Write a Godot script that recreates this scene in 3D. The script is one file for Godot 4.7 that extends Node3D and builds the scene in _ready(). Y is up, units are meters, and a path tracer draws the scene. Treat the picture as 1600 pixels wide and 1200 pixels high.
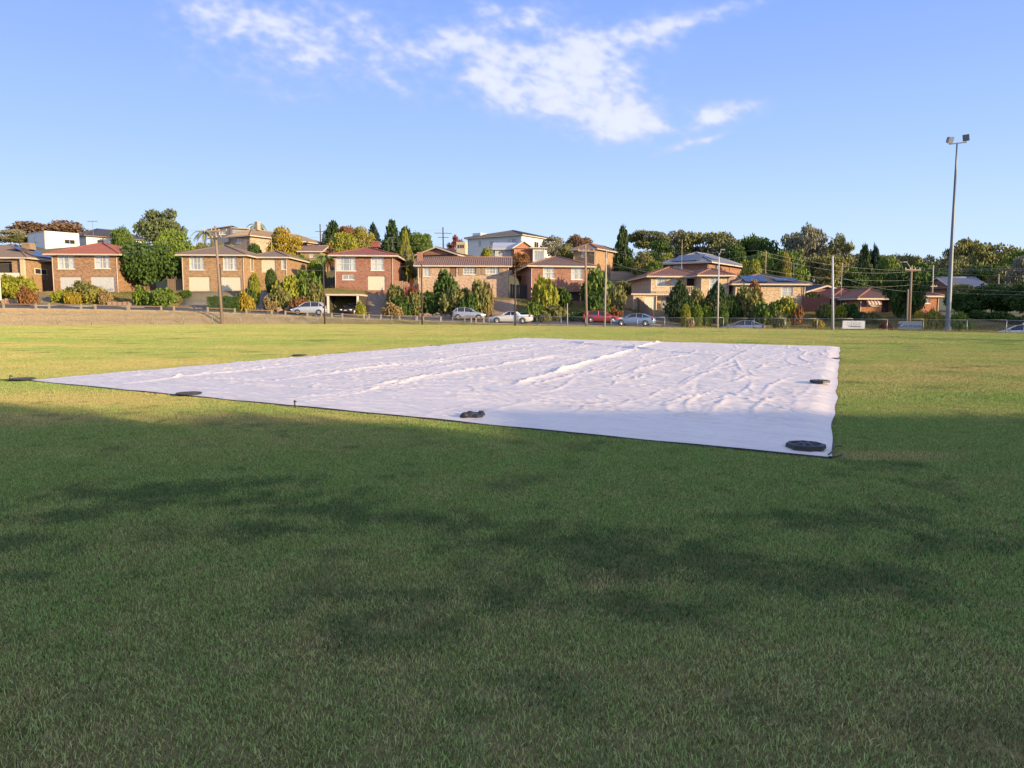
extends Node3D
# A cricket ground at the end of the day: the pitch lies under a white cover, brick houses climb the hill beyond the fence.

var M := {}
var used := {}
var leaf_sets := {}
var trunk_sets := {}
var shared := {}

# ---------------------------------------------------------------- small helpers

func lin(r: float, g: float, b: float) -> Color:
	return Color(r, g, b).linear_to_srgb()

func numbered(called: String) -> String:
	used[called] = used.get(called, -1) + 1
	return called if used[called] == 0 else "%s_%03d" % [called, used[called]]

func thing(called: String, label: String, category: String, at := Vector3.ZERO, turn := 0.0, group := "") -> Node3D:
	var o := Node3D.new()
	o.name = numbered(called)
	add_child(o)
	o.position = at
	o.rotation.y = turn
	return tag(o, label, category, group)

func tag(o: Node3D, label: String, category: String, group := "") -> Node3D:
	o.set_meta("label", label)
	o.set_meta("category", category)
	if group:
		o.set_meta("group", group)
	return o

func put(called: String, mesh: Mesh, m: Material, parent: Node3D = null) -> MeshInstance3D:
	var o := MeshInstance3D.new()
	o.name = called if parent else numbered(called)
	o.mesh = mesh
	o.material_override = m
	if parent:
		parent.add_child(o, true)
	else:
		add_child(o, true)
	return o

func part(called: String, s: SurfaceTool, m: Material, parent: Node3D = null) -> MeshInstance3D:
	s.generate_normals()
	return put(called, s.commit(), m, parent)

func struct(called: String, s: SurfaceTool, m: Material, label: String) -> MeshInstance3D:
	var o := part(called, s, m)
	o.set_meta("kind", "structure")
	o.set_meta("label", label)
	return o

func st(smooth := false) -> SurfaceTool:
	var s := SurfaceTool.new()
	s.begin(Mesh.PRIMITIVE_TRIANGLES)
	s.set_smooth_group(0 if smooth else -1)
	return s

# corners run clockwise as seen from the front
func quad(s: SurfaceTool, a: Vector3, b: Vector3, c: Vector3, d: Vector3) -> void:
	var w := a.distance_to(b)
	var h := b.distance_to(c)
	var p := [a, b, c, a, c, d]
	var t := [Vector2(0, 0), Vector2(w, 0), Vector2(w, h), Vector2(0, 0), Vector2(w, h), Vector2(0, h)]
	for i in 6:
		s.set_uv(t[i])
		s.add_vertex(p[i])

func tri(s: SurfaceTool, a: Vector3, b: Vector3, c: Vector3) -> void:
	for p in [a, b, c]:
		s.set_uv(Vector2(p.x, p.y))
		s.add_vertex(p)

func hexa(s: SurfaceTool, p: Array) -> void:   # p: four bottom corners anticlockwise from above (front left, front right, back right, back left), then the four above them
	quad(s, p[4], p[5], p[1], p[0])
	quad(s, p[5], p[6], p[2], p[1])
	quad(s, p[6], p[7], p[3], p[2])
	quad(s, p[7], p[4], p[0], p[3])
	quad(s, p[7], p[6], p[5], p[4])
	quad(s, p[0], p[1], p[2], p[3])

func box(s: SurfaceTool, c: Vector3, size: Vector3, b := Basis.IDENTITY) -> void:
	var h := size / 2
	var p := []
	for y in [-1.0, 1.0]:
		for q in [Vector2(-1, 1), Vector2(1, 1), Vector2(1, -1), Vector2(-1, -1)]:
			p.append(c + b * Vector3(q.x * h.x, y * h.y, q.y * h.z))
	hexa(s, p)

func tube(s: SurfaceTool, a: Vector3, b: Vector3, ra: float, rb: float, n := 8, caps := true) -> void:
	var d := (b - a).normalized()
	var u := d.cross(Vector3.RIGHT if absf(d.x) < 0.8 else Vector3.UP).normalized()
	var v := d.cross(u)
	for i in n:
		var q := TAU * i / n
		var r := TAU * (i + 1) / n
		var e := u * cos(q) + v * sin(q)
		var f := u * cos(r) + v * sin(r)
		quad(s, b + e * rb, b + f * rb, a + f * ra, a + e * ra)
		if caps:
			tri(s, b, b + f * rb, b + e * rb)
			tri(s, a, a + e * ra, a + f * ra)

# a closed outline in x, y pushed from z0 back to z1
func slab(s: SurfaceTool, outline: PackedVector2Array, z0: float, z1: float) -> void:
	var idx := Geometry2D.triangulate_polygon(outline)
	for i in range(0, idx.size(), 3):
		var a := outline[idx[i]]
		var b := outline[idx[i + 1]]
		var c := outline[idx[i + 2]]
		if (b - a).cross(c - a) > 0:
			var t := b
			b = c
			c = t
		tri(s, Vector3(a.x, a.y, z0), Vector3(b.x, b.y, z0), Vector3(c.x, c.y, z0))
		tri(s, Vector3(a.x, a.y, z1), Vector3(c.x, c.y, z1), Vector3(b.x, b.y, z1))
	var n := outline.size()
	var turn := 1 if not Geometry2D.is_polygon_clockwise(outline) else -1
	for i in n:
		var a := outline[i]
		var b := outline[(i + 1) % n]
		if turn > 0:
			quad(s, Vector3(a.x, a.y, z0), Vector3(a.x, a.y, z1), Vector3(b.x, b.y, z1), Vector3(b.x, b.y, z0))
		else:
			quad(s, Vector3(b.x, b.y, z0), Vector3(b.x, b.y, z1), Vector3(a.x, a.y, z1), Vector3(a.x, a.y, z0))

func noise(seed_: int, freq: float, octaves := 3, kind := FastNoiseLite.TYPE_SIMPLEX_SMOOTH) -> FastNoiseLite:
	var n := FastNoiseLite.new()
	n.noise_type = kind
	n.seed = seed_
	n.frequency = freq
	n.fractal_octaves = octaves
	return n

func noise_tex(seed_: int, freq: float, colors: Array, size := 256, octaves := 4) -> NoiseTexture2D:
	var t := NoiseTexture2D.new()
	t.width = size
	t.height = size
	t.seamless = true
	t.noise = noise(seed_, freq, octaves)
	if colors:
		var g := Gradient.new()
		var at := PackedFloat32Array()
		var cs := PackedColorArray()
		for i in colors.size():
			at.append(i / (colors.size() - 1.0))
			cs.append(colors[i])
		g.offsets = at
		g.colors = cs
		t.color_ramp = g
	return t

# ---------------------------------------------------------------- materials

func plain(c: Color, rough := 0.8, metal := 0.0) -> StandardMaterial3D:
	var m := StandardMaterial3D.new()
	m.albedo_color = c
	m.roughness = rough
	m.metallic = metal
	return m

# a colour broken up by grain and blotches that belong to the surface
func worn(a: Color, b: Color, scale: float, rough := 0.85, seed_ := 1) -> StandardMaterial3D:
	var m := plain(Color.WHITE, rough)
	m.albedo_texture = noise_tex(seed_, 0.02, [a, a.lerp(b, 0.35), a.lerp(b, 0.6), b], 256, 5)
	m.uv1_triplanar = true
	m.uv1_scale = Vector3.ONE / scale
	return m

func brick_mat(seed_: int, tones: Array, mortar: Color) -> StandardMaterial3D:
	var r := RandomNumberGenerator.new()
	r.seed = seed_
	var im := Image.create(256, 256, false, Image.FORMAT_RGB8)
	im.fill(mortar)
	for row in 28:                                   # 2.4 m of wall: courses of 86 mm
		for k in 10:
			var x0 := int(k * 25.6 + (12.8 if row % 2 else 0.0))
			var t: Color = tones[r.randi() % tones.size()]
			t = t.darkened(r.randf() * 0.18) if r.randf() < 0.6 else t.lightened(r.randf() * 0.08)
			for dx in 24:
				im.fill_rect(Rect2i((x0 + dx) % 256, int(row * 9.14), 1, 8), t)
	var m := plain(Color.WHITE, 0.9)
	m.albedo_texture = ImageTexture.create_from_image(im)
	m.uv1_triplanar = true
	m.uv1_scale = Vector3.ONE / 2.4
	return m

func foliage(c: Color) -> StandardMaterial3D:
	var m := plain(c, 0.62)
	m.vertex_color_use_as_albedo = true
	m.cull_mode = BaseMaterial3D.CULL_DISABLED
	m.metallic_specular = 0.22
	m.backlight_enabled = true
	m.backlight = Color(0.4, 0.42, 0.3)
	return m

func make_materials() -> void:
	M.white_paint = worn(lin(0.72, 0.68, 0.6), lin(0.6, 0.56, 0.48), 3.0, 0.6, 3)
	M.cream_paint = worn(lin(0.62, 0.5, 0.33), lin(0.52, 0.41, 0.26), 3.0, 0.7, 4)
	M.fascia = worn(lin(0.6, 0.52, 0.42), lin(0.48, 0.4, 0.31), 2.0, 0.6, 5)
	M.dark_fascia = worn(lin(0.2, 0.13, 0.09), lin(0.14, 0.09, 0.06), 2.0, 0.6, 6)
	M.pole_white = worn(lin(0.5, 0.5, 0.5), lin(0.4, 0.4, 0.41), 1.0, 0.6, 62)
	M.render_white = worn(lin(0.7, 0.7, 0.7), lin(0.6, 0.6, 0.6), 5.0, 0.8, 7)
	M.render_grey = worn(lin(0.42, 0.44, 0.46), lin(0.35, 0.37, 0.39), 4.0, 0.8, 8)
	M.grey_clad = worn(lin(0.09, 0.1, 0.13), lin(0.13, 0.14, 0.17), 3.0, 0.6, 9)
	M.timber_clad = worn(lin(0.25, 0.15, 0.1), lin(0.17, 0.1, 0.065), 1.5, 0.8, 10)
	M.brick_orange = brick_mat(21, [lin(0.35, 0.19, 0.1), lin(0.3, 0.16, 0.085), lin(0.39, 0.215, 0.115), lin(0.25, 0.135, 0.075)], lin(0.38, 0.28, 0.19))
	M.brick_tan = brick_mat(22, [lin(0.36, 0.215, 0.11), lin(0.3, 0.18, 0.09), lin(0.4, 0.245, 0.13)], lin(0.36, 0.26, 0.17))
	M.brick_red = brick_mat(23, [lin(0.28, 0.12, 0.08), lin(0.24, 0.1, 0.07), lin(0.32, 0.14, 0.095)], lin(0.34, 0.22, 0.16))
	M.brick_bright = brick_mat(24, [lin(0.42, 0.16, 0.085), lin(0.37, 0.14, 0.075)], lin(0.42, 0.24, 0.15))
	M.brick_beige = brick_mat(25, [lin(0.5, 0.34, 0.24), lin(0.44, 0.3, 0.215), lin(0.54, 0.38, 0.27)], lin(0.46, 0.35, 0.27))
	M.brick_cream = brick_mat(26, [lin(0.58, 0.43, 0.28), lin(0.52, 0.38, 0.245), lin(0.62, 0.47, 0.31)], lin(0.5, 0.38, 0.25))
	M.brick_mauve = brick_mat(27, [lin(0.33, 0.15, 0.1), lin(0.28, 0.12, 0.085), lin(0.37, 0.175, 0.12)], lin(0.33, 0.22, 0.17))
	M.tile_red = worn(lin(0.19, 0.06, 0.042), lin(0.26, 0.095, 0.062), 2.5, 0.7, 31)
	M.tile_bright = worn(lin(0.22, 0.07, 0.045), lin(0.29, 0.1, 0.065), 2.5, 0.7, 32)
	M.tile_brown = worn(lin(0.17, 0.095, 0.065), lin(0.24, 0.14, 0.095), 2.5, 0.7, 33)
	M.tile_rust = worn(lin(0.21, 0.095, 0.06), lin(0.28, 0.135, 0.085), 2.5, 0.7, 34)
	M.tile_slate = worn(lin(0.17, 0.18, 0.22), lin(0.22, 0.23, 0.27), 3.0, 0.6, 61)
	M.tile_grey = worn(lin(0.13, 0.098, 0.082), lin(0.19, 0.145, 0.12), 2.5, 0.7, 35)
	M.tile_dark = worn(lin(0.05, 0.048, 0.055), lin(0.075, 0.07, 0.08), 2.5, 0.6, 36)
	M.tile_tan = worn(lin(0.26, 0.18, 0.11), lin(0.33, 0.24, 0.15), 2.5, 0.7, 37)
	M.tin = worn(lin(0.4, 0.42, 0.45), lin(0.34, 0.36, 0.39), 3.0, 0.4, 38)
	M.solar = plain(lin(0.02, 0.03, 0.06), 0.15)
	M.glass = plain(Color(0.9, 0.95, 1.0, 0.18), 0.05)
	M.glass.transparency = BaseMaterial3D.TRANSPARENCY_ALPHA
	M.room = plain(lin(0.05, 0.045, 0.04), 0.9)  # near black stand-in for the unlit depth behind openings
	M.curtain = worn(lin(0.62, 0.58, 0.52), lin(0.5, 0.47, 0.42), 0.6, 0.9, 39)
	M.garage_white = worn(lin(0.7, 0.63, 0.5), lin(0.6, 0.53, 0.42), 2.0, 0.5, 40)
	M.garage_blue = worn(lin(0.55, 0.56, 0.56), lin(0.47, 0.48, 0.48), 2.0, 0.5, 41)
	M.fence_wood = worn(lin(0.27, 0.19, 0.13), lin(0.16, 0.11, 0.08), 1.2, 0.9, 42)
	M.fence_pale = worn(lin(0.42, 0.29, 0.22), lin(0.33, 0.225, 0.17), 1.2, 0.9, 43)
	M.fence_dark = worn(lin(0.07, 0.055, 0.05), lin(0.045, 0.036, 0.035), 1.2, 0.9, 44)
	M.pole_wood = worn(lin(0.3, 0.22, 0.16), lin(0.2, 0.145, 0.105), 0.8, 0.9, 45)
	M.pole_dark = worn(lin(0.075, 0.06, 0.05), lin(0.05, 0.04, 0.035), 0.8, 0.9, 46)
	M.pole_pale = worn(lin(0.42, 0.37, 0.31), lin(0.33, 0.28, 0.23), 0.8, 0.85, 47)
	M.post_wood = worn(lin(0.36, 0.3, 0.22), lin(0.26, 0.22, 0.16), 0.5, 0.9, 48)
	M.steel = plain(lin(0.16, 0.185, 0.22), 0.5, 0.4)
	M.wire = plain(lin(0.3, 0.3, 0.3), 0.5, 0.3)
	M.galv = plain(lin(0.3, 0.31, 0.32), 0.5, 0.6)
	M.concrete = worn(lin(0.36, 0.32, 0.28), lin(0.28, 0.25, 0.22), 3.0, 0.9, 49)
	M.drive = worn(lin(0.26, 0.22, 0.2), lin(0.19, 0.165, 0.15), 2.5, 0.9, 50)
	M.drive_pink = worn(lin(0.4, 0.27, 0.2), lin(0.32, 0.22, 0.17), 2.5, 0.9, 51)
	M.asphalt = worn(lin(0.07, 0.066, 0.066), lin(0.1, 0.095, 0.092), 2.0, 0.9, 52)
	M.rock = worn(lin(0.36, 0.24, 0.17), lin(0.22, 0.15, 0.11), 0.8, 0.95, 53)
	M.bark = worn(lin(0.16, 0.12, 0.09), lin(0.09, 0.068, 0.052), 0.7, 0.95, 54)
	M.bark_pale = worn(lin(0.42, 0.35, 0.28), lin(0.28, 0.22, 0.17), 0.9, 0.9, 55)
	M.rubber = worn(lin(0.018, 0.018, 0.022), lin(0.03, 0.03, 0.034), 0.25, 0.55, 56)
	M.rubber_worn = worn(lin(0.045, 0.045, 0.05), lin(0.075, 0.073, 0.075), 0.2, 0.7, 63)
	M.tyre = plain(lin(0.02, 0.02, 0.02), 0.8)
	M.rim = plain(lin(0.45, 0.45, 0.46), 0.35, 0.7)
	M.car_glass = plain(lin(0.03, 0.035, 0.045), 0.06)
	M.lamp_red = plain(lin(0.35, 0.02, 0.015), 0.2)
	M.lamp_clear = plain(lin(0.7, 0.7, 0.72), 0.1)
	M.lamp_glass = plain(lin(0.2, 0.22, 0.26), 0.25)
	M.plate = plain(lin(0.7, 0.7, 0.68), 0.5)
	M.sign_grey = plain(lin(0.42, 0.44, 0.47), 0.6)
	M.sign_pale = plain(lin(0.72, 0.73, 0.74), 0.6)
	M.sign_slate = plain(lin(0.16, 0.19, 0.24), 0.6)
	M.sign_blue = plain(lin(0.05, 0.09, 0.18), 0.6)
	M.sign_light_blue = plain(lin(0.2, 0.3, 0.4), 0.6)
	M.plastic = plain(lin(0.03, 0.03, 0.032), 0.6)
	M.bin_green = plain(lin(0.03, 0.16, 0.07), 0.5)
	M.bin_lid = plain(lin(0.03, 0.3, 0.12), 0.45)
	for c in [["silver", 0.42, 0.46, 0.54], ["grey", 0.3, 0.33, 0.42], ["white", 0.75, 0.73, 0.7], ["red", 0.42, 0.035, 0.05], ["blue", 0.17, 0.26, 0.42], ["dark", 0.03, 0.025, 0.025], ["pewter", 0.2, 0.24, 0.33]]:
		var m := plain(lin(c[1], c[2], c[3]), 0.35, 0.25)
		m.clearcoat_enabled = true
		m.clearcoat = 0.8
		m.clearcoat_roughness = 0.08
		M["car_" + c[0]] = m
	# leaves
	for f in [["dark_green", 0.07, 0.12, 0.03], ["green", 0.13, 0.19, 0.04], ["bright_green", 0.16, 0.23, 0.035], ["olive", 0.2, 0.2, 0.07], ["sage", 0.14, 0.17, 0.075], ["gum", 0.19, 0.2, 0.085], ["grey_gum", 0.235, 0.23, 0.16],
			["yellow", 0.36, 0.27, 0.04], ["lime", 0.27, 0.28, 0.04], ["rust", 0.24, 0.12, 0.05], ["russet", 0.2, 0.13, 0.085], ["conifer", 0.054, 0.088, 0.033], ["blue_conifer", 0.035, 0.06, 0.045], ["dry", 0.3, 0.22, 0.1], ["red", 0.22, 0.06, 0.035], ["lemon", 0.3, 0.27, 0.06]]:
		M["leaf_" + f[0]] = foliage(lin(f[1], f[2], f[3]))
	var g := plain(Color.WHITE, 0.7)
	g.vertex_color_use_as_albedo = true
	g.cull_mode = BaseMaterial3D.CULL_DISABLED
	g.metallic_specular = 0.12
	g.backlight_enabled = true
	g.backlight = Color(0.35, 0.35, 0.25)
	M.blade = g

# ---------------------------------------------------------------- the lie of the land

# for each distance to the right: fence, near edge of the road, road level, house fronts, house level, slope behind
const LAND := [
	[-110.0, 36.0, 66.0, 2.2, 92.0, 4.4, 0.2], [-80.0, 45.0, 76.0, 1.7, 93.0, 4.0, 0.21], [-60.0, 59.0, 79.5, 1.6, 95.0, 3.8, 0.21], [-47.6, 66.0, 80.5, 1.5, 97.0, 4.0, 0.21],
	[-38.0, 75.0, 82.5, 1.35, 98.0, 4.1, 0.22], [-29.0, 80.5, 84.5, 1.0, 99.0, 4.4, 0.22], [-24.0, 83.0, 86.2, 0.72, 100.0, 4.6, 0.22], [-15.0, 83.5, 86.5, 0.45, 103.0, 4.2, 0.2], [-7.0, 82.5, 85.6, 0.26, 104.0, 3.8, 0.19], [0.0, 81.0, 84.0, 0.05, 103.0, 3.4, 0.19],
	[6.0, 78.0, 82.0, 0.0, 101.0, 3.1, 0.2], [13.3, 74.0, 79.5, -0.1, 99.0, 2.2, 0.2], [24.0, 70.6, 75.5, -0.8, 97.0, 1.7, 0.19], [30.6, 68.0, 72.5, -0.9, 96.5, 1.9, 0.15], [38.0, 63.0, 68.0, -0.9, 95.0, 2.1, 0.11],
	[45.0, 54.0, 62.0, -0.9, 88.0, 1.5, 0.09], [60.0, 40.0, 50.0, -0.9, 75.0, 1.0, 0.07], [110.0, 10.0, 22.0, -0.9, 60.0, 1.0, 0.06]]
const ROAD_W := 7.5

func land(x: float, k: int) -> float:
	if x <= LAND[0][0]:
		return LAND[0][k]
	for i in LAND.size() - 1:
		if x <= LAND[i + 1][0]:
			var t: float = (x - LAND[i][0]) / (LAND[i + 1][0] - LAND[i][0])
			return lerpf(LAND[i][k], LAND[i + 1][k], t)
	return LAND[-1][k]

func ground(x: float, d: float) -> float:        # height of the ground at x, d metres ahead
	var f := land(x, 1)
	if d <= f:
		return 0.0
	var n := land(x, 2)
	var r := land(x, 3)
	if d <= n:
		return r * smoothstep(f, n - 1.0, d)
	r += 0.4 * minf(1.0, (d - n) / ROAD_W)           # the far side of the street lies higher
	if d <= n + ROAD_W:
		return r
	var h := land(x, 4)
	var hb := land(x, 5)
	var v := n + ROAD_W + 2.5
	if d <= v:
		return r + 0.14 + 0.3 * (d - n - ROAD_W) / 2.5
	if d <= h - 1.0:
		return lerpf(r + 0.44, hb, (d - v) / maxf(h - 1.0 - v, 0.5))
	if d <= h + 9.0:
		return hb
	var s := land(x, 6)
	if d <= h + 65.0:
		return hb + (d - h - 9.0) * s
	return hb + 56.0 * s + minf(d - h - 65.0, 150.0) * 0.05

func on(x: float, d: float, up := 0.0) -> Vector3:
	return Vector3(x, ground(x, d) + up, -d)

func land_sheet(called: String, label: String, m: Material, rows: Callable, x0: float, x1: float, step: float) -> void:
	var s := st(true)
	var n := int((x1 - x0) / step)
	var last: PackedFloat32Array
	for i in n + 1:
		var x := x0 + (x1 - x0) * i / n
		var r: PackedFloat32Array = rows.call(x)
		if i:
			var xl := x0 + (x1 - x0) * (i - 1) / n
			for j in r.size() - 1:
				quad(s, on(xl, last[j + 1]), on(x, r[j + 1]), on(x, r[j]), on(xl, last[j]))
		last = r
	s.index()
	struct(called, s, m, label)

func span(a: float, b: float, n: int) -> PackedFloat32Array:
	var p := PackedFloat32Array()
	for i in n + 1:
		p.append(lerpf(a, b, i / float(n)))
	return p

# a paved strip that follows the ground
func ribbon(called: String, label: String, m: Material, path: Array, w0: float, w1: float, up := 0.03) -> void:
	var s := st(true)
	var pts := []
	for i in path.size() - 1:
		var n := int(maxf(2, path[i].distance_to(path[i + 1]) / 0.8))
		for k in n:
			pts.append(path[i].lerp(path[i + 1], k / float(n)))
	pts.append(path[-1])
	var rows := []
	for i in pts.size():
		var d: Vector2 = (pts[mini(i + 1, pts.size() - 1)] - pts[maxi(i - 1, 0)]).normalized()
		var side := Vector2(d.y, -d.x) * lerpf(w0, w1, i / float(pts.size() - 1)) / 2
		var row := []
		for k in 5:
			var q: Vector2 = pts[i] + side * (k / 2.0 - 1.0)
			row.append(on(q.x, q.y, up))
		rows.append(row)
	for i in rows.size() - 1:
		for k in 4:
			quad(s, rows[i + 1][k], rows[i + 1][k + 1], rows[i][k + 1], rows[i][k])
		quad(s, rows[i + 1][0] - Vector3(0, 0.3, 0), rows[i + 1][0], rows[i][0], rows[i][0] - Vector3(0, 0.3, 0))
		quad(s, rows[i][4] - Vector3(0, 0.3, 0), rows[i][4], rows[i + 1][4], rows[i + 1][4] - Vector3(0, 0.3, 0))
	struct(called, s, m, label)

# ---------------------------------------------------------------- leaves, trunks, trees

func leaf_mesh(centres: Array, r: RandomNumberGenerator, size: float, upward := 0.0, stretch := 1.0) -> ArrayMesh:
	var v := PackedVector3Array()
	var nn := PackedVector3Array()
	var cc := PackedColorArray()
	var ix := PackedInt32Array()
	for p: Vector3 in centres:
		var a := Vector3(r.randfn(), r.randfn() + upward, r.randfn()).normalized()
		var b := a.cross(Vector3(r.randfn(), r.randfn(), r.randfn())).normalized()
		var n := a.cross(b)
		var l := size * r.randf_range(0.7, 1.35)
		var w := l * 0.42 / stretch
		var k := v.size()
		v.append_array([p, p + a * l * 0.45 + b * w, p + a * l + n * l * 0.15, p + a * l * 0.45 - b * w])
		var t := r.randf_range(0.72, 1.25)
		var c := Color(t * r.randf_range(0.92, 1.12), t, t * r.randf_range(0.85, 1.1))
		for q in 4:
			nn.append(n)
			cc.append(c)
		ix.append_array([k, k + 1, k + 2, k, k + 2, k + 3])
	var arr := []
	arr.resize(Mesh.ARRAY_MAX)
	arr[Mesh.ARRAY_VERTEX] = v
	arr[Mesh.ARRAY_NORMAL] = nn
	arr[Mesh.ARRAY_COLOR] = cc
	arr[Mesh.ARRAY_INDEX] = ix
	var m := ArrayMesh.new()
	m.add_surface_from_arrays(Mesh.PRIMITIVE_TRIANGLES, arr)
	return m

func in_ball(r: RandomNumberGenerator, inner: float) -> Vector3:
	var d := Vector3(r.randfn(), r.randfn(), r.randfn()).normalized()
	return d * pow(r.randf_range(pow(inner, 3), 1.0), 1.0 / 3)

# a crown fills -1..1 across and 0..1 up; leaves stand where twigs would carry them
func crown(kind: String, v: int) -> ArrayMesh:
	var key := kind + str(v)
	if leaf_sets.has(key):
		return leaf_sets[key]
	var r := RandomNumberGenerator.new()
	r.seed = hash(key)
	var pts := []
	var size := 0.085
	var upward := 0.0
	var stretch := 1.0
	match kind:
		"round", "wide", "gum", "sparse", "dome":
			var lobes := []
			var n: int = {"round": 26, "wide": 24, "gum": 30, "sparse": 22, "dome": 26}[kind]
			for i in n:
				var p := in_ball(r, 0.55)
				if kind == "dome":
					p.y = absf(p.y) * 1.1 - 0.1
				var big := r.randf_range(0.24, 0.42)
				if kind == "gum":
					big = r.randf_range(0.2, 0.36)
				if kind == "sparse":
					big = r.randf_range(0.14, 0.26)
				lobes.append([Vector3(p.x * 0.74, 0.5 + p.y * 0.38 * (1.1 if kind == "dome" else 1.0) - (0.12 if kind == "dome" else 0.0), p.z * 0.74), big])
			if kind != "gum" and kind != "sparse":
				lobes.append([Vector3(0, 0.42, 0), 0.6])
			var per: int = {"round": 290, "wide": 300, "gum": 260, "sparse": 170, "dome": 330}[kind]
			for l in lobes:
				var flat: float = 0.62 if kind in ["gum", 0.19, 0.2, 0.085] else 0.75
				for k in int(per * l[1] / 0.3):
					var q := in_ball(r, 0.6)
					q += Vector3(r.randfn(), r.randfn(), r.randfn()) * 0.07
					pts.append(l[0] + Vector3(q.x, q.y * flat * 0.62, q.z) * l[1])
			size = 0.062 if kind in ["gum", 0.19, 0.2, 0.085] else 0.07
		"shrub":
			for i in 22:
				var p := in_ball(r, 0.4)
				var c := Vector3(p.x * 0.72, 0.42 + p.y * 0.36, p.z * 0.72)
				var big := r.randf_range(0.2, 0.36)
				for k in 95:
					var q := in_ball(r, 0.4)
					pts.append(c + Vector3(q.x, q.y * 0.75, q.z) * big)
			for k in 500:
				var q := in_ball(r, 0.1)
				pts.append(Vector3(q.x * 0.8, 0.3 + q.y * 0.28, q.z * 0.8))
			size = 0.15
			upward = 0.5
		"spiky":
			for i in 16:
				var d := Vector3(r.randfn() * 0.5, 1.0, r.randfn() * 0.5).normalized()
				var o := Vector3(r.randf_range(-0.45, 0.45), 0, r.randf_range(-0.45, 0.45))
				var l := r.randf_range(0.55, 1.05)
				for k in 70:
					var t := pow(r.randf(), 0.7)
					pts.append(o + Vector3(d.x * t * l * 1.2, d.y * t * l, d.z * t * l * 1.2) * 0.9 + Vector3(r.randfn(), r.randfn() * 0.4, r.randfn()) * 0.09)
			size = 0.17
			upward = 1.0
			stretch = 1.7
		"clipped":
			for k in 3200:
				var q := in_ball(r, 0.8)
				var t := 0.5 + q.y * 0.5
				var w := 0.96 if t < 0.5 else 1.0
				pts.append(Vector3(q.x * w, t * 0.96, q.z * w))
			size = 0.1
			upward = 0.4
		"hedge":
			for k in 5200:
				var p := Vector3(r.randf_range(-1, 1), r.randf_range(0, 1), r.randf_range(-1, 1))
				var f := r.randi() % 4
				if f == 0:
					p.y = r.randf_range(0.86, 1.0) + 0.06 * sin(p.x * 9.0)
				elif f == 1:
					p.z = r.randf_range(0.75, 1.0)
				elif f == 2:
					p.z = -r.randf_range(0.75, 1.0)
				pts.append(p)
			size = 0.075
			upward = 0.3
		"cypress":
			for k in 4200:
				var t := r.randf()
				var w := (0.62 + 0.38 * sin(minf(t * 2.2, 1.0) * PI / 2)) * (1.0 if t < 0.45 else pow(maxf(0.0, 1.0 - (t - 0.45) / 0.55), 0.72))
				var a := r.randf() * TAU
				w *= (1.0 + 0.16 * sin(a * 5.0 + t * 14.0) + 0.12 * sin(a * 9.0 - t * 31.0)) * sqrt(r.randf_range(0.35, 1.0))
				pts.append(Vector3(cos(a) * w, t * 0.94, sin(a) * w))
			size = 0.095
			upward = 1.6
			stretch = 1.3
		"conifer":
			for layer in 17:
				var t := layer / 17.0
				var reach := pow(1.0 - t, 0.8) * r.randf_range(0.8, 1.1) + 0.06
				for b in int(12 - t * 6):
					var a := r.randf() * TAU
					var l := reach * r.randf_range(0.65, 1.1)
					for k in int(16 + 34 * l):
						var q := r.randf() * l
						pts.append(Vector3(cos(a) * q, t * 0.95 + 0.03 - q * 0.06 + 0.035 * q * q, sin(a) * q) + Vector3(r.randfn(), r.randfn() * 0.45, r.randfn()) * 0.05)
			size = 0.13
			stretch = 1.3
	var m := leaf_mesh(pts, r, size, upward, stretch)
	leaf_sets[key] = m
	return m

func trunk_mesh(v: int, limbs: int, lean := 0.0) -> ArrayMesh:   # 1 high; its limbs reach towards the lobes of the crown
	var key := "%d_%d" % [v, limbs]
	if trunk_sets.has(key):
		return trunk_sets[key]
	var r := RandomNumberGenerator.new()
	r.seed = 500 + v * 7 + limbs
	var s := st(true)
	var p := Vector3.ZERO
	for i in 6:
		var q := Vector3(r.randfn() * 0.012 * (i + 1), (i + 1) / 6.0, r.randfn() * 0.012 * (i + 1))
		tube(s, p, q, 0.05 * (1.0 - i * 0.13) + (0.02 if i == 0 else 0.0), 0.05 * (1.0 - (i + 1) * 0.13), 8, false)
		p = q
	for i in limbs:
		var y := r.randf_range(0.35, 0.9)
		var a := TAU * i / limbs + r.randf()
		var b := Vector3(0, y, 0)
		var e := b + Vector3(cos(a) * r.randf_range(0.14, 0.3), r.randf_range(0.12, 0.3), sin(a) * r.randf_range(0.14, 0.3))
		var mid := b.lerp(e, 0.55) + Vector3(0, 0.03, 0)
		tube(s, b, mid, 0.022, 0.015, 6, false)
		tube(s, mid, e, 0.015, 0.006, 6, false)
	s.generate_normals()
	trunk_sets[key] = s.commit()
	return trunk_sets[key]

# x, d: where it stands; h: its height; wide: half the width of its crown; low: where the crown begins, as a share of the height
func tree(called: String, label: String, category: String, x: float, d: float, h: float, wide: float, low: float, kind: String, leaf: String, v := 0, bark := "bark", group := "") -> Node3D:
	var o := thing(called, label, category, on(x, d, -0.05), fmod(x * 1.7 + d, TAU), group)
	var c := put("crown", crown(kind, v), M["leaf_" + leaf], o)
	c.position.y = h * low
	c.scale = Vector3(wide, h * (1.0 - low) * 1.02, wide * 0.95)
	var t := put("trunk", trunk_mesh(v, 7 if low > 0.12 else 4), M[bark], o)
	var th := h * (low + (1.0 - low) * 0.72)
	t.scale = Vector3(h * 0.55, th, h * 0.55)
	return o

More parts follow.
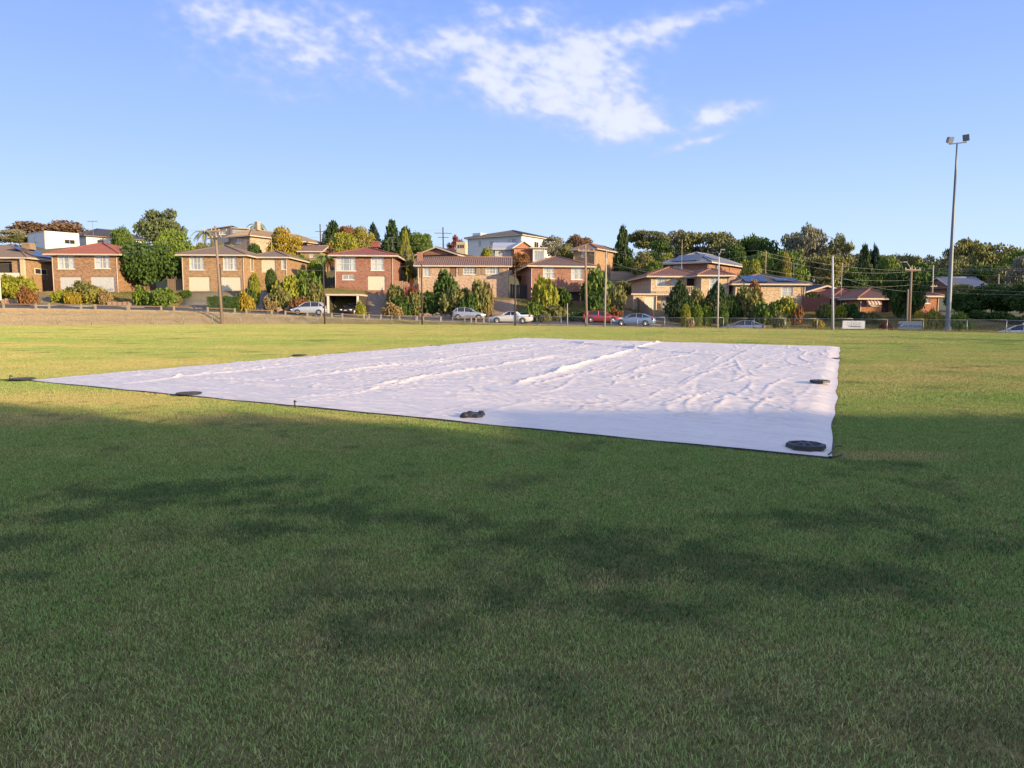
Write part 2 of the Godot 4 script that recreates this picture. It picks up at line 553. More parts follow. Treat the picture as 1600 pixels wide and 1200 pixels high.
func shrub(called: String, label: String, x: float, d: float, h: float, wide: float, kind: String, leaf: String, v := 0, deep := 1.0, category := "shrub", turn := 0.0) -> Node3D:
	var o := thing(called, label, category, on(x, d, -0.08), turn)
	var c := put("foliage", crown(kind, v), M["leaf_" + leaf], o)
	c.scale = Vector3(wide, h, wide * deep)
	var s := trunk_mesh(v, 4)
	var t := put("stem", s, M.bark, o)
	t.scale = Vector3(h * 0.7, h * 0.7, h * 0.7)
	return o

func palm(called: String, label: String, x: float, d: float, h: float, reach: float, leaf: String) -> void:
	var o := thing(called, label, "palm tree", on(x, d, -0.05))
	var r := RandomNumberGenerator.new()
	r.seed = int(x * 10) + 77
	var s := st(true)
	for i in 5:
		tube(s, Vector3(0.05 * i, h * i / 5.0, 0), Vector3(0.05 * (i + 1), h * (i + 1) / 5.0, 0), 0.24 - i * 0.02, 0.22 - i * 0.02, 8, false)
	part("trunk", s, M.bark, o)
	for k in 17:
		var a := TAU * k / 17.0 + r.randf() * 0.3
		var up := r.randf_range(-0.1, 0.85)
		var f := st()
		var p := Vector3(0.25, h, 0)
		var dir := Vector3(cos(a), up, sin(a)).normalized()
		for i in 9:
			var q := p + dir * reach / 9.0
			dir = (dir + Vector3(0, -0.22, 0)).normalized()
			var w := 0.42 * sin(PI * (i + 1) / 10.0)
			var side := dir.cross(Vector3.UP).normalized()
			for e in [-1.0, 1.0]:
				tri(f, p, q, p + side * e * w + dir * 0.35 + Vector3(0, -0.15, 0))
				tri(f, p.lerp(q, 0.5), q, q + side * e * w + dir * 0.3 + Vector3(0, -0.18, 0))
			p = q
		part("frond", f, M["frond_" + leaf], o)

# ---------------------------------------------------------------- houses

# roof planes over a w x d house whose front stands on z = 0: [eave a, eave b, top b, top a] clockwise from outside
func roof_planes(kind: String, w: float, d: float, h: float, over: float, pitch: float) -> Array:
	var x0 := -w / 2 - over
	var x1 := w / 2 + over
	var z0 := over
	var z1 := -d - over
	var drop := over * pitch
	var y := h - drop
	var W := x1 - x0
	var D := z0 - z1
	var a := Vector3(x0, y, z0)
	var b := Vector3(x1, y, z0)
	var c := Vector3(x1, y, z1)
	var e := Vector3(x0, y, z1)
	if kind == "hip":
		var m := minf(W, D) / 2
		var top := y + m * pitch
		var p := Vector3(x0 + m, top, z0 - m)
		var q := Vector3(x1 - m, top, z0 - m)
		if D > W:
			q = Vector3(x0 + m, top, z1 + m)
			return [[a, b, p, p], [b, c, q, p], [c, e, q, q], [e, a, p, q]]
		return [[a, b, q, p], [b, c, q, q], [c, e, p, q], [e, a, p, p]]
	if kind == "gable_side":                          # the ridge runs across, gables at both ends
		var top := y + D / 2 * pitch
		var p := Vector3(x0, top, (z0 + z1) / 2)
		var q := Vector3(x1, top, (z0 + z1) / 2)
		return [[a, b, q, p], [c, e, p, q]]
	if kind == "gable_front":                         # the ridge runs back, a gable to the front
		var top := y + W / 2 * pitch
		var p := Vector3((x0 + x1) / 2, top, z0)
		var q := Vector3((x0 + x1) / 2, top, z1)
		return [[b, c, q, p], [e, a, p, q]]
	if kind == "skillion":                            # one slope, high at the left
		return [[b, c, Vector3(x0, y + W * pitch, z1), Vector3(x0, y + W * pitch, z0)]]
	if kind == "skillion_right":
		return [[e, a, Vector3(x1, y + W * pitch, z0), Vector3(x1, y + W * pitch, z1)]]
	return [[Vector3(x0, h, z0), Vector3(x1, h, z0), Vector3(x1, h + 0.02, z1), Vector3(x0, h + 0.02, z1)]]

func roof(o: Node3D, kind: String, w: float, d: float, h: float, over: float, pitch: float, m: Material, cap: Material, trim: Material, ribs := true) -> Node3D:
	var s := st()
	var planes := roof_planes(kind, w, d, h, over, pitch)
	var edges := {}
	for p in planes:
		quad(s, p[3], p[2], p[1], p[0])
		var n: Vector3 = (p[1] - p[0]).cross(p[2] - p[0]).normalized()
		if n.y < 0:
			n = -n
		if ribs:                                       # each column of tiles stands up as a roll
			var along: Vector3 = (p[1] - p[0])
			var length := along.length()
			along /= length
			var up := along.cross(n).normalized()
			if up.y < 0:
				up = -up
			var rise: float = (p[2] - p[0]).dot(up)
			var u1: float = (p[3] - p[0]).dot(along)
			var u2: float = (p[2] - p[0]).dot(along)
			var cols := int(length / 0.3)
			for i in cols:
				var u := (i + 0.5) * length / cols
				var f := 1.0
				if u1 > 0.01:
					f = minf(f, u / u1)
				if length - u2 > 0.01:
					f = minf(f, (length - u) / (length - u2))
				var q: Vector3 = p[0] + along * u
				var t: Vector3 = q + up * rise * f
				var side := along * 0.085
				quad(s, t - side, t + n * 0.06, q + n * 0.06, q - side)
				quad(s, t + n * 0.06, t + side, q + side, q + n * 0.06)
		for e in [[0, 3], [1, 2], [3, 2]]:
			var k: Array = [p[e[0]], p[e[1]]]
			if k[0].distance_to(k[1]) > 0.3:
				var id := str((k[0] + k[1]).snapped(Vector3.ONE * 0.05))
				edges[id] = [k, edges.get(id, [null, 0])[1] + 1]
	# the underside, boarded level at the eaves
	var y: float = planes[0][0].y - 0.04
	if kind in ["hip", "gable_side", "gable_front"]:
		quad(s, Vector3(-w / 2 - over, y, over), Vector3(w / 2 + over, y, over), Vector3(w / 2 + over, y, -d - over), Vector3(-w / 2 - over, y, -d - over))
	var body := part("roof", s, m, o)
	var c := st(true)
	for e in edges.values():
		if e[1] > 1:
			tube(c, e[0][0] + Vector3(0, 0.04, 0), e[0][1] + Vector3(0, 0.04, 0), 0.13, 0.13, 6)
	if ribs and kind in ["hip", "gable_side", "gable_front"]:
		part("ridge_cap", c, cap, body)
	var f := st()
	for p in planes:
		var a: Vector3 = p[0]
		var b: Vector3 = p[1]
		var mid := (a + b) / 2 - Vector3(0, 0.1, 0)
		box(f, mid, Vector3(a.distance_to(b) + 0.02, 0.2, 0.05), Basis(Vector3.UP, -atan2((b - a).z, (b - a).x)))
	if kind.begins_with("gable") or kind.begins_with("skillion"):
		for p in planes:
			for e in [[p[0], p[3]], [p[1], p[2]]]:
				var dir: Vector3 = (e[1] - e[0])
				var l := dir.length()
				var bx := dir / l
				var bz := bx.cross(Vector3.UP).normalized()
				box(f, (e[0] + e[1]) / 2 - Vector3(0, 0.08, 0), Vector3(l, 0.2, 0.05), Basis(bx, bz.cross(bx), bz))
	part("gutter", f, trim, body)
	return body

# an outside wall from (x0, 0) to (x1, h) on z = 0 with openings [x, y, w, h], reveals 0.12 deep
func pierced(s: SurfaceTool, x0: float, x1: float, y0: float, y1: float, holes: Array) -> void:
	var xs := [x0, x1]
	var ys := [y0, y1]
	for q in holes:
		xs.append_array([q[0], q[0] + q[2]])
		ys.append_array([q[1], q[1] + q[3]])
	xs.sort()
	ys.sort()
	for i in xs.size() - 1:
		for j in ys.size() - 1:
			var c := Vector2((xs[i] + xs[i + 1]) / 2, (ys[j] + ys[j + 1]) / 2)
			if xs[i + 1] - xs[i] < 0.001 or ys[j + 1] - ys[j] < 0.001:
				continue
			var inside := false
			for q in holes:
				inside = inside or Rect2(q[0], q[1], q[2], q[3]).has_point(c)
			if not inside:
				quad(s, Vector3(xs[i], ys[j + 1], 0), Vector3(xs[i + 1], ys[j + 1], 0), Vector3(xs[i + 1], ys[j], 0), Vector3(xs[i], ys[j], 0))
	for q in holes:
		var a := Vector3(q[0], q[1], 0)
		var b := Vector3(q[0] + q[2], q[1], 0)
		var c := Vector3(q[0] + q[2], q[1] + q[3], 0)
		var e := Vector3(q[0], q[1] + q[3], 0)
		var z := Vector3(0, 0, -0.55)
		quad(s, a + z, b + z, b, a)
		quad(s, e, c, c + z, e + z)
		quad(s, e + z, a + z, a, e)
		quad(s, c, b, b + z, c + z)

# kind: what fills the opening; cols/rows: panes; curtain: how much of it is drawn
func window(o: Node3D, x: float, y: float, w: float, h: float, cols := 2, rows := 1, curtain := 0.6, z := 0.0, frame: Material = null, turn := 0.0) -> void:
	frame = frame if frame else M.white_paint
	var b := Basis(Vector3.UP, turn)
	var root := st()
	var t := 0.07
	var zz := -0.09
	box(root, Vector3(0, t / 2, zz), Vector3(w, t, 0.1))
	box(root, Vector3(0, h - t / 2, zz), Vector3(w, t, 0.1))
	for e in [-1.0, 1.0]:
		box(root, Vector3(e * (w / 2 - t / 2), h / 2, zz), Vector3(t, h - 2 * t, 0.1))
	box(root, Vector3(0, -0.05, 0.02), Vector3(w + 0.16, 0.09, 0.16))
	var f := part("window", root, frame, o)
	f.position = Vector3(x + w / 2, y, z)
	f.transform.basis = b
	var cw := (w - 2 * t) / cols
	var ch := (h - 2 * t) / rows
	var pane := BoxMesh.new()
	pane.size = Vector3(cw - 0.03, ch - 0.03, 0.012)
	for i in cols:
		for j in rows:
			var p := put("pane", pane, M.glass, f)
			p.position = Vector3(-w / 2 + t + cw * (i + 0.5), t + ch * (j + 0.5), zz)
	if cols * rows > 1:
		var g := st()
		for i in range(1, cols):
			box(g, Vector3(-w / 2 + t + cw * i, h / 2, zz), Vector3(0.055, h - 2 * t, 0.07))
		for j in range(1, rows):
			box(g, Vector3(0, t + ch * j, zz), Vector3(w - 2 * t, 0.045, 0.06))
		part("glazing_bar", g, frame, f)
	if curtain > 0.0:
		for e in [-1.0, 1.0]:
			var c := st()
			var l: float = w * 0.5 * curtain
			var n := 9
			for i in n:
				var xa: float = e * (w / 2 - 0.02) - e * l * i / n
				var xb: float = e * (w / 2 - 0.02) - e * l * (i + 1) / n
				var za := -0.24 - (0.05 if i % 2 else 0.0)
				var zb := -0.24 - (0.0 if i % 2 else 0.05)
				quad(c, Vector3(xa, h, za), Vector3(xb, h, zb), Vector3(xb, 0.03, zb), Vector3(xa, 0.03, za))
			part("curtain", c, M.curtain, f)
	var k := st()
	quad(k, Vector3(-w / 2, h, -0.53), Vector3(w / 2, h, -0.53), Vector3(w / 2, 0, -0.53), Vector3(-w / 2, 0, -0.53))
	part("room", k, M.room, f)

func garage_door(o: Node3D, x: float, y: float, w: float, h: float, m: Material, z := 0.0, called := "garage_door") -> void:
	var s := st()
	var n := int(w / 0.22)
	for i in n:                                        # upright boards with open joints
		box(s, Vector3(x + (i + 0.5) * w / n, y + h / 2, z - 0.14 + 0.008 * (i % 2)), Vector3(w / n - 0.018, h - 0.03, 0.05))
	box(s, Vector3(x + w / 2, y + h / 2, z - 0.2), Vector3(w, h, 0.03))
	part(called, s, m, o)

func door(o: Node3D, x: float, y: float, w: float, h: float, m: Material, z := 0.0) -> void:
	var s := st()
	box(s, Vector3(x + w / 2, y + h / 2, z - 0.12), Vector3(w, h, 0.06))
	for j in 2:
		box(s, Vector3(x + w / 2, y + h * (0.28 + 0.44 * j), z - 0.085), Vector3(w * 0.7, h * 0.34, 0.03))
	var f := part("door", s, m, o)
	var k := st()
	box(k, Vector3(x + w * 0.86, y + h * 0.48, z - 0.06), Vector3(0.06, 0.12, 0.08))
	part("handle", k, M.galv, f)

# front openings: [kind, x, y, w, h, cols, rows, curtain]; x is measured from the middle of the front, y from the floor line
func house(called: String, label: String, at: Vector3, turn: float, w: float, d: float, h: float, wall: String, kind: String, over: float, pitch: float, tiles: String, openings: Array, trim := "fascia", deep := 3.0, ribs := true) -> Node3D:
	var o := thing(called, label, "house", at, turn)
	fill_house(o, w, d, h, wall, kind, over, pitch, tiles, openings, trim, deep, ribs)
	return o

# another block of the same house, set in the house's own axes
func wing(o: Node3D, at: Vector3, turn: float, w: float, d: float, h: float, wall: String, kind: String, over: float, pitch: float, tiles: String, openings: Array, trim := "fascia", deep := 3.0, ribs := true) -> void:
	var t := Node3D.new()
	fill_house(t, w, d, h, wall, kind, over, pitch, tiles, openings, trim, deep, ribs)
	var x := Transform3D(Basis(Vector3.UP, turn), at)
	for c in t.get_children():
		t.remove_child(c)
		c.transform = x * c.transform
		o.add_child(c, true)
	t.free()

func fill_house(o: Node3D, w: float, d: float, h: float, wall: String, kind: String, over: float, pitch: float, tiles: String, openings: Array, trim := "fascia", deep := 3.0, ribs := true) -> void:
	var s := st()
	var holes := []
	for q in openings:
		holes.append([q[1], q[2], q[3], q[4]])
	pierced(s, -w / 2, w / 2, -deep, h, holes)
	var a := Vector3(w / 2, 0, 0)
	var b := Vector3(w / 2, 0, -d)
	var c := Vector3(-w / 2, 0, -d)
	var e := Vector3(-w / 2, 0, 0)
	var up := Vector3(0, h, 0)
	var dn := Vector3(0, -deep, 0)
	quad(s, a + up, b + up, b + dn, a + dn)
	quad(s, b + up, c + up, c + dn, b + dn)
	quad(s, c + up, e + up, e + dn, c + dn)
	if kind == "gable_side":
		var t := Vector3(0, h + d / 2 * pitch, -d / 2)
		tri(s, a + up, t + Vector3(w / 2, 0, 0), b + up)
		tri(s, c + up, t - Vector3(w / 2, 0, 0), e + up)
	elif kind == "gable_front":
		tri(s, e + up, Vector3(0, h + w / 2 * pitch, 0), a + up)
		tri(s, b + up, Vector3(0, h + w / 2 * pitch, -d), c + up)
	elif kind == "skillion":
		for z in [0.0, -d]:
			tri(s, Vector3(-w / 2, h, z), Vector3(-w / 2, h + w * pitch, z), Vector3(w / 2, h, z))
		quad(s, Vector3(-w / 2, h + w * pitch, -d), Vector3(-w / 2, h + w * pitch, 0), Vector3(-w / 2, h, 0), Vector3(-w / 2, h, -d))
	elif kind == "skillion_right":
		for z in [0.0, -d]:
			tri(s, Vector3(w / 2, h, z), Vector3(-w / 2, h, z), Vector3(w / 2, h + w * pitch, z))
		quad(s, Vector3(w / 2, h + w * pitch, 0), Vector3(w / 2, h + w * pitch, -d), Vector3(w / 2, h, -d), Vector3(w / 2, h, 0))
	part("wall", s, M[wall], o)
	for edge in [-1.0, 1.0]:                               # downpipes
		var dp := st(true)
		tube(dp, Vector3(edge * (w / 2 - 0.12), -deep, 0.06), Vector3(edge * (w / 2 - 0.12), h - 0.05, 0.06), 0.05, 0.05, 6)
		part("downpipe", dp, M[trim], o)
	roof(o, kind, w, d, h, over, pitch, M[tiles], M[tiles], M[trim], ribs)
	for q in openings:
		match q[0]:
			"window":
				window(o, q[1], q[2], q[3], q[4], q[5], q[6], q[7])
			"garage":
				garage_door(o, q[1], q[2], q[3], q[4], M.garage_white)
			"garage_blue":
				garage_door(o, q[1], q[2], q[3], q[4], M.garage_blue)
			"door":
				door(o, q[1], q[2], q[3], q[4], M.timber_clad)
			"white_door":
				door(o, q[1], q[2], q[3], q[4], M.white_paint)
			"opening":
				var k := st()
				quad(k, Vector3(q[1], q[2] + q[4], -0.54), Vector3(q[1] + q[3], q[2] + q[4], -0.54), Vector3(q[1] + q[3], q[2], -0.54), Vector3(q[1], q[2], -0.54))
				part("recess_shade", k, M.room, o)  # dark sheet painted in for the shaded depth of the opening

# windows of a wall that looks to the right (+x) or left of the house: [x0 from the front, y, w, h]
func side_windows(o: Node3D, side: float, w: float, list: Array) -> void:
	for q in list:
		var s := st()
		var x := side * (w / 2 + 0.03)
		var z: float = -q[0] - q[2] / 2
		for e in [-1.0, 1.0]:
			box(s, Vector3(x, q[1] + q[3] / 2, z + e * q[2] / 2), Vector3(0.1, q[3] + 0.1, 0.08))
			box(s, Vector3(x, q[1] + q[3] / 2 + e * q[3] / 2, z), Vector3(0.11, 0.08, q[2]))
		box(s, Vector3(x, q[1] + q[3] / 2, z), Vector3(0.1, q[3], 0.05))
		var f := part("window", s, M.white_paint, o)
		for e in [-1.0, 1.0]:
			var g := st()
			box(g, Vector3(x, q[1] + q[3] / 2, z + e * q[2] / 4), Vector3(0.05, q[3] - 0.08, q[2] / 2 - 0.09))
			part("pane", g, M.car_glass, f)

func panels(o: Node3D, pl: Array, cols: int, rows: int, u0: float, v0: float, pw := 1.0, ph := 1.6) -> void:
	var along: Vector3 = (pl[1] - pl[0]).normalized()
	var n: Vector3 = (pl[1] - pl[0]).cross(pl[2] - pl[0]).normalized()
	if n.y < 0:
		n = -n
	var up := along.cross(n).normalized()
	if up.y < 0:
		up = -up
	var m := BoxMesh.new()
	m.size = Vector3(pw - 0.03, ph - 0.03, 0.05)
	for i in cols:
		for j in rows:
			var p := put("solar_panel", m, M.solar, o)
			p.transform = Transform3D(Basis(along, up, along.cross(up)), pl[0] + along * (u0 + (i + 0.5) * pw) + up * (v0 + (j + 0.5) * ph) + n * 0.16)

func block(o: Node3D, called: String, c: Vector3, size: Vector3, m: Material) -> MeshInstance3D:
	var s := st()
	box(s, c, size)
	return part(called, s, m, o)

func cooler(o: Node3D, p: Vector3, m: Material) -> void:       # an evaporative cooler on the roof
	var s := st()
	hexa(s, [p + Vector3(-0.62, 0, 0.62), p + Vector3(0.62, 0, 0.62), p + Vector3(0.62, 0, -0.62), p + Vector3(-0.62, 0, -0.62), p + Vector3(-0.55, 0.85, 0.55), p + Vector3(0.55, 0.85, 0.55), p + Vector3(0.55, 0.85, -0.55), p + Vector3(-0.55, 0.85, -0.55)])
	for i in 5:
		box(s, p + Vector3(0, 0.14 + 0.14 * i, 0.6), Vector3(1.0, 0.05, 0.06))
	box(s, p + Vector3(0, -0.3, 0), Vector3(0.6, 0.6, 0.6))
	part("roof_cooler", s, m, o)

func aerial(o: Node3D, p: Vector3, h: float) -> void:
	var s := st()
	tube(s, p, p + Vector3(0, h, 0), 0.03, 0.025, 5)
	tube(s, p + Vector3(-0.7, h - 0.15, 0), p + Vector3(0.7, h - 0.05, 0), 0.02, 0.02, 4)
	for i in 6:
		tube(s, p + Vector3(-0.6 + i * 0.24, h - 0.14, -0.4), p + Vector3(-0.6 + i * 0.24, h - 0.1, 0.4), 0.015, 0.015, 4)
	part("aerial", s, M.galv, o)

func paling_fence(called: String, label: String, path: Array, h: float, m: Material, board := 0.3) -> void:
	var o := thing(called, label, "fence", on(path[0].x, path[0].y))
	var at := o.position
	var variants := []
	for k in 3:
		var s := st()
		box(s, Vector3(0, (h - 0.06 * k) / 2 - 0.15, 0), Vector3(board - 0.02, h - 0.06 * k + 0.3, 0.03))
		s.generate_normals()
		variants.append(s.commit())
	var count := 0
	for i in path.size() - 1:
		var n := int(path[i].distance_to(path[i + 1]) / board)
		var dir: Vector2 = (path[i + 1] - path[i]).normalized()
		for k in n:
			var q: Vector2 = path[i].lerp(path[i + 1], (k + 0.5) / n)
			var p := put("paling", variants[(k * 7 + k / 3) % 3], m, o)
			p.position = on(q.x, q.y) - at
			p.rotation.y = atan2(dir.y, dir.x)
			count += 1
		var rails := st()
		for k in int(n / 4.0):
			var a: Vector2 = path[i].lerp(path[i + 1], k * 4.0 / n)
			var b: Vector2 = path[i].lerp(path[i + 1], minf(1.0, (k + 1) * 4.0 / n))
			for y in [0.3, h - 0.35]:
				var back := Vector3(dir.y, 0, dir.x) * -0.06
				tube(rails, on(a.x, a.y, y) - at + back, on(b.x, b.y, y) - at + back, 0.04, 0.04, 4)
		part("rail", rails, m, o)

# ---------------------------------------------------------------- vehicles

# stations along the car from nose to tail: [x, sill, belt, half width]; the cabin: [x, roof height, half width at the roof] over its own stretch
func car(called: String, label: String, at: Vector3, turn: float, paint: String, body: Array, cabin: Array, wheels: Array, wheel_r: float, opts := {}) -> Node3D:
	var o := thing(called, label, opts.get("category", "car"), at, turn)
	var s := st(true)
	var rings := []
	for b in body:
		var w: float = b[3]
		rings.append([Vector3(b[0], b[1], -w * 0.9), Vector3(b[0], b[1] + 0.12, -w), Vector3(b[0], lerpf(b[1], b[2], 0.6), -w), Vector3(b[0], b[2] - 0.05, -w * 0.97), Vector3(b[0], b[2], -w * 0.86), Vector3(b[0], b[2] + 0.02, 0),
			Vector3(b[0], b[2], w * 0.86), Vector3(b[0], b[2] - 0.05, w * 0.97), Vector3(b[0], lerpf(b[1], b[2], 0.6), w), Vector3(b[0], b[1] + 0.12, w), Vector3(b[0], b[1], w * 0.9)])
	for i in rings.size() - 1:
		for k in 10:
			quad(s, rings[i][k], rings[i][k + 1], rings[i + 1][k + 1], rings[i + 1][k])
		quad(s, rings[i][10], rings[i][0], rings[i + 1][0], rings[i + 1][10])
	for e in [[0, 1], [rings.size() - 1, -1]]:
		var g: Array = rings[e[0]]
		for k in 9:
			if e[1] > 0:
				tri(s, g[0], g[k + 2], g[k + 1])
			else:
				tri(s, g[0], g[k + 1], g[k + 2])
	part("body", s, M[paint], o)
	# the glasshouse: dark glass with a painted roof and pillars
	var belt := func(x: float) -> Vector2:
		for i in body.size() - 1:
			if x <= body[i + 1][0]:
				var t: float = clampf((x - body[i][0]) / (body[i + 1][0] - body[i][0]), 0, 1)
				return Vector2(lerpf(body[i][2], body[i + 1][2], t), lerpf(body[i][3], body[i + 1][3], t) * 0.88)
		return Vector2(body[-1][2], body[-1][3] * 0.88)
	var n := cabin.size()
	var glass := st()
	var rails := st()
	for i in n - 1:
		var p := []
		for k in [i, i + 1]:
			var q: Vector2 = belt.call(cabin[k][0])
			p.append_array([Vector3(cabin[k][0], q.x - 0.03, q.y), Vector3(cabin[k][0], maxf(cabin[k][1], q.x - 0.02), cabin[k][2]), Vector3(cabin[k][0], maxf(cabin[k][1], q.x - 0.02), -cabin[k][2]), Vector3(cabin[k][0], q.x - 0.03, -q.y)])
		var top: Material = M.car_glass
		quad(glass, p[1], p[5], p[4], p[0])
		quad(glass, p[2], p[3], p[7], p[6])
		if cabin[i][3] == 1:
			var rise := Vector3(0, 0.035, 0)
			hexa(rails, [p[1], p[5], p[6], p[2], p[1] + rise, p[5] + rise, p[6] + rise, p[2] + rise])
		else:
			quad(glass, p[2], p[6], p[5], p[1])
		for e in [0, 3]:
			var out := Vector3(0, 0, 0.012 if e == 0 else -0.012)
			if cabin[i][4] == 1:
				tube(rails, p[e] + out, p[1 if e == 0 else 2] + out, 0.045, 0.035, 5)
	for e in [0, 3]:
		var kk: int = n - 1
		var q: Vector2 = belt.call(cabin[kk][0])
		var z := 1.0 if e == 0 else -1.0
		tube(rails, Vector3(cabin[kk][0], q.x, q.y * z), Vector3(cabin[kk - 1][0], cabin[kk - 1][1], cabin[kk - 1][2] * z), 0.06, 0.05, 5)
		var f: Vector2 = belt.call(cabin[0][0])
		tube(rails, Vector3(cabin[0][0], f.x, f.y * z), Vector3(cabin[1][0], cabin[1][1], cabin[1][2] * z), 0.045, 0.04, 5)
	part("glasshouse", glass, M.car_glass, o)
	part("roof", rails, M[paint], o)
	for x in wheels:
		for z in [-1.0, 1.0]:
			var w := st(true)
			var zc: float = z * (body[2][3] - 0.09)
			tube(w, Vector3(x, wheel_r, zc - 0.1), Vector3(x, wheel_r, zc + 0.1), wheel_r, wheel_r, 18)
			var wh := part("wheel", w, M.tyre, o)
			var h := st()
			tube(h, Vector3(x, wheel_r, zc + z * 0.085), Vector3(x, wheel_r, zc + z * 0.115), wheel_r * 0.64, wheel_r * 0.6, 14)
			for k in 5:
				var a := TAU * k / 5
				tube(h, Vector3(x, wheel_r, zc + z * 0.12), Vector3(x + cos(a) * wheel_r * 0.55, wheel_r + sin(a) * wheel_r * 0.55, zc + z * 0.12), 0.03, 0.03, 4)
			part("rim", h, M.rim, wh)
			var ar := st(true)                         # the arch over the wheel
			for k in 8:
				var a := PI * k / 8
				var b2 := PI * (k + 1) / 8
				var r0 := wheel_r + 0.04
				tube(ar, Vector3(x + cos(a) * r0, wheel_r + sin(a) * r0, zc + z * 0.085), Vector3(x + cos(b2) * r0, wheel_r + sin(b2) * r0, zc + z * 0.085), 0.035, 0.035, 5)
			part("wheel_arch", ar, M.plastic, o)
	var b0: Array = body[1]
	var b9: Array = body[-2]
	for z in [-1.0, 1.0]:
		var l := st(true)
		box(l, Vector3(b0[0] - 0.06, b0[2] - 0.16, z * b0[3] * 0.8), Vector3(0.3, 0.15, 0.3))
		part("headlight", l, M.lamp_clear, o)
		var t := st(true)
		box(t, Vector3(b9[0] + 0.06, b9[2] - 0.15, z * b9[3] * 0.88), Vector3(0.2, 0.26, 0.22))
		part("tail_light", t, M.lamp_red, o)
		var mi := st(true)
		box(mi, Vector3(cabin[0][0] + 0.35, b0[2] + 0.32, z * (body[2][3] + 0.1)), Vector3(0.12, 0.14, 0.2))
		part("mirror", mi, M[paint], o)
		var hd := st()
		box(hd, Vector3((cabin[1][0] + cabin[-2][0]) / 2, body[3][2] - 0.16, z * (body[3][3] * 0.985)), Vector3(0.18, 0.04, 0.04))
		part("handle", hd, M[paint], o)
	for e in [[body[0][0] - 0.01, body[0][1] + 0.22], [body[-1][0] + 0.01, body[-1][1] + 0.3]]:
		var pl := st()
		box(pl, Vector3(e[0], e[1], 0), Vector3(0.03, 0.12, 0.38))
		part("number_plate", pl, M.plate, o)
	return o

# ---------------------------------------------------------------- poles and wires

func pole(called: String, label: String, x: float, d: float, h: float, r: float, m: Material, lean := 0.0, arms: Array = [], lamp := 0.0, group := "") -> Node3D:
	var o := thing(called, label, "pole", on(x, d, -0.1), 0.0, group)
	o.rotation.z = -lean
	var s := st(true)
	tube(s, Vector3.ZERO, Vector3(0, h, 0), r, r * 0.68, 10)
	part("post", s, m, o)
	for a in arms:                                    # [height, half length, turn]
		var b := Basis(Vector3.UP, a[2])
		var c := st()
		box(c, Vector3(0, a[0], 0) + b * Vector3(0, 0, r), Vector3(a[1] * 2, 0.12, 0.1), b)
		var arm := part("crossarm", c, m, o)
		for k in 4:
			var i := st(true)
			var p := b * Vector3(a[1] * (-0.9 + 0.6 * k), 0, r)
			tube(i, Vector3(0, a[0] + 0.06, 0) + p, Vector3(0, a[0] + 0.22, 0) + p, 0.05, 0.035, 6)
			part("insulator", i, M.white_paint, arm)
	if lamp != 0.0:
		var l := st(true)
		var e := Vector3(lamp, h + 0.35, 0.3)
		tube(l, Vector3(0, h - 0.4, 0), e, 0.035, 0.03, 6)
		part("lamp_arm", l, M.galv, o)
		var k := st()
		box(k, e + Vector3(signf(lamp) * 0.16, 0.0, 0), Vector3(0.42, 0.1, 0.2))
		part("lamp_head", k, M.lamp_glass, o)
	return o

func wire(label: String, pts: Array, sag: float, r := 0.009) -> void:
	var s := st(true)
	for i in pts.size() - 1:
		var a: Vector3 = pts[i]
		var b: Vector3 = pts[i + 1]
		var last := a
		for k in 14:
			var t := (k + 1) / 14.0
			var p := a.lerp(b, t) - Vector3(0, sag * 4.0 * t * (1.0 - t), 0)
			tube(s, last, p, r, r, 4, false)
			last = p
	tag(part("power_line", s, M.wire), label, "wire", "power lines along the street")

# ---------------------------------------------------------------- single things

func balcony(o: Node3D, c: Vector3, w: float, deep: float) -> void:
	var s := st()
	box(s, c + Vector3(0, -0.1, 0), Vector3(w, 0.2, deep))
	for k in 4:
		box(s, c + Vector3(-w / 2 + 0.1 + (w - 0.2) * k / 3.0, -1.3, deep / 2 - 0.15), Vector3(0.14, 2.3, 0.14))
	var b := part("balcony", s, M.fascia, o)
	var r := st()
	box(r, c + Vector3(0, 0.98, deep / 2), Vector3(w, 0.08, 0.09))
	box(r, c + Vector3(0, 0.12, deep / 2), Vector3(w, 0.06, 0.07))
	var n := int(w / 0.24)
	for i in n:
		box(r, c + Vector3(-w / 2 + (i + 0.5) * w / n, 0.55, deep / 2), Vector3(0.06, 0.82, 0.05))
	part("balustrade", r, M.cream_paint, b)

func awning(o: Node3D, c: Vector3, w: float) -> void:
	for i in 9:
		var s := st()
		var x := c.x - w / 2 + (i + 0.5) * w / 9
		var h := w / 18
		quad(s, Vector3(x - h, c.y, c.z + 0.05), Vector3(x + h, c.y, c.z + 0.05), Vector3(x + h, c.y - 0.45, c.z + 0.7), Vector3(x - h, c.y - 0.45, c.z + 0.7))
		quad(s, Vector3(x - h, c.y - 0.45, c.z + 0.7), Vector3(x + h, c.y - 0.45, c.z + 0.7), Vector3(x + h, c.y - 0.6, c.z + 0.7), Vector3(x - h, c.y - 0.6, c.z + 0.7))
		part("awning_stripe", s, M.white_paint if i % 2 else M.tile_bright, o)

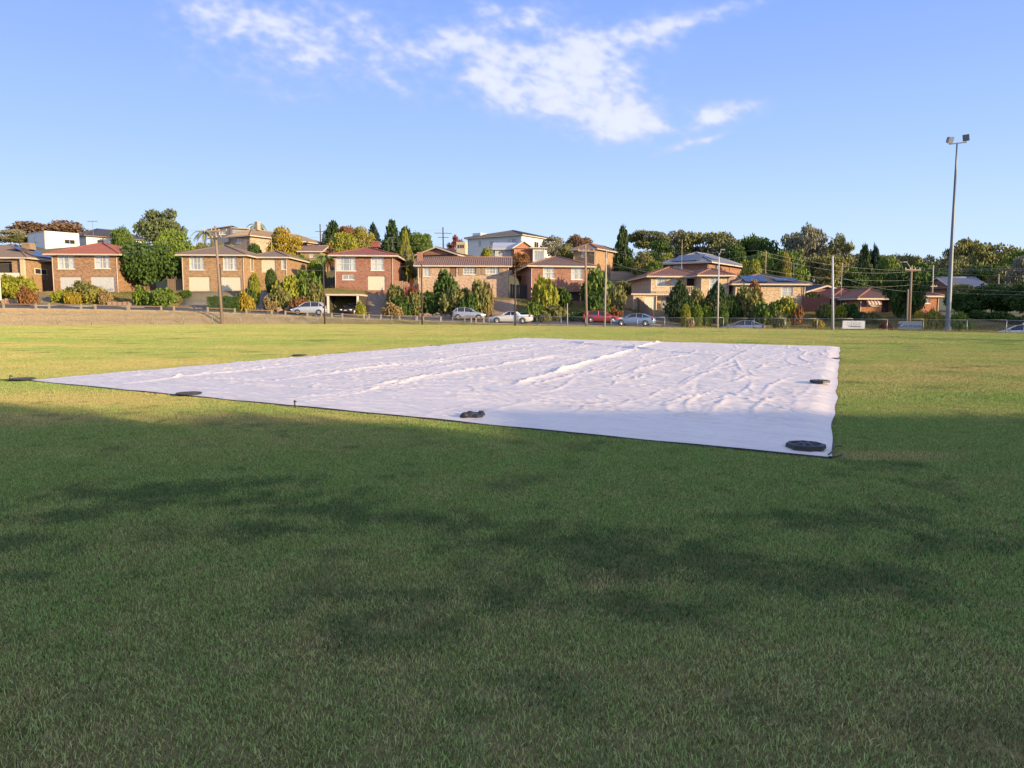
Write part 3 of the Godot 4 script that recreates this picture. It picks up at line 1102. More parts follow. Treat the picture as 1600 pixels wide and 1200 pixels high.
func truck(at: Vector3) -> void:                     # parked nose left; at: the lower rear corner on the near side
	var o := thing("box_truck", "white box truck cut by the left edge of the view", "truck", at)
	var s := st()
	box(s, Vector3(-2.8, 2.1, -1.1), Vector3(5.6, 2.7, 2.2))
	var b := part("cargo_box", s, M.car_white, o)
	var t := st()
	for y in [0.78, 3.42]:
		for z in [0.02, -2.22]:
			box(t, Vector3(-2.8, y, z), Vector3(5.62, 0.09, 0.06))
	for x in [0.02, -5.62]:
		box(t, Vector3(x, 2.1, 0.0), Vector3(0.07, 2.6, 0.1))
	part("box_edge", t, M.galv, b)
	var d := st()
	box(d, Vector3(-0.35, 1.15, 0.015), Vector3(0.34, 0.5, 0.02))
	part("yellow_sticker", d, M.leaf_yellow, b)
	var c := st()
	slab(c, PackedVector2Array([Vector2(-7.5, 0.5), Vector2(-7.55, 1.25), Vector2(-7.1, 2.2), Vector2(-5.75, 2.3), Vector2(-5.75, 0.5)]), -0.05, -2.15)
	part("cab", c, M.car_white, o)
	var f := st()
	box(f, Vector3(-3.5, 0.6, -1.1), Vector3(7.0, 0.22, 0.9))
	box(f, Vector3(-0.1, 0.5, -1.1), Vector3(0.14, 0.24, 2.1))
	part("chassis", f, M.plastic, o)
	for x in [-1.3, -6.5]:
		for z in [-0.18, -2.02]:
			var w := st(true)
			tube(w, Vector3(x, 0.42, z - 0.14), Vector3(x, 0.42, z + 0.14), 0.42, 0.42, 16)
			var wh := part("wheel", w, M.tyre, o)
			var h := st()
			tube(h, Vector3(x, 0.42, z - 0.15), Vector3(x, 0.42, z + 0.15), 0.22, 0.22, 12)
			part("rim", h, M.rim, wh)
	var l := st()
	box(l, Vector3(0.0, 0.72, -0.2), Vector3(0.06, 0.12, 0.3))
	part("tail_light", l, M.lamp_red, o)

func van(at: Vector3) -> void:
	var o := thing("parked_van", "pale van standing in shade at the right edge behind the fence", "van", at, -0.6)
	var s := st()
	slab(s, PackedVector2Array([Vector2(0, 0.35), Vector2(0.0, 0.95), Vector2(0.75, 1.15), Vector2(1.35, 1.9), Vector2(4.6, 1.95), Vector2(4.75, 1.2), Vector2(4.75, 0.35)]), 0.0, -1.75)
	part("body", s, M.car_white, o)
	for q in [[PackedVector2Array([Vector2(0.95, 1.18), Vector2(1.42, 1.78), Vector2(2.0, 1.8), Vector2(2.0, 1.18)])], [PackedVector2Array([Vector2(2.15, 1.18), Vector2(2.15, 1.8), Vector2(3.2, 1.8), Vector2(3.2, 1.18)])]]:
		var g := st()
		slab(g, q[0], 0.012, -1.762)
		part("window", g, M.car_glass, o)
	for x in [0.85, 3.8]:
		for z in [-0.08, -1.67]:
			var w := st(true)
			tube(w, Vector3(x, 0.33, z - 0.1), Vector3(x, 0.33, z + 0.1), 0.33, 0.33, 16)
			part("wheel", w, M.tyre, o)

func carport(at: Vector3, w: float) -> void:
	var o := thing("carport", "open white framed carport dug into the bank", "carport", at)
	var s := st()
	box(s, Vector3(0, 2.62, -2.4), Vector3(w + 0.3, 0.22, 5.2))
	part("roof", s, M.fascia, o)
	for e in [-1.0, 1.0]:
		var p := st()
		box(p, Vector3(e * (w / 2 - 0.12), 1.25, 0.0), Vector3(0.26, 2.52, 0.2))
		part("post", p, M.white_paint, o)
		var q := st()
		box(q, Vector3(e * (w / 2), 1.25, -2.6), Vector3(0.16, 2.52, 4.6))
		part("side_wall", q, M.fence_dark, o)
	var b := st()
	box(b, Vector3(0, 1.25, -4.9), Vector3(w, 2.5, 0.16))
	part("back_wall", b, M.fence_dark, o)
	var f := st()
	box(f, Vector3(0, 0.02, -2.4), Vector3(w - 0.2, 0.08, 4.8))
	part("slab", f, M.drive, o)

func wheelie_bin(label: String, x: float, d: float) -> void:
	var o := thing("wheelie_bin", label, "bin", on(x, d), 0.3)
	var s := st()
	hexa(s, [Vector3(-0.24, 0.06, 0.26), Vector3(0.24, 0.06, 0.26), Vector3(0.24, 0.06, -0.26), Vector3(-0.24, 0.06, -0.26), Vector3(-0.3, 1.0, 0.36), Vector3(0.3, 1.0, 0.36), Vector3(0.3, 1.0, -0.36), Vector3(-0.3, 1.0, -0.36)])
	part("body", s, M.plastic, o)
	var l := st()
	hexa(l, [Vector3(-0.32, 1.0, 0.4), Vector3(0.32, 1.0, 0.4), Vector3(0.32, 1.02, -0.38), Vector3(-0.32, 1.02, -0.38), Vector3(-0.28, 1.06, 0.34), Vector3(0.28, 1.06, 0.34), Vector3(0.28, 1.12, -0.36), Vector3(-0.28, 1.12, -0.36)])
	part("lid", l, M.bin_lid, o)
	for e in [-1.0, 1.0]:
		var w := st(true)
		tube(w, Vector3(e * 0.24, 0.1, -0.3), Vector3(e * 0.3, 0.1, -0.3), 0.1, 0.1, 12)
		part("wheel", w, M.tyre, o)

func letterbox(label: String, x: float, d: float) -> void:
	var o := thing("letterbox", label, "letterbox", on(x, d))
	var s := st()
	box(s, Vector3(0, 0.55, 0), Vector3(0.22, 1.1, 0.22))
	part("post", s, M.white_paint, o)
	var b := st()
	slab(b, PackedVector2Array([Vector2(-0.22, 1.1), Vector2(-0.22, 1.4), Vector2(0, 1.55), Vector2(0.22, 1.4), Vector2(0.22, 1.1)]), 0.2, -0.2)
	part("box", b, M.white_paint, o)

func garden_wall(called: String, label: String, a: Vector2, b: Vector2, h: float, m: Material) -> void:
	var o := thing(called, label, "garden edging", on(a.x, a.y))
	var n := int(a.distance_to(b) / 0.55)
	var dir := (b - a).normalized()
	var r := RandomNumberGenerator.new()
	r.seed = hash(label)
	for i in n:
		var s := st()
		var q := a.lerp(b, (i + 0.5) / n)
		var hh := h * r.randf_range(0.8, 1.08)
		var w := 0.26
		var j := r.randf_range(-0.03, 0.03)
		hexa(s, [Vector3(-w, -0.2, 0.2), Vector3(w, -0.2, 0.2), Vector3(w, -0.2, -0.2), Vector3(-w, -0.2, -0.2), Vector3(-w + 0.04, hh, 0.14 + j), Vector3(w - 0.04, hh - j, 0.14), Vector3(w - 0.04, hh, -0.14), Vector3(-w + 0.04, hh + j, -0.14)])
		var p := part("stone", s, m, o)
		p.position = on(q.x, q.y) - o.position
		p.rotation.y = atan2(dir.y, dir.x) + j

func boulder(label: String, x: float, d: float, r: float, seed_: int) -> void:
	var s := st()
	var n := noise(300 + seed_, 0.9, 2)
	var ring := func(i: int, k: int) -> Vector3:
		var a := TAU * k / 11.0
		var e := PI * (i / 6.0 - 0.5)
		var v := Vector3(cos(a) * cos(e), sin(e) * 0.75, sin(a) * cos(e))
		return v * r * (1.0 + 0.5 * n.get_noise_3d(v.x * 1.3, v.y * 1.3, v.z * 1.3)) + Vector3(0, r * 0.25, 0)
	for i in 6:
		for k in 11:
			quad(s, ring.call(i + 1, k), ring.call(i + 1, k + 1), ring.call(i, k + 1), ring.call(i, k))
	var o := part("boulder", s, M.rock)
	o.position = on(x, d)
	tag(o, label, "boulder", "rocks in the gardens")

func floodlight(x: float, d: float, h: float, lean: float) -> void:
	var o := thing("floodlight_tower", "tall tapered steel floodlight tower with two lamp boxes", "floodlight", Vector3(x, -0.1, -d))
	o.rotation.z = -atan2(lean, h)
	var s := st(true)
	for i in 6:
		tube(s, Vector3(0, h * i / 6.0, 0), Vector3(0, h * (i + 1) / 6.0, 0), lerpf(0.23, 0.065, i / 6.0), lerpf(0.23, 0.065, (i + 1) / 6.0), 18, i == 5)
	part("mast", s, M.steel, o)
	var b := st()
	box(b, Vector3(0, 0.12, 0), Vector3(0.85, 0.06, 0.85))
	tube(b, Vector3(0, 0.1, 0), Vector3(0, 0.5, 0), 0.33, 0.31, 16)
	part("base_plate", b, M.steel, o)
	var c := st()
	tube(c, Vector3(-0.75, h - 0.03, 0.1), Vector3(0.75, h + 0.12, 0.1), 0.05, 0.05, 8)
	part("crossbar", c, M.steel, o)
	for e in [-1.0, 1.0]:
		var t := Basis(Vector3.UP, -0.35 - 0.5 * e) * Basis(Vector3.RIGHT, 0.35)
		var p := Vector3(e * 0.72, h + 0.42 + 0.1 * e, 0.12)
		var l := st()
		hexa(l, [p + t * Vector3(-0.26, -0.28, 0.14), p + t * Vector3(0.26, -0.28, 0.14), p + t * Vector3(0.17, -0.2, -0.22), p + t * Vector3(-0.17, -0.2, -0.22), p + t * Vector3(-0.26, 0.28, 0.14), p + t * Vector3(0.26, 0.28, 0.14), p + t * Vector3(0.17, 0.2, -0.22), p + t * Vector3(-0.17, 0.2, -0.22)])
		var lamp := part("lamp_box", l, M.steel, o)
		var g := st()
		box(g, p + t * Vector3(0, 0, 0.15), Vector3(0.44, 0.48, 0.02), t)
		part("lens", g, M.lamp_glass, lamp)
		var k := st()
		tube(k, Vector3(e * 0.68, h + 0.06 + 0.06 * e, 0.1), p - Vector3(0, 0.2, 0), 0.03, 0.03, 6)
		part("bracket", k, M.steel, o)

func sponsor_sign(label: String, a: Vector2, b: Vector2, kind: int) -> void:
	var mid := (a + b) / 2
	var dir := (b - a).normalized()
	var w := a.distance_to(b)
	var o := thing("sponsor_banner", label, "banner", Vector3(mid.x, 0.14, -mid.y), atan2(dir.y, dir.x))
	var s := st()
	box(s, Vector3(0, 0.37, 0), Vector3(w, 0.74, 0.02))
	part("sheet", s, M.render_white if kind == 0 else M.tin, o)
	for e in [-1.0, 1.0]:
		for y in [0.05, 0.69]:
			var k := st()
			tube(k, Vector3(e * (w / 2 - 0.05), y, -0.05), Vector3(e * (w / 2 - 0.05), y, 0.014), 0.02, 0.02, 6)
			part("tie", k, M.plastic, o)
	if kind == 0:
		var g := st()
		box(g, Vector3(0.1, 0.4, 0.012), Vector3(w * 0.6, 0.5, 0.008))
		part("grey_field", g, M.sign_grey, o)
		sign_text("ROSS", 0.36, M.sign_pale, o, "lettering", Vector3(0.1, 0.45, 0.024))
		var q := st()
		box(q, Vector3(0.14, 0.2, 0.02), Vector3(w * 0.46, 0.07, 0.008))
		part("dark_line", q, M.sign_slate, o)
	else:
		var c := st(true)
		tube(c, Vector3(-w * 0.4, 0.35, 0.0), Vector3(-w * 0.4, 0.35, 0.02), 0.17, 0.17, 20)
		var em := part("emblem", c, M.sign_blue, o)
		var k := st(true)
		tube(k, Vector3(-w * 0.4 - 0.03, 0.29, 0.0), Vector3(-w * 0.4 - 0.03, 0.29, 0.026), 0.09, 0.09, 16)
		part("emblem_patch", k, M.sign_light_blue, em)
		sign_text("Bank of Sydney", 0.2, M.sign_slate, o, "lettering", Vector3(0.17, 0.3, 0.016))

func added_clubhouse() -> void:  # out-of-view building added so its ridge throws the straight shade edge
	house("added_clubhouse", "unseen long brick building added behind the photographer to cast the foreground shade", Vector3(33.5, 0, 10.5), 0.0, 32.0, 9.0, 4.35, "brick_red", "hip", 0.7, 0.42, "tile_grey", [["window", -8.0, 1.4, 2.4, 1.4, 2, 1, 0.4], ["window", 4.0, 1.4, 2.4, 1.4, 2, 1, 0.4], ["door", -1.0, 0.02, 1.1, 2.1, 1, 1, 0.0]], "fascia", 0.3, false)

# ---------------------------------------------------------------- sky

func sky_image() -> Image:
	var W := 4096
	var H := 2048
	var im := Image.create(W, H, false, Image.FORMAT_RGBF)
	var stops := [[-90.0, Vector3(0.144, 0.144, 0.115)], [-2.0, Vector3(0.216, 0.230, 0.216)], [0.0, Vector3(0.490, 0.598, 0.742)], [3.0, Vector3(0.454, 0.576, 0.742)], [7.0, Vector3(0.374, 0.511, 0.734)], [12.0, Vector3(0.282, 0.418, 0.70)], [18.0, Vector3(0.215, 0.338, 0.67)], [25.0, Vector3(0.160, 0.272, 0.62)], [45.0, Vector3(0.122, 0.230, 0.547)], [90.0, Vector3(0.086, 0.180, 0.446)]]
	var f := noise(5, 1.0, 5)
	f.fractal_gain = 0.55
	f.domain_warp_enabled = true
	f.domain_warp_amplitude = 0.25
	f.domain_warp_frequency = 1.6
	var f2 := noise(9, 1.0, 4)
	# banks of cloud: direction as (right, up) per unit ahead, half sizes, tilt, strength
	var banks := [
		[-0.348, 0.370, 0.126, 0.063, 0.60, 0.955, -0.296], [-0.296, 0.345, 0.077, 0.031, 0.35, 0.989, -0.149], [-0.411, 0.394, 0.054, 0.054, 0.40, 0.921, -0.389], [-0.227, 0.358, 0.081, 0.031, 0.42, 0.995, 0.100], [-0.252, 0.399, 0.081, 0.036, 0.40, 0.980, -0.199],
		[0.024, 0.339, 0.189, 0.077, 0.30, 0.999, -0.050], [-0.322, 0.366, 0.171, 0.077, 0.22, 0.980, -0.199], [0.155, 0.276, 0.099, 0.054, 0.25, 0.980, -0.199], [-0.097, 0.363, 0.068, 0.029, 0.95, 0.993, 0.120], [-0.019, 0.322, 0.104, 0.047, 0.80, 0.999, -0.050], [0.084, 0.347, 0.086, 0.050, 0.60, 0.995, -0.100], [0.115, 0.339, 0.045, 0.034, 0.80, 1.000, 0.000], [-0.028, 0.402, 0.032, 0.016, 0.90, 0.980, -0.199], [0.023, 0.399, 0.020, 0.020, 0.60, 1.000, 0.000], [0.179, 0.377, 0.081, 0.022, 0.85, 0.989, 0.149], [0.264, 0.400, 0.090, 0.011, 0.60, 0.969, 0.247], [0.324, 0.415, 0.045, 0.007, 0.45, 0.995, 0.100],
		[-0.028, 0.297, 0.036, 0.018, 0.70, 0.878, -0.479], [0.068, 0.284, 0.054, 0.036, 0.70, 0.980, -0.199], [0.155, 0.281, 0.052, 0.029, 0.80, 0.969, -0.247], [0.112, 0.247, 0.065, 0.022, 0.85, 0.980, -0.199], [0.173, 0.258, 0.054, 0.023, 0.85, 0.980, -0.199],
		[0.290, 0.270, 0.050, 0.018, 1.30, 0.969, 0.247], [0.260, 0.260, 0.027, 0.011, 0.70, 0.921, 0.389], [0.230, 0.228, 0.043, 0.006, 0.80, 0.969, 0.247], [0.270, 0.237, 0.022, 0.005, 0.55, 0.955, 0.296], [-0.165, 0.310, 0.031, 0.008, 0.60, 0.732, -0.682], [-0.307, 0.289, 0.034, 0.008, 0.30, 0.999, 0.050], [0.199, 0.310, 0.007, 0.005, 0.50, 1.000, 0.000], [0.203, 0.294, 0.007, 0.004, 0.35, 1.000, 0.000], [-0.630, 0.407, 0.022, 0.013, 0.20, 0.980, -0.199]]
	var to_sun := Vector3(sin(deg_to_rad(126.0)) * cos(deg_to_rad(12.5)), sin(deg_to_rad(12.5)), -cos(deg_to_rad(126.0)) * cos(deg_to_rad(12.5)))
	for j in H:
		var el := 90.0 - (j + 0.5) * 180.0 / H
		var base := Vector3.ZERO
		for k in stops.size() - 1:
			if el >= stops[k][0]:
				base = stops[k][1].lerp(stops[k + 1][1], clampf((el - stops[k][0]) / (stops[k + 1][0] - stops[k][0]), 0, 1))
		if j % 8 == 0:
			im.fill_rect(Rect2i(0, j, W, 8), Color(base.x, base.y, base.z))
		elif el < 34.0:
			im.fill_rect(Rect2i(0, j, 600, 1), Color(base.x, base.y, base.z))
			im.fill_rect(Rect2i(W - 600, j, 600, 1), Color(base.x, base.y, base.z))
		if el < 1.0:
			continue
		var close := el < 34.0
		var step := 1 if close else 8
		if step > 1 and j % step:
			continue
		var i := 0
		while i < W:
			var az := fposmod((i + 0.5) * 360.0 / W + 180.0, 360.0) - 180.0   # 0 is straight ahead
			var fine := close and absf(az) < 46.0
			var st_ := 1 if fine else 8
			if not fine and j % 8:
				i += 8
				continue
			var a := 0.0
			var bright := 0.0
			if fine and el > 9.0:
				var tx := tan(deg_to_rad(az))
				var ty := tan(deg_to_rad(el)) / cos(deg_to_rad(az))
				var mask := 0.0
				for b in banks:
					var dx: float = tx - b[0]
					var dy: float = ty - b[1]
					var rx: float = (dx * b[5] + dy * b[6]) / b[2]
					if absf(rx) > 2.2:
						continue
					var ry: float = (dy * b[5] - dx * b[6]) / b[3]
					if absf(ry) > 2.2:
						continue
					mask += b[4] * exp(-(rx * rx + ry * ry) * 1.1)
				if mask > 0.02:
					var q := f.get_noise_2d(tx * 9.0 - ty * 3.0, ty * 17.0 + tx * 2.0)
					var q2 := f2.get_noise_2d(tx * 34.0, ty * 60.0 + tx * 12.0)
					var m := mask * 1.05 + (q * 0.95 + q2 * 0.55) * minf(1.0, 0.3 + mask)
					a = pow(smoothstep(0.02, 1.6, m), 1.4) * 0.84
					bright = smoothstep(0.75, 2.0, m)
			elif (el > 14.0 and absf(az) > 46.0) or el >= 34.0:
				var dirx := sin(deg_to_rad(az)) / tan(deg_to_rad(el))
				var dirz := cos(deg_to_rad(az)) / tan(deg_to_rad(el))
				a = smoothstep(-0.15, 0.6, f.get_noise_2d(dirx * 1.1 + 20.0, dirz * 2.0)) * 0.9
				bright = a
			var fill_glow := 0.0
			if not fine:                                   # extra brightness added round the sun, outside the view, to raise fill
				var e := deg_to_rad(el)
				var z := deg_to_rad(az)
				fill_glow = 2.0 * exp(-rad_to_deg(acos(clampf(Vector3(sin(z) * cos(e), sin(e), -cos(z) * cos(e)).dot(to_sun), -1.0, 1.0))) / 17.0)
			if a > 0.004 or fill_glow > 0.004:
				var white := Vector3(0.41, 0.455, 0.69).lerp(Vector3(0.58, 0.6, 0.7), bright) if fine else Vector3(0.44, 0.47, 0.66).lerp(Vector3(1.0, 0.98, 0.97), bright)  # clouds outside the view are whitened to raise the fill
				var c := base.lerp(white, a) + Vector3(1.0, 0.86, 0.66) * fill_glow
				if st_ == 1:
					im.set_pixel(i, j, Color(c.x, c.y, c.z))
				else:
					im.fill_rect(Rect2i(i, j, 8, 8), Color(c.x, c.y, c.z))
			i += st_
	return im

# ---------------------------------------------------------------- turf

func blades(seed_: int, size: float, count: int, w: float, h: float) -> ArrayMesh:
	var r := RandomNumberGenerator.new()
	r.seed = seed_
	var v := PackedVector3Array()
	var nn := PackedVector3Array()
	var cc := PackedColorArray()
	var ix := PackedInt32Array()
	for i in count:
		var p := Vector3(clampf(r.randfn() * 0.5, -1.3, 1.3) * size, -0.004, clampf(r.randfn() * 0.5, -1.3, 1.3) * size)
		var a := r.randf() * TAU
		var side := Vector3(cos(a), 0, sin(a)) * w * r.randf_range(0.6, 1.2) / 2
		var lean := Vector3(r.randfn(), 0, r.randfn()) * h * 0.42
		var hh := h * r.randf_range(0.45, 1.15)
		var mid := p + Vector3(0, hh * 0.6, 0) + lean * 0.35
		var tip := p + Vector3(0, hh, 0) + lean
		var n := side.cross(tip - p).normalized()
		var k := v.size()
		v.append_array([p - side, p + side, mid + side * 0.8, mid - side * 0.8, tip])
		var c := Color(1, 1, 1)
		var q := r.randf()
		if q < 0.14:                                    # dry straw among the green
			c = Color(3.0, 1.9, 3.0)
		elif q < 0.27:
			c = Color(1.3, 0.85, 1.0)
		var t := pow(2.0, r.randf_range(-2.3, 1.35))
		c = Color(c.r * t, c.g * t, c.b * t)
		for j in 5:
			nn.append(n)
			cc.append(c)
		ix.append_array([k, k + 2, k + 1, k, k + 3, k + 2, k + 3, k + 4, k + 2])
	var arr := []
	arr.resize(Mesh.ARRAY_MAX)
	arr[Mesh.ARRAY_VERTEX] = v
	arr[Mesh.ARRAY_NORMAL] = nn
	arr[Mesh.ARRAY_COLOR] = cc
	arr[Mesh.ARRAY_INDEX] = ix
	var m := ArrayMesh.new()
	m.add_surface_from_arrays(Mesh.PRIMITIVE_TRIANGLES, arr)
	return m

var turf_a := noise(41, 0.045, 3)
var turf_b := noise(42, 0.28, 3)
var turf_c := noise(43, 1.1, 3)
var turf_d := noise(44, 3.6, 3)
var clover := [[-2.57, 5.72, 1.15, 0.5], [-3.10, 5.18, 0.5, 0.25], [-2.09, 5.99, 0.7, 0.4], [-0.92, 5.02, 0.75, 0.32], [-1.34, 5.22, 0.6, 0.3], [-3.17, 4.45, 0.5, 0.25], [0.22, 4.63, 0.8, 0.4], [0.72, 4.26, 0.85, 0.5], [1.59, 3.95, 0.9, 0.4], [1.98, 3.86, 0.5, 0.2], [0.01, 3.65, 0.35, 0.25], [2.27, 5.11, 0.9, 0.3], [-0.69, 3.23, 0.28, 0.2], [0.66, 3.50, 0.5, 0.25], [-1.66, 4.74, 0.4, 0.2], [-2.79, 3.84, 0.4, 0.15], [2.74, 4.54, 0.7, 0.25], [0.16, 2.69, 0.25, 0.16], [-0.68, 3.65, 0.3, 0.12]]
var parched := [[3.89, 7.45, 0.9, 0.25], [-7.30, 11.83, 3.5, 1.3], [-3.74, 9.80, 2.5, 0.6], [-6.79, 9.69, 1.5, 0.8], [9.45, 16.86, 2.5, 1.6], [12.64, 19.99, 5.0, 2.5], [-0.86, 3.06, 0.3, 0.12], [0.59, 3.89, 0.35, 0.15], [2.00, 10.99, 1.5, 0.3]]

func turf(x: float, d: float) -> Color:
	var n := turf_a.get_noise_2d(x, d * 2.2)
	var b := turf_b.get_noise_2d(x, d * 1.6)
	var c := turf_c.get_noise_2d(x, d)
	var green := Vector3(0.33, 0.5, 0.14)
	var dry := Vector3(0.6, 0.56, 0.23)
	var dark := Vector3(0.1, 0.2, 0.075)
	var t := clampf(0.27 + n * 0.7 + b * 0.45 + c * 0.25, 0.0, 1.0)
	t += 0.22 * smoothstep(9.0, 15.0, d)  # turf past the foreground shade edge is yellowed to look sunlit
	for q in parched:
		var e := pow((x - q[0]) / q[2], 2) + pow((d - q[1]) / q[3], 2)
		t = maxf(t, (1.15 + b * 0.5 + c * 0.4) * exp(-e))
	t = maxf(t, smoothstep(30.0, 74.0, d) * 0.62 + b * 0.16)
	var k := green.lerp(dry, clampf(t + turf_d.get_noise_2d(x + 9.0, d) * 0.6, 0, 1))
	var s := 0.0
	for q in clover:
		var e := pow((x - q[0]) / q[2], 2) + pow((d - q[1]) / q[3], 2)
		s = maxf(s, exp(-e) * 1.25)
	var fine := turf_d.get_noise_2d(x, d)
	s = smoothstep(0.56, 0.74, s * 0.86 + c * 0.5 + b * 0.25 + fine * 1.1)
	if d < 11.0:
		s = maxf(s, smoothstep(0.28, 0.45, c * 0.6 + b * 0.6) * 0.55)
	k = k.lerp(dark, s * 0.8)
	return Color(k.x, k.y, k.z)

func scatter(label: String, called: String, meshes: Array, places: Array, tint: Callable, high := 1.0) -> void:
	var r := RandomNumberGenerator.new()
	r.seed = hash(label)
	var lists := []
	for m in meshes:
		lists.append([])
	for p in places:
		lists[r.randi() % meshes.size()].append(p)
	var root := thing(called, label, "grass")
	root.set_meta("kind", "stuff")
	for i in meshes.size():
		var mm := MultiMesh.new()
		mm.transform_format = MultiMesh.TRANSFORM_3D
		mm.use_colors = true
		mm.mesh = meshes[i]
		mm.instance_count = lists[i].size()
		var k := 0
		for p: Vector2 in lists[i]:
			var g := ground(p.x, p.y)
			var b := Basis(Vector3.UP, r.randf() * TAU)
			b = b.scaled(Vector3(1, high * r.randf_range(0.85, 1.15), 1))
			if p.y > land(p.x, 1):
				var e := 0.5
				var t := Vector3(-(ground(p.x + e, p.y) - ground(p.x - e, p.y)), 2 * e, ground(p.x, p.y + e) - ground(p.x, p.y - e)).normalized()
				b = Basis(Quaternion(Vector3.UP, t)) * b
			mm.set_instance_transform(k, Transform3D(b, Vector3(p.x, g, -p.y)))
			mm.set_instance_color(k, tint.call(p.x, p.y))
			k += 1
		var o := MultiMeshInstance3D.new()
		o.name = "blades"
		o.multimesh = mm
		o.material_override = M.blade
		o.set_meta("kind", "stuff")
		root.add_child(o, true)

var cover_corners := PackedVector2Array([Vector2(3.30, 7.24), Vector2(-10.18, 14.90), Vector2(0.53, 40.45), Vector2(14.74, 31.93)])

func off_cover(x: float, d: float, margin: float) -> bool:
	var c := Vector2.ZERO
	for p in cover_corners:
		c += p / 4
	var q := Vector2(x, d)
	q = q + (q - c).normalized() * margin
	return not Geometry2D.is_point_in_polygon(q, cover_corners)

func lay_turf() -> void:
	var r := RandomNumberGenerator.new()
	r.seed = 77
	var near := []
	var mid := []
	var far := []
	var lawn := []
	for i in range(-124, 125):
		for j in range(-8, 100):
			var p := Vector2(i * 0.125 + r.randf_range(-0.03, 0.03), j * 0.125 + r.randf_range(-0.03, 0.03))
			if absf(p.x) < maxf(p.y, 0.0) * 0.78 + 5.5 and off_cover(p.x, p.y, 0.06):
				near.append(p)
	for i in range(-76, 77):
		for j in range(25, 72):
			var p := Vector2(i * 0.5 + r.randf_range(-0.05, 0.05), j * 0.5 + r.randf_range(-0.05, 0.05))
			if absf(p.x) < p.y * 0.78 + 9.0 and off_cover(p.x, p.y, 0.22):
				mid.append(p)
	for i in range(-85, 86):
		for j in range(36, 86):
			var p := Vector2(i + r.randf_range(-0.1, 0.1), j + r.randf_range(-0.1, 0.1))
			if absf(p.x) < p.y * 0.78 + 16.0 and p.y < land(p.x, 1) + 0.2 and off_cover(p.x, p.y, 0.45):
				far.append(p)
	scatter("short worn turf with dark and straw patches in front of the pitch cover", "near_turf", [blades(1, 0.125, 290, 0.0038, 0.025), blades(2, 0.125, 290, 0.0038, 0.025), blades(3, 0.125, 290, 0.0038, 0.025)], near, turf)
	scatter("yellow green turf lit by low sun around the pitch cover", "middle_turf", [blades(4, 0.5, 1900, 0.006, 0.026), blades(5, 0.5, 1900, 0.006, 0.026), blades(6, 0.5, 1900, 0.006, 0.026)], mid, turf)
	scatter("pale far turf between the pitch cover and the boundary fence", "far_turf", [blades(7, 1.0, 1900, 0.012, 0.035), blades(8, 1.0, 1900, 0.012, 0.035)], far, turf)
	var bank := []
	for i in range(-110, 75):
		for j in range(36, 118):
			var p := Vector2(i + r.randf_range(-0.15, 0.15), j + r.randf_range(-0.15, 0.15))
			var n := land(p.x, 2)
			if absf(p.x) > p.y * 0.8 + 12.0 or p.y < land(p.x, 1) + 0.3:
				continue
			if p.y < n - 0.6:
				bank.append(p)
			elif p.y > n + ROAD_W + 1.1 and p.y < land(p.x, 4) + 8.0:
				lawn.append(p)
	scatter("straw coloured dry grass on the bank below the road", "dry_grass", [blades(9, 1.1, 1500, 0.014, 0.09), blades(10, 1.1, 1500, 0.014, 0.09)], bank, func(x, d):
		var b := turf_b.get_noise_2d(x * 1.5, d * 1.5)
		var g := smoothstep(-40.0, -8.0, x) * 0.65
		var k := Vector3(0.64, 0.52, 0.31).lerp(Vector3(0.36, 0.36, 0.11), clampf(g + b * 0.5, 0, 1))
		return Color(k.x, k.y, k.z))
	scatter("patchy lawn on the nature strip and front yards of the houses", "lawn", [blades(11, 1.1, 1500, 0.013, 0.07), blades(12, 1.1, 1500, 0.013, 0.07)], lawn, func(x, d):
		var b := turf_b.get_noise_2d(x * 1.1, d * 1.1)
		var k := Vector3(0.2, 0.24, 0.075).lerp(Vector3(0.48, 0.38, 0.16), clampf(0.5 + b * 1.1, 0, 1))
		return Color(k.x, k.y, k.z))

# ---------------------------------------------------------------- the pitch cover

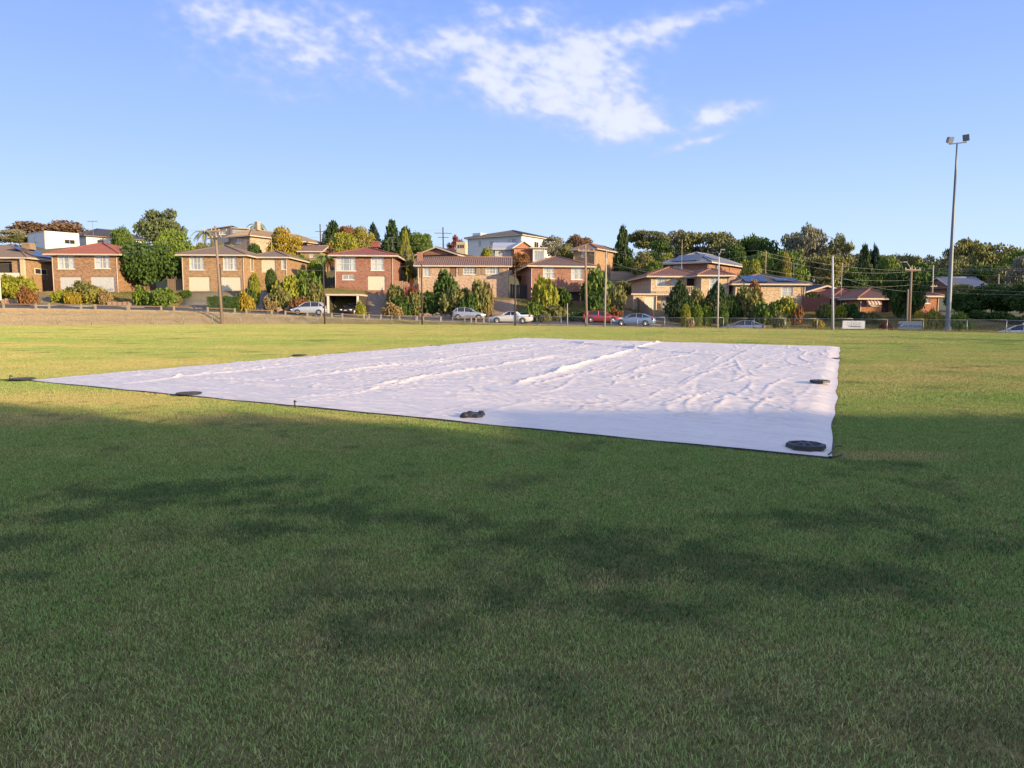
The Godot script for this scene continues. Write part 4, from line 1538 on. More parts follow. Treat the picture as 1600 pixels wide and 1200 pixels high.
func lay_cover() -> void:
	var o := thing("pitch_cover", "huge wrinkled white sheet spread over the cricket pitch", "pitch cover")
	var nu := 400
	var nv := 400
	var lu := cover_corners[0].distance_to(cover_corners[1])
	var lv := cover_corners[0].distance_to(cover_corners[3])
	var n1 := noise(61, 0.55, 2)
	var n2 := noise(62, 1.0, 2)
	var n3 := noise(63, 0.3, 2)
	n2.fractal_type = FastNoiseLite.FRACTAL_RIDGED
	n2.fractal_octaves = 3
	n2.domain_warp_enabled = true
	n2.domain_warp_amplitude = 0.8
	n2.domain_warp_frequency = 0.5
	var n4 := noise(64, 2.6, 2)
	n4.fractal_type = FastNoiseLite.FRACTAL_RIDGED
	# folds that run the length of the sheet: [u at the near end, u at the far end, v from, v to, height, width]
	var long := [[5.35, 7.9, 4.0, 27.5, 0.15, 0.16], [8.05, 8.5, 2.2, 14.0, 0.1, 0.16], [2.6, 3.3, 5.0, 27.0, 0.03, 0.1], [10.6, 10.7, 1.0, 25.0, 0.045, 0.14], [12.9, 12.8, 0.5, 25.0, 0.04, 0.12], [4.3, 4.9, 6.0, 14.0, 0.05, 0.14], [9.4, 9.6, 6.0, 24.0, 0.035, 0.12], [14.2, 13.9, 0.6, 22.0, 0.03, 0.12]]
	# folds across it: [v at the right edge, v at the left edge, u from, u to, height, width]
	var across := [[1.9, 1.75, 0.0, 15.4, 0.045, 0.07], [2.9, 2.6, 0.0, 2.4, 0.04, 0.1], [3.4, 3.1, 2.0, 11.0, 0.02, 0.05], [4.9, 4.2, 0.0, 14.0, 0.045, 0.07], [5.9, 5.4, 0.5, 9.0, 0.022, 0.05], [6.9, 6.4, 0.0, 14.6, 0.038, 0.07], [8.2, 8.0, 0.0, 5.0, 0.07, 0.12], [9.6, 9.4, 0.3, 15.0, 0.035, 0.07], [10.9, 10.8, 1.0, 12.0, 0.025, 0.06], [12.3, 12.0, 0.0, 14.0, 0.04, 0.08], [15.0, 14.8, 0.0, 12.0, 0.04, 0.08], [13.2, 26.5, 3.6, 12.0, 0.1, 0.22], [17.8, 17.6, 0.0, 13.0, 0.045, 0.1], [20.5, 20.4, 0.0, 11.0, 0.045, 0.1], [23.4, 23.3, 0.0, 11.0, 0.05, 0.1]]
	# creases left by folding and dragging: mostly along the near edge, some along the length, some askew
	var crease := PackedFloat32Array()
	crease.resize((nu + 1) * (nv + 1))
	var rr := RandomNumberGenerator.new()
	rr.seed = 4242
	for k in 1700:
		var c := Vector2(rr.randf() * lu, pow(rr.randf(), 1.35) * (lv - 1.2) + 1.2 * rr.randf())
		var kind := rr.randf()
		var ang := rr.randfn() * 0.16 - 0.1 if kind < 0.72 else (PI / 2 + rr.randfn() * 0.12 if kind < 0.9 else rr.randf() * PI)
		var l := rr.randf_range(0.3, 1.1) if kind > 0.9 else rr.randf_range(0.6, 3.4)
		var w := rr.randf_range(0.026, 0.055)
		var hh := rr.randf_range(0.007, 0.03) * (0.4 if c.y < 1.8 else 1.0) * (-0.4 if rr.randf() < 0.2 else 1.0)
		var bend := rr.randfn() * 0.06
		var d := Vector2(cos(ang), sin(ang))
		var ext := Vector2(absf(d.x) * l + 0.3, absf(d.y) * l + 0.3)
		var i0 := maxi(0, int((c.x - ext.x) / lu * nu))
		var i1 := mini(nu, int((c.x + ext.x) / lu * nu) + 1)
		var j0 := maxi(0, int(pow(maxf(0.0, (c.y - ext.y) / lv), 0.8) * nv))
		var j1 := mini(nv, int(pow(clampf((c.y + ext.y) / lv, 0.0, 1.0), 0.8) * nv) + 1)
		for j in range(j0, j1 + 1):
			var vv := pow(j / float(nv), 1.25) * lv - c.y
			for i in range(i0, i1 + 1):
				var uu := i / float(nu) * lu - c.x
				var along := (uu * d.x + vv * d.y) / l
				if absf(along) > 1.0:
					continue
				var off := (vv * d.x - uu * d.y - bend * along * along * 4.0) / w
				if absf(off) < 3.0:
					crease[j * (nu + 1) + i] += hh * (1.0 - along * along) * exp(-absf(off) * (1.0 if off > 0.0 else 2.2))
	var pos := PackedVector3Array()
	var uv := PackedVector2Array()
	var under := PackedVector3Array()
	for j in nv + 1:
		var tv := pow(j / float(nv), 1.25)
		for i in nu + 1:
			var tu := i / float(nu)
			var q := cover_corners[0].lerp(cover_corners[1], tu).lerp(cover_corners[3].lerp(cover_corners[2], tu), tv)
			var u := tu * lu
			var v := tv * lv
			var wob := n1.get_noise_2d(u * 0.8, v * 0.8)
			var calm := smoothstep(1.1, 2.6, v + wob * 0.6) * 0.75 + 0.25
			var h := 0.052 + n3.get_noise_2d(u, v) * 0.014
			h += (n2.get_noise_2d(u * 0.2 + v * 0.05, v * 1.3) * 0.5 + 0.5) * 0.011 * calm
			h += (n4.get_noise_2d(u * 0.2 + wob, v * 1.0 - u * 0.1) * 0.5 + 0.5) * 0.006 * calm
			h += crease[j * (nu + 1) + i]
			for f in long:
				if v > f[2] and v < f[3]:
					var c: float = lerpf(f[0], f[1], v / lv) + wob * 0.12
					var e: float = (u - c) / f[5]
					if absf(e) < 3.0:
						h += f[4] * 0.62 * exp(-absf(e) * 1.7) * (0.8 + 0.6 * n1.get_noise_2d(v * 0.6, f[0] * 9.0)) * smoothstep(f[2], f[2] + 1.0, v) * smoothstep(f[3], f[3] - 1.0, v)
			for f in across:
				if u >= f[2] and u < f[3]:
					var c: float = lerpf(f[0], f[1], u / lu) + wob * 0.1
					var e: float = (v - c) / f[5]
					if absf(e) < 3.0:
						h += f[4] * 0.9 * exp(-absf(e) * 1.5) * (0.75 + 0.8 * n1.get_noise_2d(u * 1.1, f[0] * 7.0)) * smoothstep(f[3], f[3] - 0.8, u)
			var edge := minf(minf(u, lu - u), minf(v, lv - v))
			h = lerpf(0.028 + 0.012 * n1.get_noise_2d(u * 0.9 + 40.0, v * 0.9), h, smoothstep(0.0, 0.35, edge))
			var out := Vector2.ZERO
			if edge < 0.4:
				out = Vector2(n1.get_noise_2d(v * 0.6, 3.0), n1.get_noise_2d(u * 0.6, 8.0)) * 0.05 * (1.0 - edge / 0.4)
			pos.append(Vector3(q.x + out.x, h, -q.y + out.y))
			uv.append(Vector2(u, v))
	var ix := PackedInt32Array()
	for j in nv:
		for i in nu:
			var k := j * (nu + 1) + i
			ix.append_array([k, k + 1, k + nu + 2, k, k + nu + 2, k + nu + 1])
	var s := SurfaceTool.new()
	s.begin(Mesh.PRIMITIVE_TRIANGLES)
	s.set_smooth_group(0)
	for k in pos.size():
		s.set_uv(uv[k])
		s.add_vertex(pos[k])
	for k in ix:
		s.add_index(k)
	var m := worn(lin(0.83, 0.73, 0.65), lin(0.74, 0.65, 0.575), 3.0, 0.5, 65)
	m.metallic_specular = 0.4
	var fine := NoiseTexture2D.new()
	fine.width = 512
	fine.height = 512
	fine.seamless = true
	var fn := noise(66, 0.022, 4)
	fn.fractal_type = FastNoiseLite.FRACTAL_RIDGED
	fine.noise = fn
	m.uv1_triplanar = false
	m.uv1_scale = Vector3(0.085, 0.85, 1.0)
	m.heightmap_enabled = true
	m.heightmap_texture = fine
	m.heightmap_scale = 3.0
	part("sheet", s, m, o)
	# the black backing shows as a hem along the edge
	var e := st()
	for side in 4:
		var n: int = nu if side % 2 == 0 else nv
		for t in n:
			var at := []
			for q in [t, t + 1]:
				var k: int = [q, q * (nu + 1) + nu, nv * (nu + 1) + q, q * (nu + 1)][side]
				at.append(pos[k])
			var outward: Vector3 = [Vector3(0.3, 0, 0.95), Vector3(-0.9, 0, 0.3), Vector3(-0.3, 0, -0.95), Vector3(0.9, 0, -0.2)][side]
			var w: float = 0.004 + 0.035 * maxf(0.0, n1.get_noise_2d(t * 0.05, side * 10.0))
			var a: Vector3 = at[0] + Vector3(0, -0.006, 0)
			var b: Vector3 = at[1] + Vector3(0, -0.006, 0)
			quad(e, a, b, b + outward * w - Vector3(0, 0.013, 0), a + outward * w - Vector3(0, 0.013, 0))
	part("hem", e, M.plastic, o)

func cover_point(px: Vector2, up := 0.075) -> Vector3:
	return Vector3(px.x, up, -px.y)

# black rubber fence feet that hold the sheet down
func weight(label: String, p: Vector2, r: float, turn: float, kind: String, tilt := 0.0, up := 0.07) -> void:
	var o := thing("rubber_weight", label, "weight", cover_point(p, up), turn, "black weights on the pitch cover")
	o.rotation.x = tilt
	if kind == "round":
		o.scale = Vector3(0.88, 0.45, 0.88)
	var n := 8 if kind == "octagon" else 22
	var s := st()
	var inner := []
	var outer := []
	for i in n:
		var a := TAU * (i + 0.5) / n
		var q := r
		if kind == "lobed":
			q = r * (0.86 + 0.14 * cos(a * 4.0))
		outer.append(Vector3(cos(a) * q, 0, sin(a) * q))
		inner.append(Vector3(cos(a) * q * 0.8, 0, sin(a) * q * 0.8))
	var hi := Vector3(0, 0.048, 0)
	var dip := Vector3(0, 0.022, 0)
	for i in n:
		var k := (i + 1) % n
		quad(s, outer[i] + hi * 0.85, outer[k] + hi * 0.85, outer[k] * 1.04, outer[i] * 1.04)
		quad(s, inner[i] + hi, inner[k] + hi, outer[k] + hi * 0.85, outer[i] + hi * 0.85)
		quad(s, inner[i] * 0.97 + dip, inner[k] * 0.97 + dip, inner[k] + hi, inner[i] + hi)
		tri(s, dip, inner[k] * 0.97 + dip, inner[i] * 0.97 + dip)
	part("body", s, M.rubber, o)
	for i in 8:
		var a := TAU * i / 8
		var b := st()
		box(b, Vector3(cos(a) * r * 0.52, 0.033, sin(a) * r * 0.52), Vector3(r * 0.5, 0.026, r * 0.13), Basis(Vector3.UP, -a))
		part("rib", b, M.rubber_worn, o)
	var c := st()
	tube(c, Vector3(0, 0.015, 0), Vector3(0, 0.05, 0), r * 0.3, r * 0.26, 12)
	var hub := part("hub", c, M.rubber_worn, o)
	var k := st()
	tube(k, Vector3(0, 0.0502, 0), Vector3(0, 0.0532, 0), r * 0.13, r * 0.13, 10)
	part("socket", k, M.plastic, hub)
	if kind == "lobed":                               # the rolled edge stands up in lumps
		for q in [Vector2(-0.75, 0.1), Vector2(0.05, -0.35), Vector2(0.72, 0.05)]:
			var kb := st(true)
			tube(kb, Vector3(q.x * r, 0.03, q.y * r), Vector3(q.x * r, 0.07, q.y * r), r * 0.3, r * 0.16, 12)
			part("lump", kb, M.rubber, o)

func peg(label: String, p: Vector2, h: float, lean: Vector2) -> void:
	var s := st(true)
	var a := Vector3(p.x, 0.0, -p.y)
	tube(s, a, a + Vector3(lean.x, h, lean.y), 0.012, 0.01, 6)
	tube(s, a + Vector3(lean.x, h, lean.y), a + Vector3(lean.x * 1.3 + 0.04, h - 0.02, lean.y), 0.012, 0.012, 6)
	tag(part("peg", s, M.plastic), label, "peg", "pegs along the cover")

func cord(label: String, pts: Array, r := 0.008) -> void:
	var s := st(true)
	var c := Curve3D.new()
	for i in pts.size():
		var t: Vector3 = (pts[mini(i + 1, pts.size() - 1)] - pts[maxi(i - 1, 0)]) / 6.0
		c.add_point(pts[i], -t, t)
	var l := c.get_baked_length()
	for i in 30:
		tube(s, c.sample_baked(l * i / 30.0, true), c.sample_baked(l * (i + 1) / 30.0, true), r, r, 6, i == 0 or i == 29)
	tag(part("cord", s, M.plastic), label, "cord")

# ---------------------------------------------------------------- fences

func boundary_fence() -> void:
	var o := thing("boundary_fence", "low chain link fence with grey pipe rail round the oval", "fence")
	var xs := []
	var x := -78.0
	while x < 58.0:                                    # posts 2.9 m apart along the curve
		xs.append(x)
		var g := (land(x + 0.5, 1) - land(x, 1)) / 0.5
		x += 2.9 / sqrt(1.0 + g * g)
	var h := 1.05
	var post := st(true)
	tube(post, Vector3(0, -0.1, 0), Vector3(0, h, 0), 0.035, 0.035, 7)
	post.generate_normals()
	var pm := post.commit()
	var net := {}
	for i in xs.size():
		var a := Vector3(xs[i], 0, -land(xs[i], 1) - 0.25)
		var p := put("post", pm, M.galv, o)
		p.position = a
		p.rotation = Vector3(0.02 * sin(i * 2.3), 0, 0.025 * sin(i * 1.7))
		if i == xs.size() - 1:
			break
		var b := Vector3(xs[i + 1], 0, -land(xs[i + 1], 1) - 0.25)
		var r := st(true)
		tube(r, a + Vector3(0, h, 0), b + Vector3(0, h - 0.02 * sin(i * 3.1), 0), 0.024, 0.024, 6)
		part("top_rail", r, M.galv, o)
		var w := st()
		var l := a.distance_to(b)
		var k := -h + 0.08
		while k < l:                                   # wires 10 cm apart on both diagonals
			for e in [0, 1]:
				var t0 := clampf(k, 0, l)
				var t1 := clampf(k + h - 0.08, 0, l)
				var y0 := 0.04 + (t0 - k)
				var y1 := 0.04 + (t1 - k)
				if e:
					var q := y0
					y0 = h - y0
					y1 = h - y1
				var c := a.lerp(b, t0 / l) + Vector3(0, y0, 0)
				var d := a.lerp(b, t1 / l) + Vector3(0, y1, 0)
				tube(w, c, d, 0.0022, 0.0022, 3, false)
			k += 0.1
		var nt := part("chain_link", w, M.wire, o)
		nt.set_meta("kind", "stuff")

func barrier(label: String, x0: float, x1: float) -> void:
	var a := on(x0, land(x0, 2) - 0.7)
	var b := on(x1, land(x1, 2) - 0.7)
	var o := thing("timber_barrier", label, "barrier", a, 0.0, "timber barriers along the road")
	var e := b - a
	var s := st()
	tube(s, Vector3(0, 0.56, 0.0), e + Vector3(0, 0.56, 0), 0.07, 0.07, 7)
	part("rail", s, M.fence_wood, o)
	for p in [e * 0.03, e * 0.97]:
		var q := st()
		box(q, p + Vector3(0, 0.28, 0.06), Vector3(0.17, 0.8, 0.15))
		part("post", q, M.post_wood, o)

func sign_text(s: String, size: float, m: Material, parent: Node3D, called: String, at: Vector3, bold := true) -> void:
	var t := TextMesh.new()
	var f := SystemFont.new()
	f.font_names = PackedStringArray(["Droid Sans"])
	if bold:
		f.font_weight = 700
	t.font = f
	t.font_size = 64
	t.pixel_size = size / 46.0
	t.depth = 0.008
	t.text = s
	var o := put(called, t, m, parent)
	o.position = at

# ---------------------------------------------------------------- the scene

func _ready() -> void:
	var cam := Camera3D.new()
	cam.name = "camera"
	cam.fov = 56.78604
	cam.near = 0.05
	cam.far = 900.0
	cam.position = Vector3(0, 1.50000, 0)
	cam.basis = Basis(Vector3.RIGHT, -0.10056) * Basis(Vector3.BACK, 0.00500)
	add_child(cam)
	cam.current = true
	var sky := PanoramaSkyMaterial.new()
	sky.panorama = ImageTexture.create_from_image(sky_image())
	var env := Environment.new()
	env.background_mode = Environment.BG_SKY
	env.sky = Sky.new()
	env.sky.sky_material = sky
	env.tonemap_mode = Environment.TONE_MAPPER_LINEAR
	env.tonemap_exposure = 1.55
	env.sdfgi_enabled = true
	env.ssao_enabled = true
	env.ssil_enabled = true
	var we := WorldEnvironment.new()
	we.name = "world"
	we.environment = env
	add_child(we)
	var sun := DirectionalLight3D.new()
	sun.name = "sun"
	sun.light_energy = 1.6
	sun.light_color = Color(1.0, 0.88, 0.68)
	sun.light_angular_distance = 0.7
	sun.shadow_enabled = true
	add_child(sun)
	var el := deg_to_rad(12.5)
	var az := deg_to_rad(126.0)
	sun.look_at_from_position(Vector3.ZERO, -Vector3(sin(az) * cos(el), sin(el), -cos(az) * cos(el)))

	make_materials()
	for f in ["olive", "green"]:
		M["frond_" + f] = plain(M["leaf_" + f].albedo_color, 0.6)
		M["frond_" + f].cull_mode = BaseMaterial3D.CULL_DISABLED
	build_land()
	build_houses()
	build_far_houses()
	build_trees()
	build_gardens()
	build_street()
	build_field()
	build_behind()

func build_land() -> void:
	var soil := worn(lin(0.13, 0.12, 0.045), lin(0.24, 0.19, 0.085), 0.9, 0.95, 71)
	var straw := worn(lin(0.4, 0.31, 0.18), lin(0.3, 0.25, 0.13), 2.2, 0.95, 72)
	var yard := worn(lin(0.2, 0.17, 0.08), lin(0.13, 0.13, 0.05), 2.6, 0.95, 73)
	var scrub := worn(lin(0.09, 0.1, 0.035), lin(0.15, 0.13, 0.06), 6.0, 0.95, 74)
	soil.metallic_specular = 0.0
	land_sheet("field_ground", "level soil of the cricket field under the turf", soil, func(x): return span(-90.0, land(x, 1), 40), -150.0, 130.0, 2.0)
	land_sheet("grass_bank", "dry bank between the boundary fence and the road", straw, func(x): return span(land(x, 1), land(x, 2), 9), -150.0, 130.0, 1.5)
	land_sheet("road", "grey asphalt street curving past the oval", M.asphalt, func(x): return span(land(x, 2), land(x, 2) + ROAD_W, 4), -150.0, 130.0, 1.5)
	land_sheet("front_yards", "sloping front yards and nature strip below the houses", yard, func(x):
		var p := span(land(x, 2) + ROAD_W, land(x, 2) + ROAD_W + 2.5, 3)
		p.append_array(span(land(x, 2) + ROAD_W + 2.6, land(x, 4) - 1.0, 7))
		p.append(land(x, 4) + 9.0)
		return p, -150.0, 130.0, 1.5)
	land_sheet("hillside", "hillside rising behind the first row of houses", scrub, func(x):
		var p := span(land(x, 4) + 9.0, land(x, 4) + 65.0, 14)
		p.append_array(span(land(x, 4) + 70.0, land(x, 4) + 215.0, 12))
		p.append(700.0)
		return p, -330.0, 300.0, 6.0)
	for side in [0.0, ROAD_W]:
		var s := st()
		for i in 190:
			var xa := -150.0 + i * 1.5
			var p := []
			for x in [xa, xa + 1.5]:
				var d: float = land(x, 2) + side
				var r := land(x, 3)
				for q in [[-0.12, -0.1], [-0.12, 0.13], [0.12, 0.15], [0.12, -0.1]]:
					p.append(Vector3(x, r + q[1] + (0.41 if side > 0.0 else 0.0), -d - q[0]))
			quad(s, p[5], p[1], p[0], p[4])
			quad(s, p[6], p[2], p[1], p[5])
			quad(s, p[7], p[3], p[2], p[6])
		struct("kerb", s, M.concrete, "concrete kerb on the %s side of the street" % ("near" if side == 0.0 else "far"))
	ribbon("driveway", "concrete driveway left of the orange brick house", M.drive, [Vector2(-61.83, 95.50), Vector2(-59.41, 91.00), Vector2(-57.74, 88.20)], 3.0, 3.6)
	ribbon("driveway", "wide grey driveway below the two cream garages", M.drive, [Vector2(-40.79, 98.20), Vector2(-39.63, 93.00), Vector2(-39.40, 90.20)], 7.6, 5.6)
	ribbon("driveway", "pale driveway climbing right of the tan brick house", M.concrete, [Vector2(-33.53, 101.00), Vector2(-32.73, 96.00), Vector2(-32.05, 90.20)], 2.8, 3.4)
	ribbon("driveway", "steep driveway below the red brick house garage", M.drive, [Vector2(-18.87, 100.00), Vector2(-18.02, 96.00), Vector2(-17.71, 93.90)], 3.0, 3.4)
	ribbon("driveway", "pink driveway right of the long beige house", M.drive_pink, [Vector2(-1.43, 102.50), Vector2(-1.77, 96.00), Vector2(-2.03, 92.20)], 4.2, 4.8)
	ribbon("driveway", "grey driveway curving up past the mauve brick house", M.drive, [Vector2(12.86, 103.00), Vector2(14.02, 97.00), Vector2(14.78, 92.00), Vector2(15.09, 86.20)], 3.0, 3.6)
	ribbon("driveway", "short driveway below the balcony house garage", M.drive, [Vector2(18.71, 97.00), Vector2(18.37, 91.00), Vector2(17.66, 84.50)], 3.4, 4.0)

func build_houses() -> void:
	var o: Node3D
	o = house("brick_house", "cream and orange brick house with solar roof at the far left edge", Vector3(-68.05, 5.09, -94.00), 0, 8.81, 8.00, 3.48, "brick_tan", "hip", 0.6, 0.42, "tile_grey", [["opening", -1.69, 0.42, 4.23, 2.29, 2, 2, 0.6]], "fascia", 3.0, true)
	block(o, "column", Vector3(4.17, 1.66, 0.30), Vector3(0.5, 2.6, 0.35), M.cream_paint)
	block(o, "balustrade", Vector3(0.82, 0.80, 0.60), Vector3(6.0, 0.8, 0.12), M.white_paint)
	side_windows(o, 1.0, 8.81, [[1.6, 1.2, 2.4, 0.7]])
	panels(o, roof_planes("hip", 8.81, 8.0, 3.48, 0.6, 0.42)[1], 5, 2, 1.6, 0.4)
	cooler(o, Vector3(1.86, 4.62, -4.50), M.tile_tan)
	o = house("brick_house", "orange brick two storey house with red hip roof and pale garage doors", Vector3(-56.55, 3.75, -95.00), 0, 8.73, 10.00, 5.37, "brick_orange", "hip", 0.7, 0.36, "tile_bright", [["window", -3.59, 3.17, 2.23, 1.75, 3, 2, 0.7], ["window", 1.28, 3.25, 2.05, 1.71, 2, 2, 0.7], ["garage_blue", -3.42, 0.09, 2.91, 2.05, 2, 2, 0.6], ["garage_blue", 0.68, 0.04, 3.17, 2.14, 2, 2, 0.6]], "fascia", 3.0, true)
	aerial(o, Vector3(-2.17, 7.62, -6.00), 2.6)
	o = house("brick_house", "tan brick house over two cream garage doors behind the leaning pole", Vector3(-40.85, 4.02, -98.00), 0, 8.56, 12.00, 5.28, "brick_tan", "hip", 0.6, 0.33, "tile_grey", [["window", -3.22, 3.03, 2.03, 1.81, 4, 2, 0.5], ["window", 1.37, 3.03, 1.85, 1.81, 4, 2, 0.8], ["garage", -3.40, 0.03, 2.91, 2.07, 2, 2, 0.6], ["garage", 0.93, 0.03, 2.83, 2.07, 2, 2, 0.6]], "fascia", 3.0, true)
	side_windows(o, 1.0, 8.56, [[2.3, 3.0, 0.9, 2.0]])
	wing(o, Vector3(6.43, 2.56, -4.00), 0, 4.87, 11.00, 2.73, "brick_tan", "hip", 0.5, 0.34, "tile_grey", [["garage", -1.24, 0.37, 2.02, 1.93, 2, 2, 0.6], ["window", 1.61, 0.83, 0.64, 1.38, 1, 2, 0.9]], "fascia", 6.0, true)
	o = house("brick_house", "red brick house with ribbed red roof and cooler above one cream garage", Vector3(-20.69, 4.46, -100.00), 0.03, 8.16, 11.00, 5.02, "brick_red", "hip", 0.7, 0.29, "tile_red", [["window", -3.81, 2.67, 2.70, 1.98, 3, 2, 0.55], ["window", 0.97, 2.76, 1.80, 1.94, 2, 2, 0.95], ["window", -3.00, 1.45, 1.62, 0.68, 2, 1, 0.0], ["garage", 0.52, 0.02, 2.43, 1.95, 2, 2, 0.6]], "fascia", 3.0, true)
	cooler(o, Vector3(0.95, 6.32, -4.47), M.tile_bright)
	aerial(o, Vector3(3.66, 5.88, -2.89), 1.8)
	o = house("brick_house", "long beige brick house under a brown ribbed gable roof", Vector3(-7.18, 3.69, -104.00), 0, 13.21, 8.00, 4.67, "brick_beige", "gable_side", 0.5, 0.33, "tile_brown", [["window", -5.76, 2.90, 1.03, 1.41, 2, 3, 0.9], ["door", -1.92, 2.90, 0.94, 1.41, 2, 2, 0.6], ["window", 0.05, 3.28, 1.78, 1.12, 4, 3, 0.0], ["window", 3.33, 3.33, 1.87, 1.03, 4, 2, 0.6]], "fascia", 3.0, true)
	block(o, "shutter", Vector3(-0.31, 3.72, 0.05), Vector3(0.56, 1.22, 0.06), M.tile_tan)
	block(o, "shutter", Vector3(2.16, 3.73, 0.05), Vector3(0.52, 1.22, 0.06), M.tile_tan)
	block(o, "shutter", Vector3(2.93, 3.78, 0.05), Vector3(0.56, 1.12, 0.06), M.tile_tan)
	block(o, "shutter", Vector3(5.52, 3.80, 0.05), Vector3(0.56, 1.12, 0.06), M.tile_tan)
	block(o, "shutter", Vector3(-6.01, 3.51, 0.05), Vector3(0.47, 1.41, 0.06), M.tile_tan)
	block(o, "chimney", Vector3(-6.49, 5.54, -2.00), Vector3(0.75, 2.0, 0.75), M.brick_mauve)
	o = house("brick_house", "mauve brick house with brown hip roof behind the timber power pole", Vector3(6.81, 3.06, -101.00), 0.12, 8.62, 10.00, 5.16, "brick_mauve", "hip", 0.6, 0.33, "tile_brown", [["window", -2.55, 3.18, 1.64, 1.68, 2, 2, 0.7], ["window", 1.46, 3.09, 1.64, 1.77, 2, 2, 0.8], ["opening", 0.73, 0.09, 2.91, 1.27, 2, 2, 0.6]], "fascia", 3.0, true)
	o = house("brick_house", "cream brick two storey house with balcony behind two dark cypresses", Vector3(22.33, 1.66, -98.50), 0.03, 6.84, 13.00, 5.13, "brick_cream", "hip", 0.7, 0.34, "tile_rust", [["window", -2.62, 3.51, 1.42, 1.11, 2, 1, 0.6], ["window", -0.49, 3.59, 0.71, 0.98, 1, 1, 0.3], ["opening", 1.64, 3.51, 1.24, 1.11, 2, 2, 0.6], ["window", -1.91, 0.06, 1.51, 2.02, 2, 1, 1.0]], "fascia", 3.0, true)
	wing(o, Vector3(4.69, 0.02, 2.64), 0, 3.89, 12.00, 5.15, "brick_cream", "hip", 0.7, 0.36, "tile_rust", [["window", -0.74, 2.98, 1.30, 1.60, 2, 2, 0.7]], "fascia", 3.0, true)
	wing(o, Vector3(-4.55, -0.07, 1.96), 0, 3.30, 9.00, 2.52, "brick_cream", "flat", 0.25, 0.3, "tile_grey", [["garage", 0.00, 0.06, 1.43, 2.07, 2, 2, 0.6]], "fascia", 3.0, false)
	balcony(o, Vector3(-0.19, 2.46, 1.30), 5.77, 1.4)
	o = house("brick_house", "low tan brick house with grey roof full of solar panels", Vector3(34.14, 2.52, -95.00), -0.04, 9.25, 10.00, 3.09, "brick_cream", "hip", 0.6, 0.3, "tile_grey", [["window", 1.45, 1.20, 1.54, 1.41, 2, 2, 0.9]], "fascia", 3.0, true)
	panels(o, roof_planes("hip", 9.25, 10.0, 3.09, 0.6, 0.3)[0], 3, 2, 1.9, 0.35)
	panels(o, roof_planes("hip", 9.25, 10.0, 3.09, 0.6, 0.3)[0], 3, 1, 6.0, 0.9)
	aerial(o, Vector3(4.45, 4.27, -4.18), 1.6)
	o = house("brick_house", "small dark roofed house half hidden by the garden shrubs", Vector3(45.06, 2.28, -103.00), 0, 5.01, 7.00, 2.53, "brick_red", "gable_front", 0.5, 0.3, "tile_dark", [["window", -1.21, 0.74, 1.11, 1.21, 2, 1, 0.4]], "fascia", 3.0, true)
	o = house("brick_house", "low orange brick house with rust red roof behind the sponsor signs", Vector3(45.15, 1.49, -88.00), 0.02, 4.92, 9.00, 2.19, "brick_bright", "hip", 0.6, 0.38, "tile_rust", [["window", -1.59, 1.03, 1.59, 0.63, 3, 1, 0.4], ["opening", 0.32, 0.24, 1.11, 1.55, 2, 2, 0.6]], "fascia", 3.0, true)
	awning(o, Vector3(-0.94, 1.76, 0.08), 1.75)
	wing(o, Vector3(-1.21, 0.06, -5.03), 0, 3.94, 8.00, 2.40, "brick_red", "hip", 0.6, 0.42, "tile_red", [], "fascia", 3.0, true)
	o = house("brick_house", "scrap of orange brick house between the dark tree and the floodlight", Vector3(53.61, 1.93, -92.00), 0, 2.49, 7.00, 2.06, "brick_bright", "hip", 0.4, 0.25, "tile_rust", [["window", -0.75, 0.99, 0.83, 0.66, 2, 1, 0.5]], "fascia", 3.0, true)

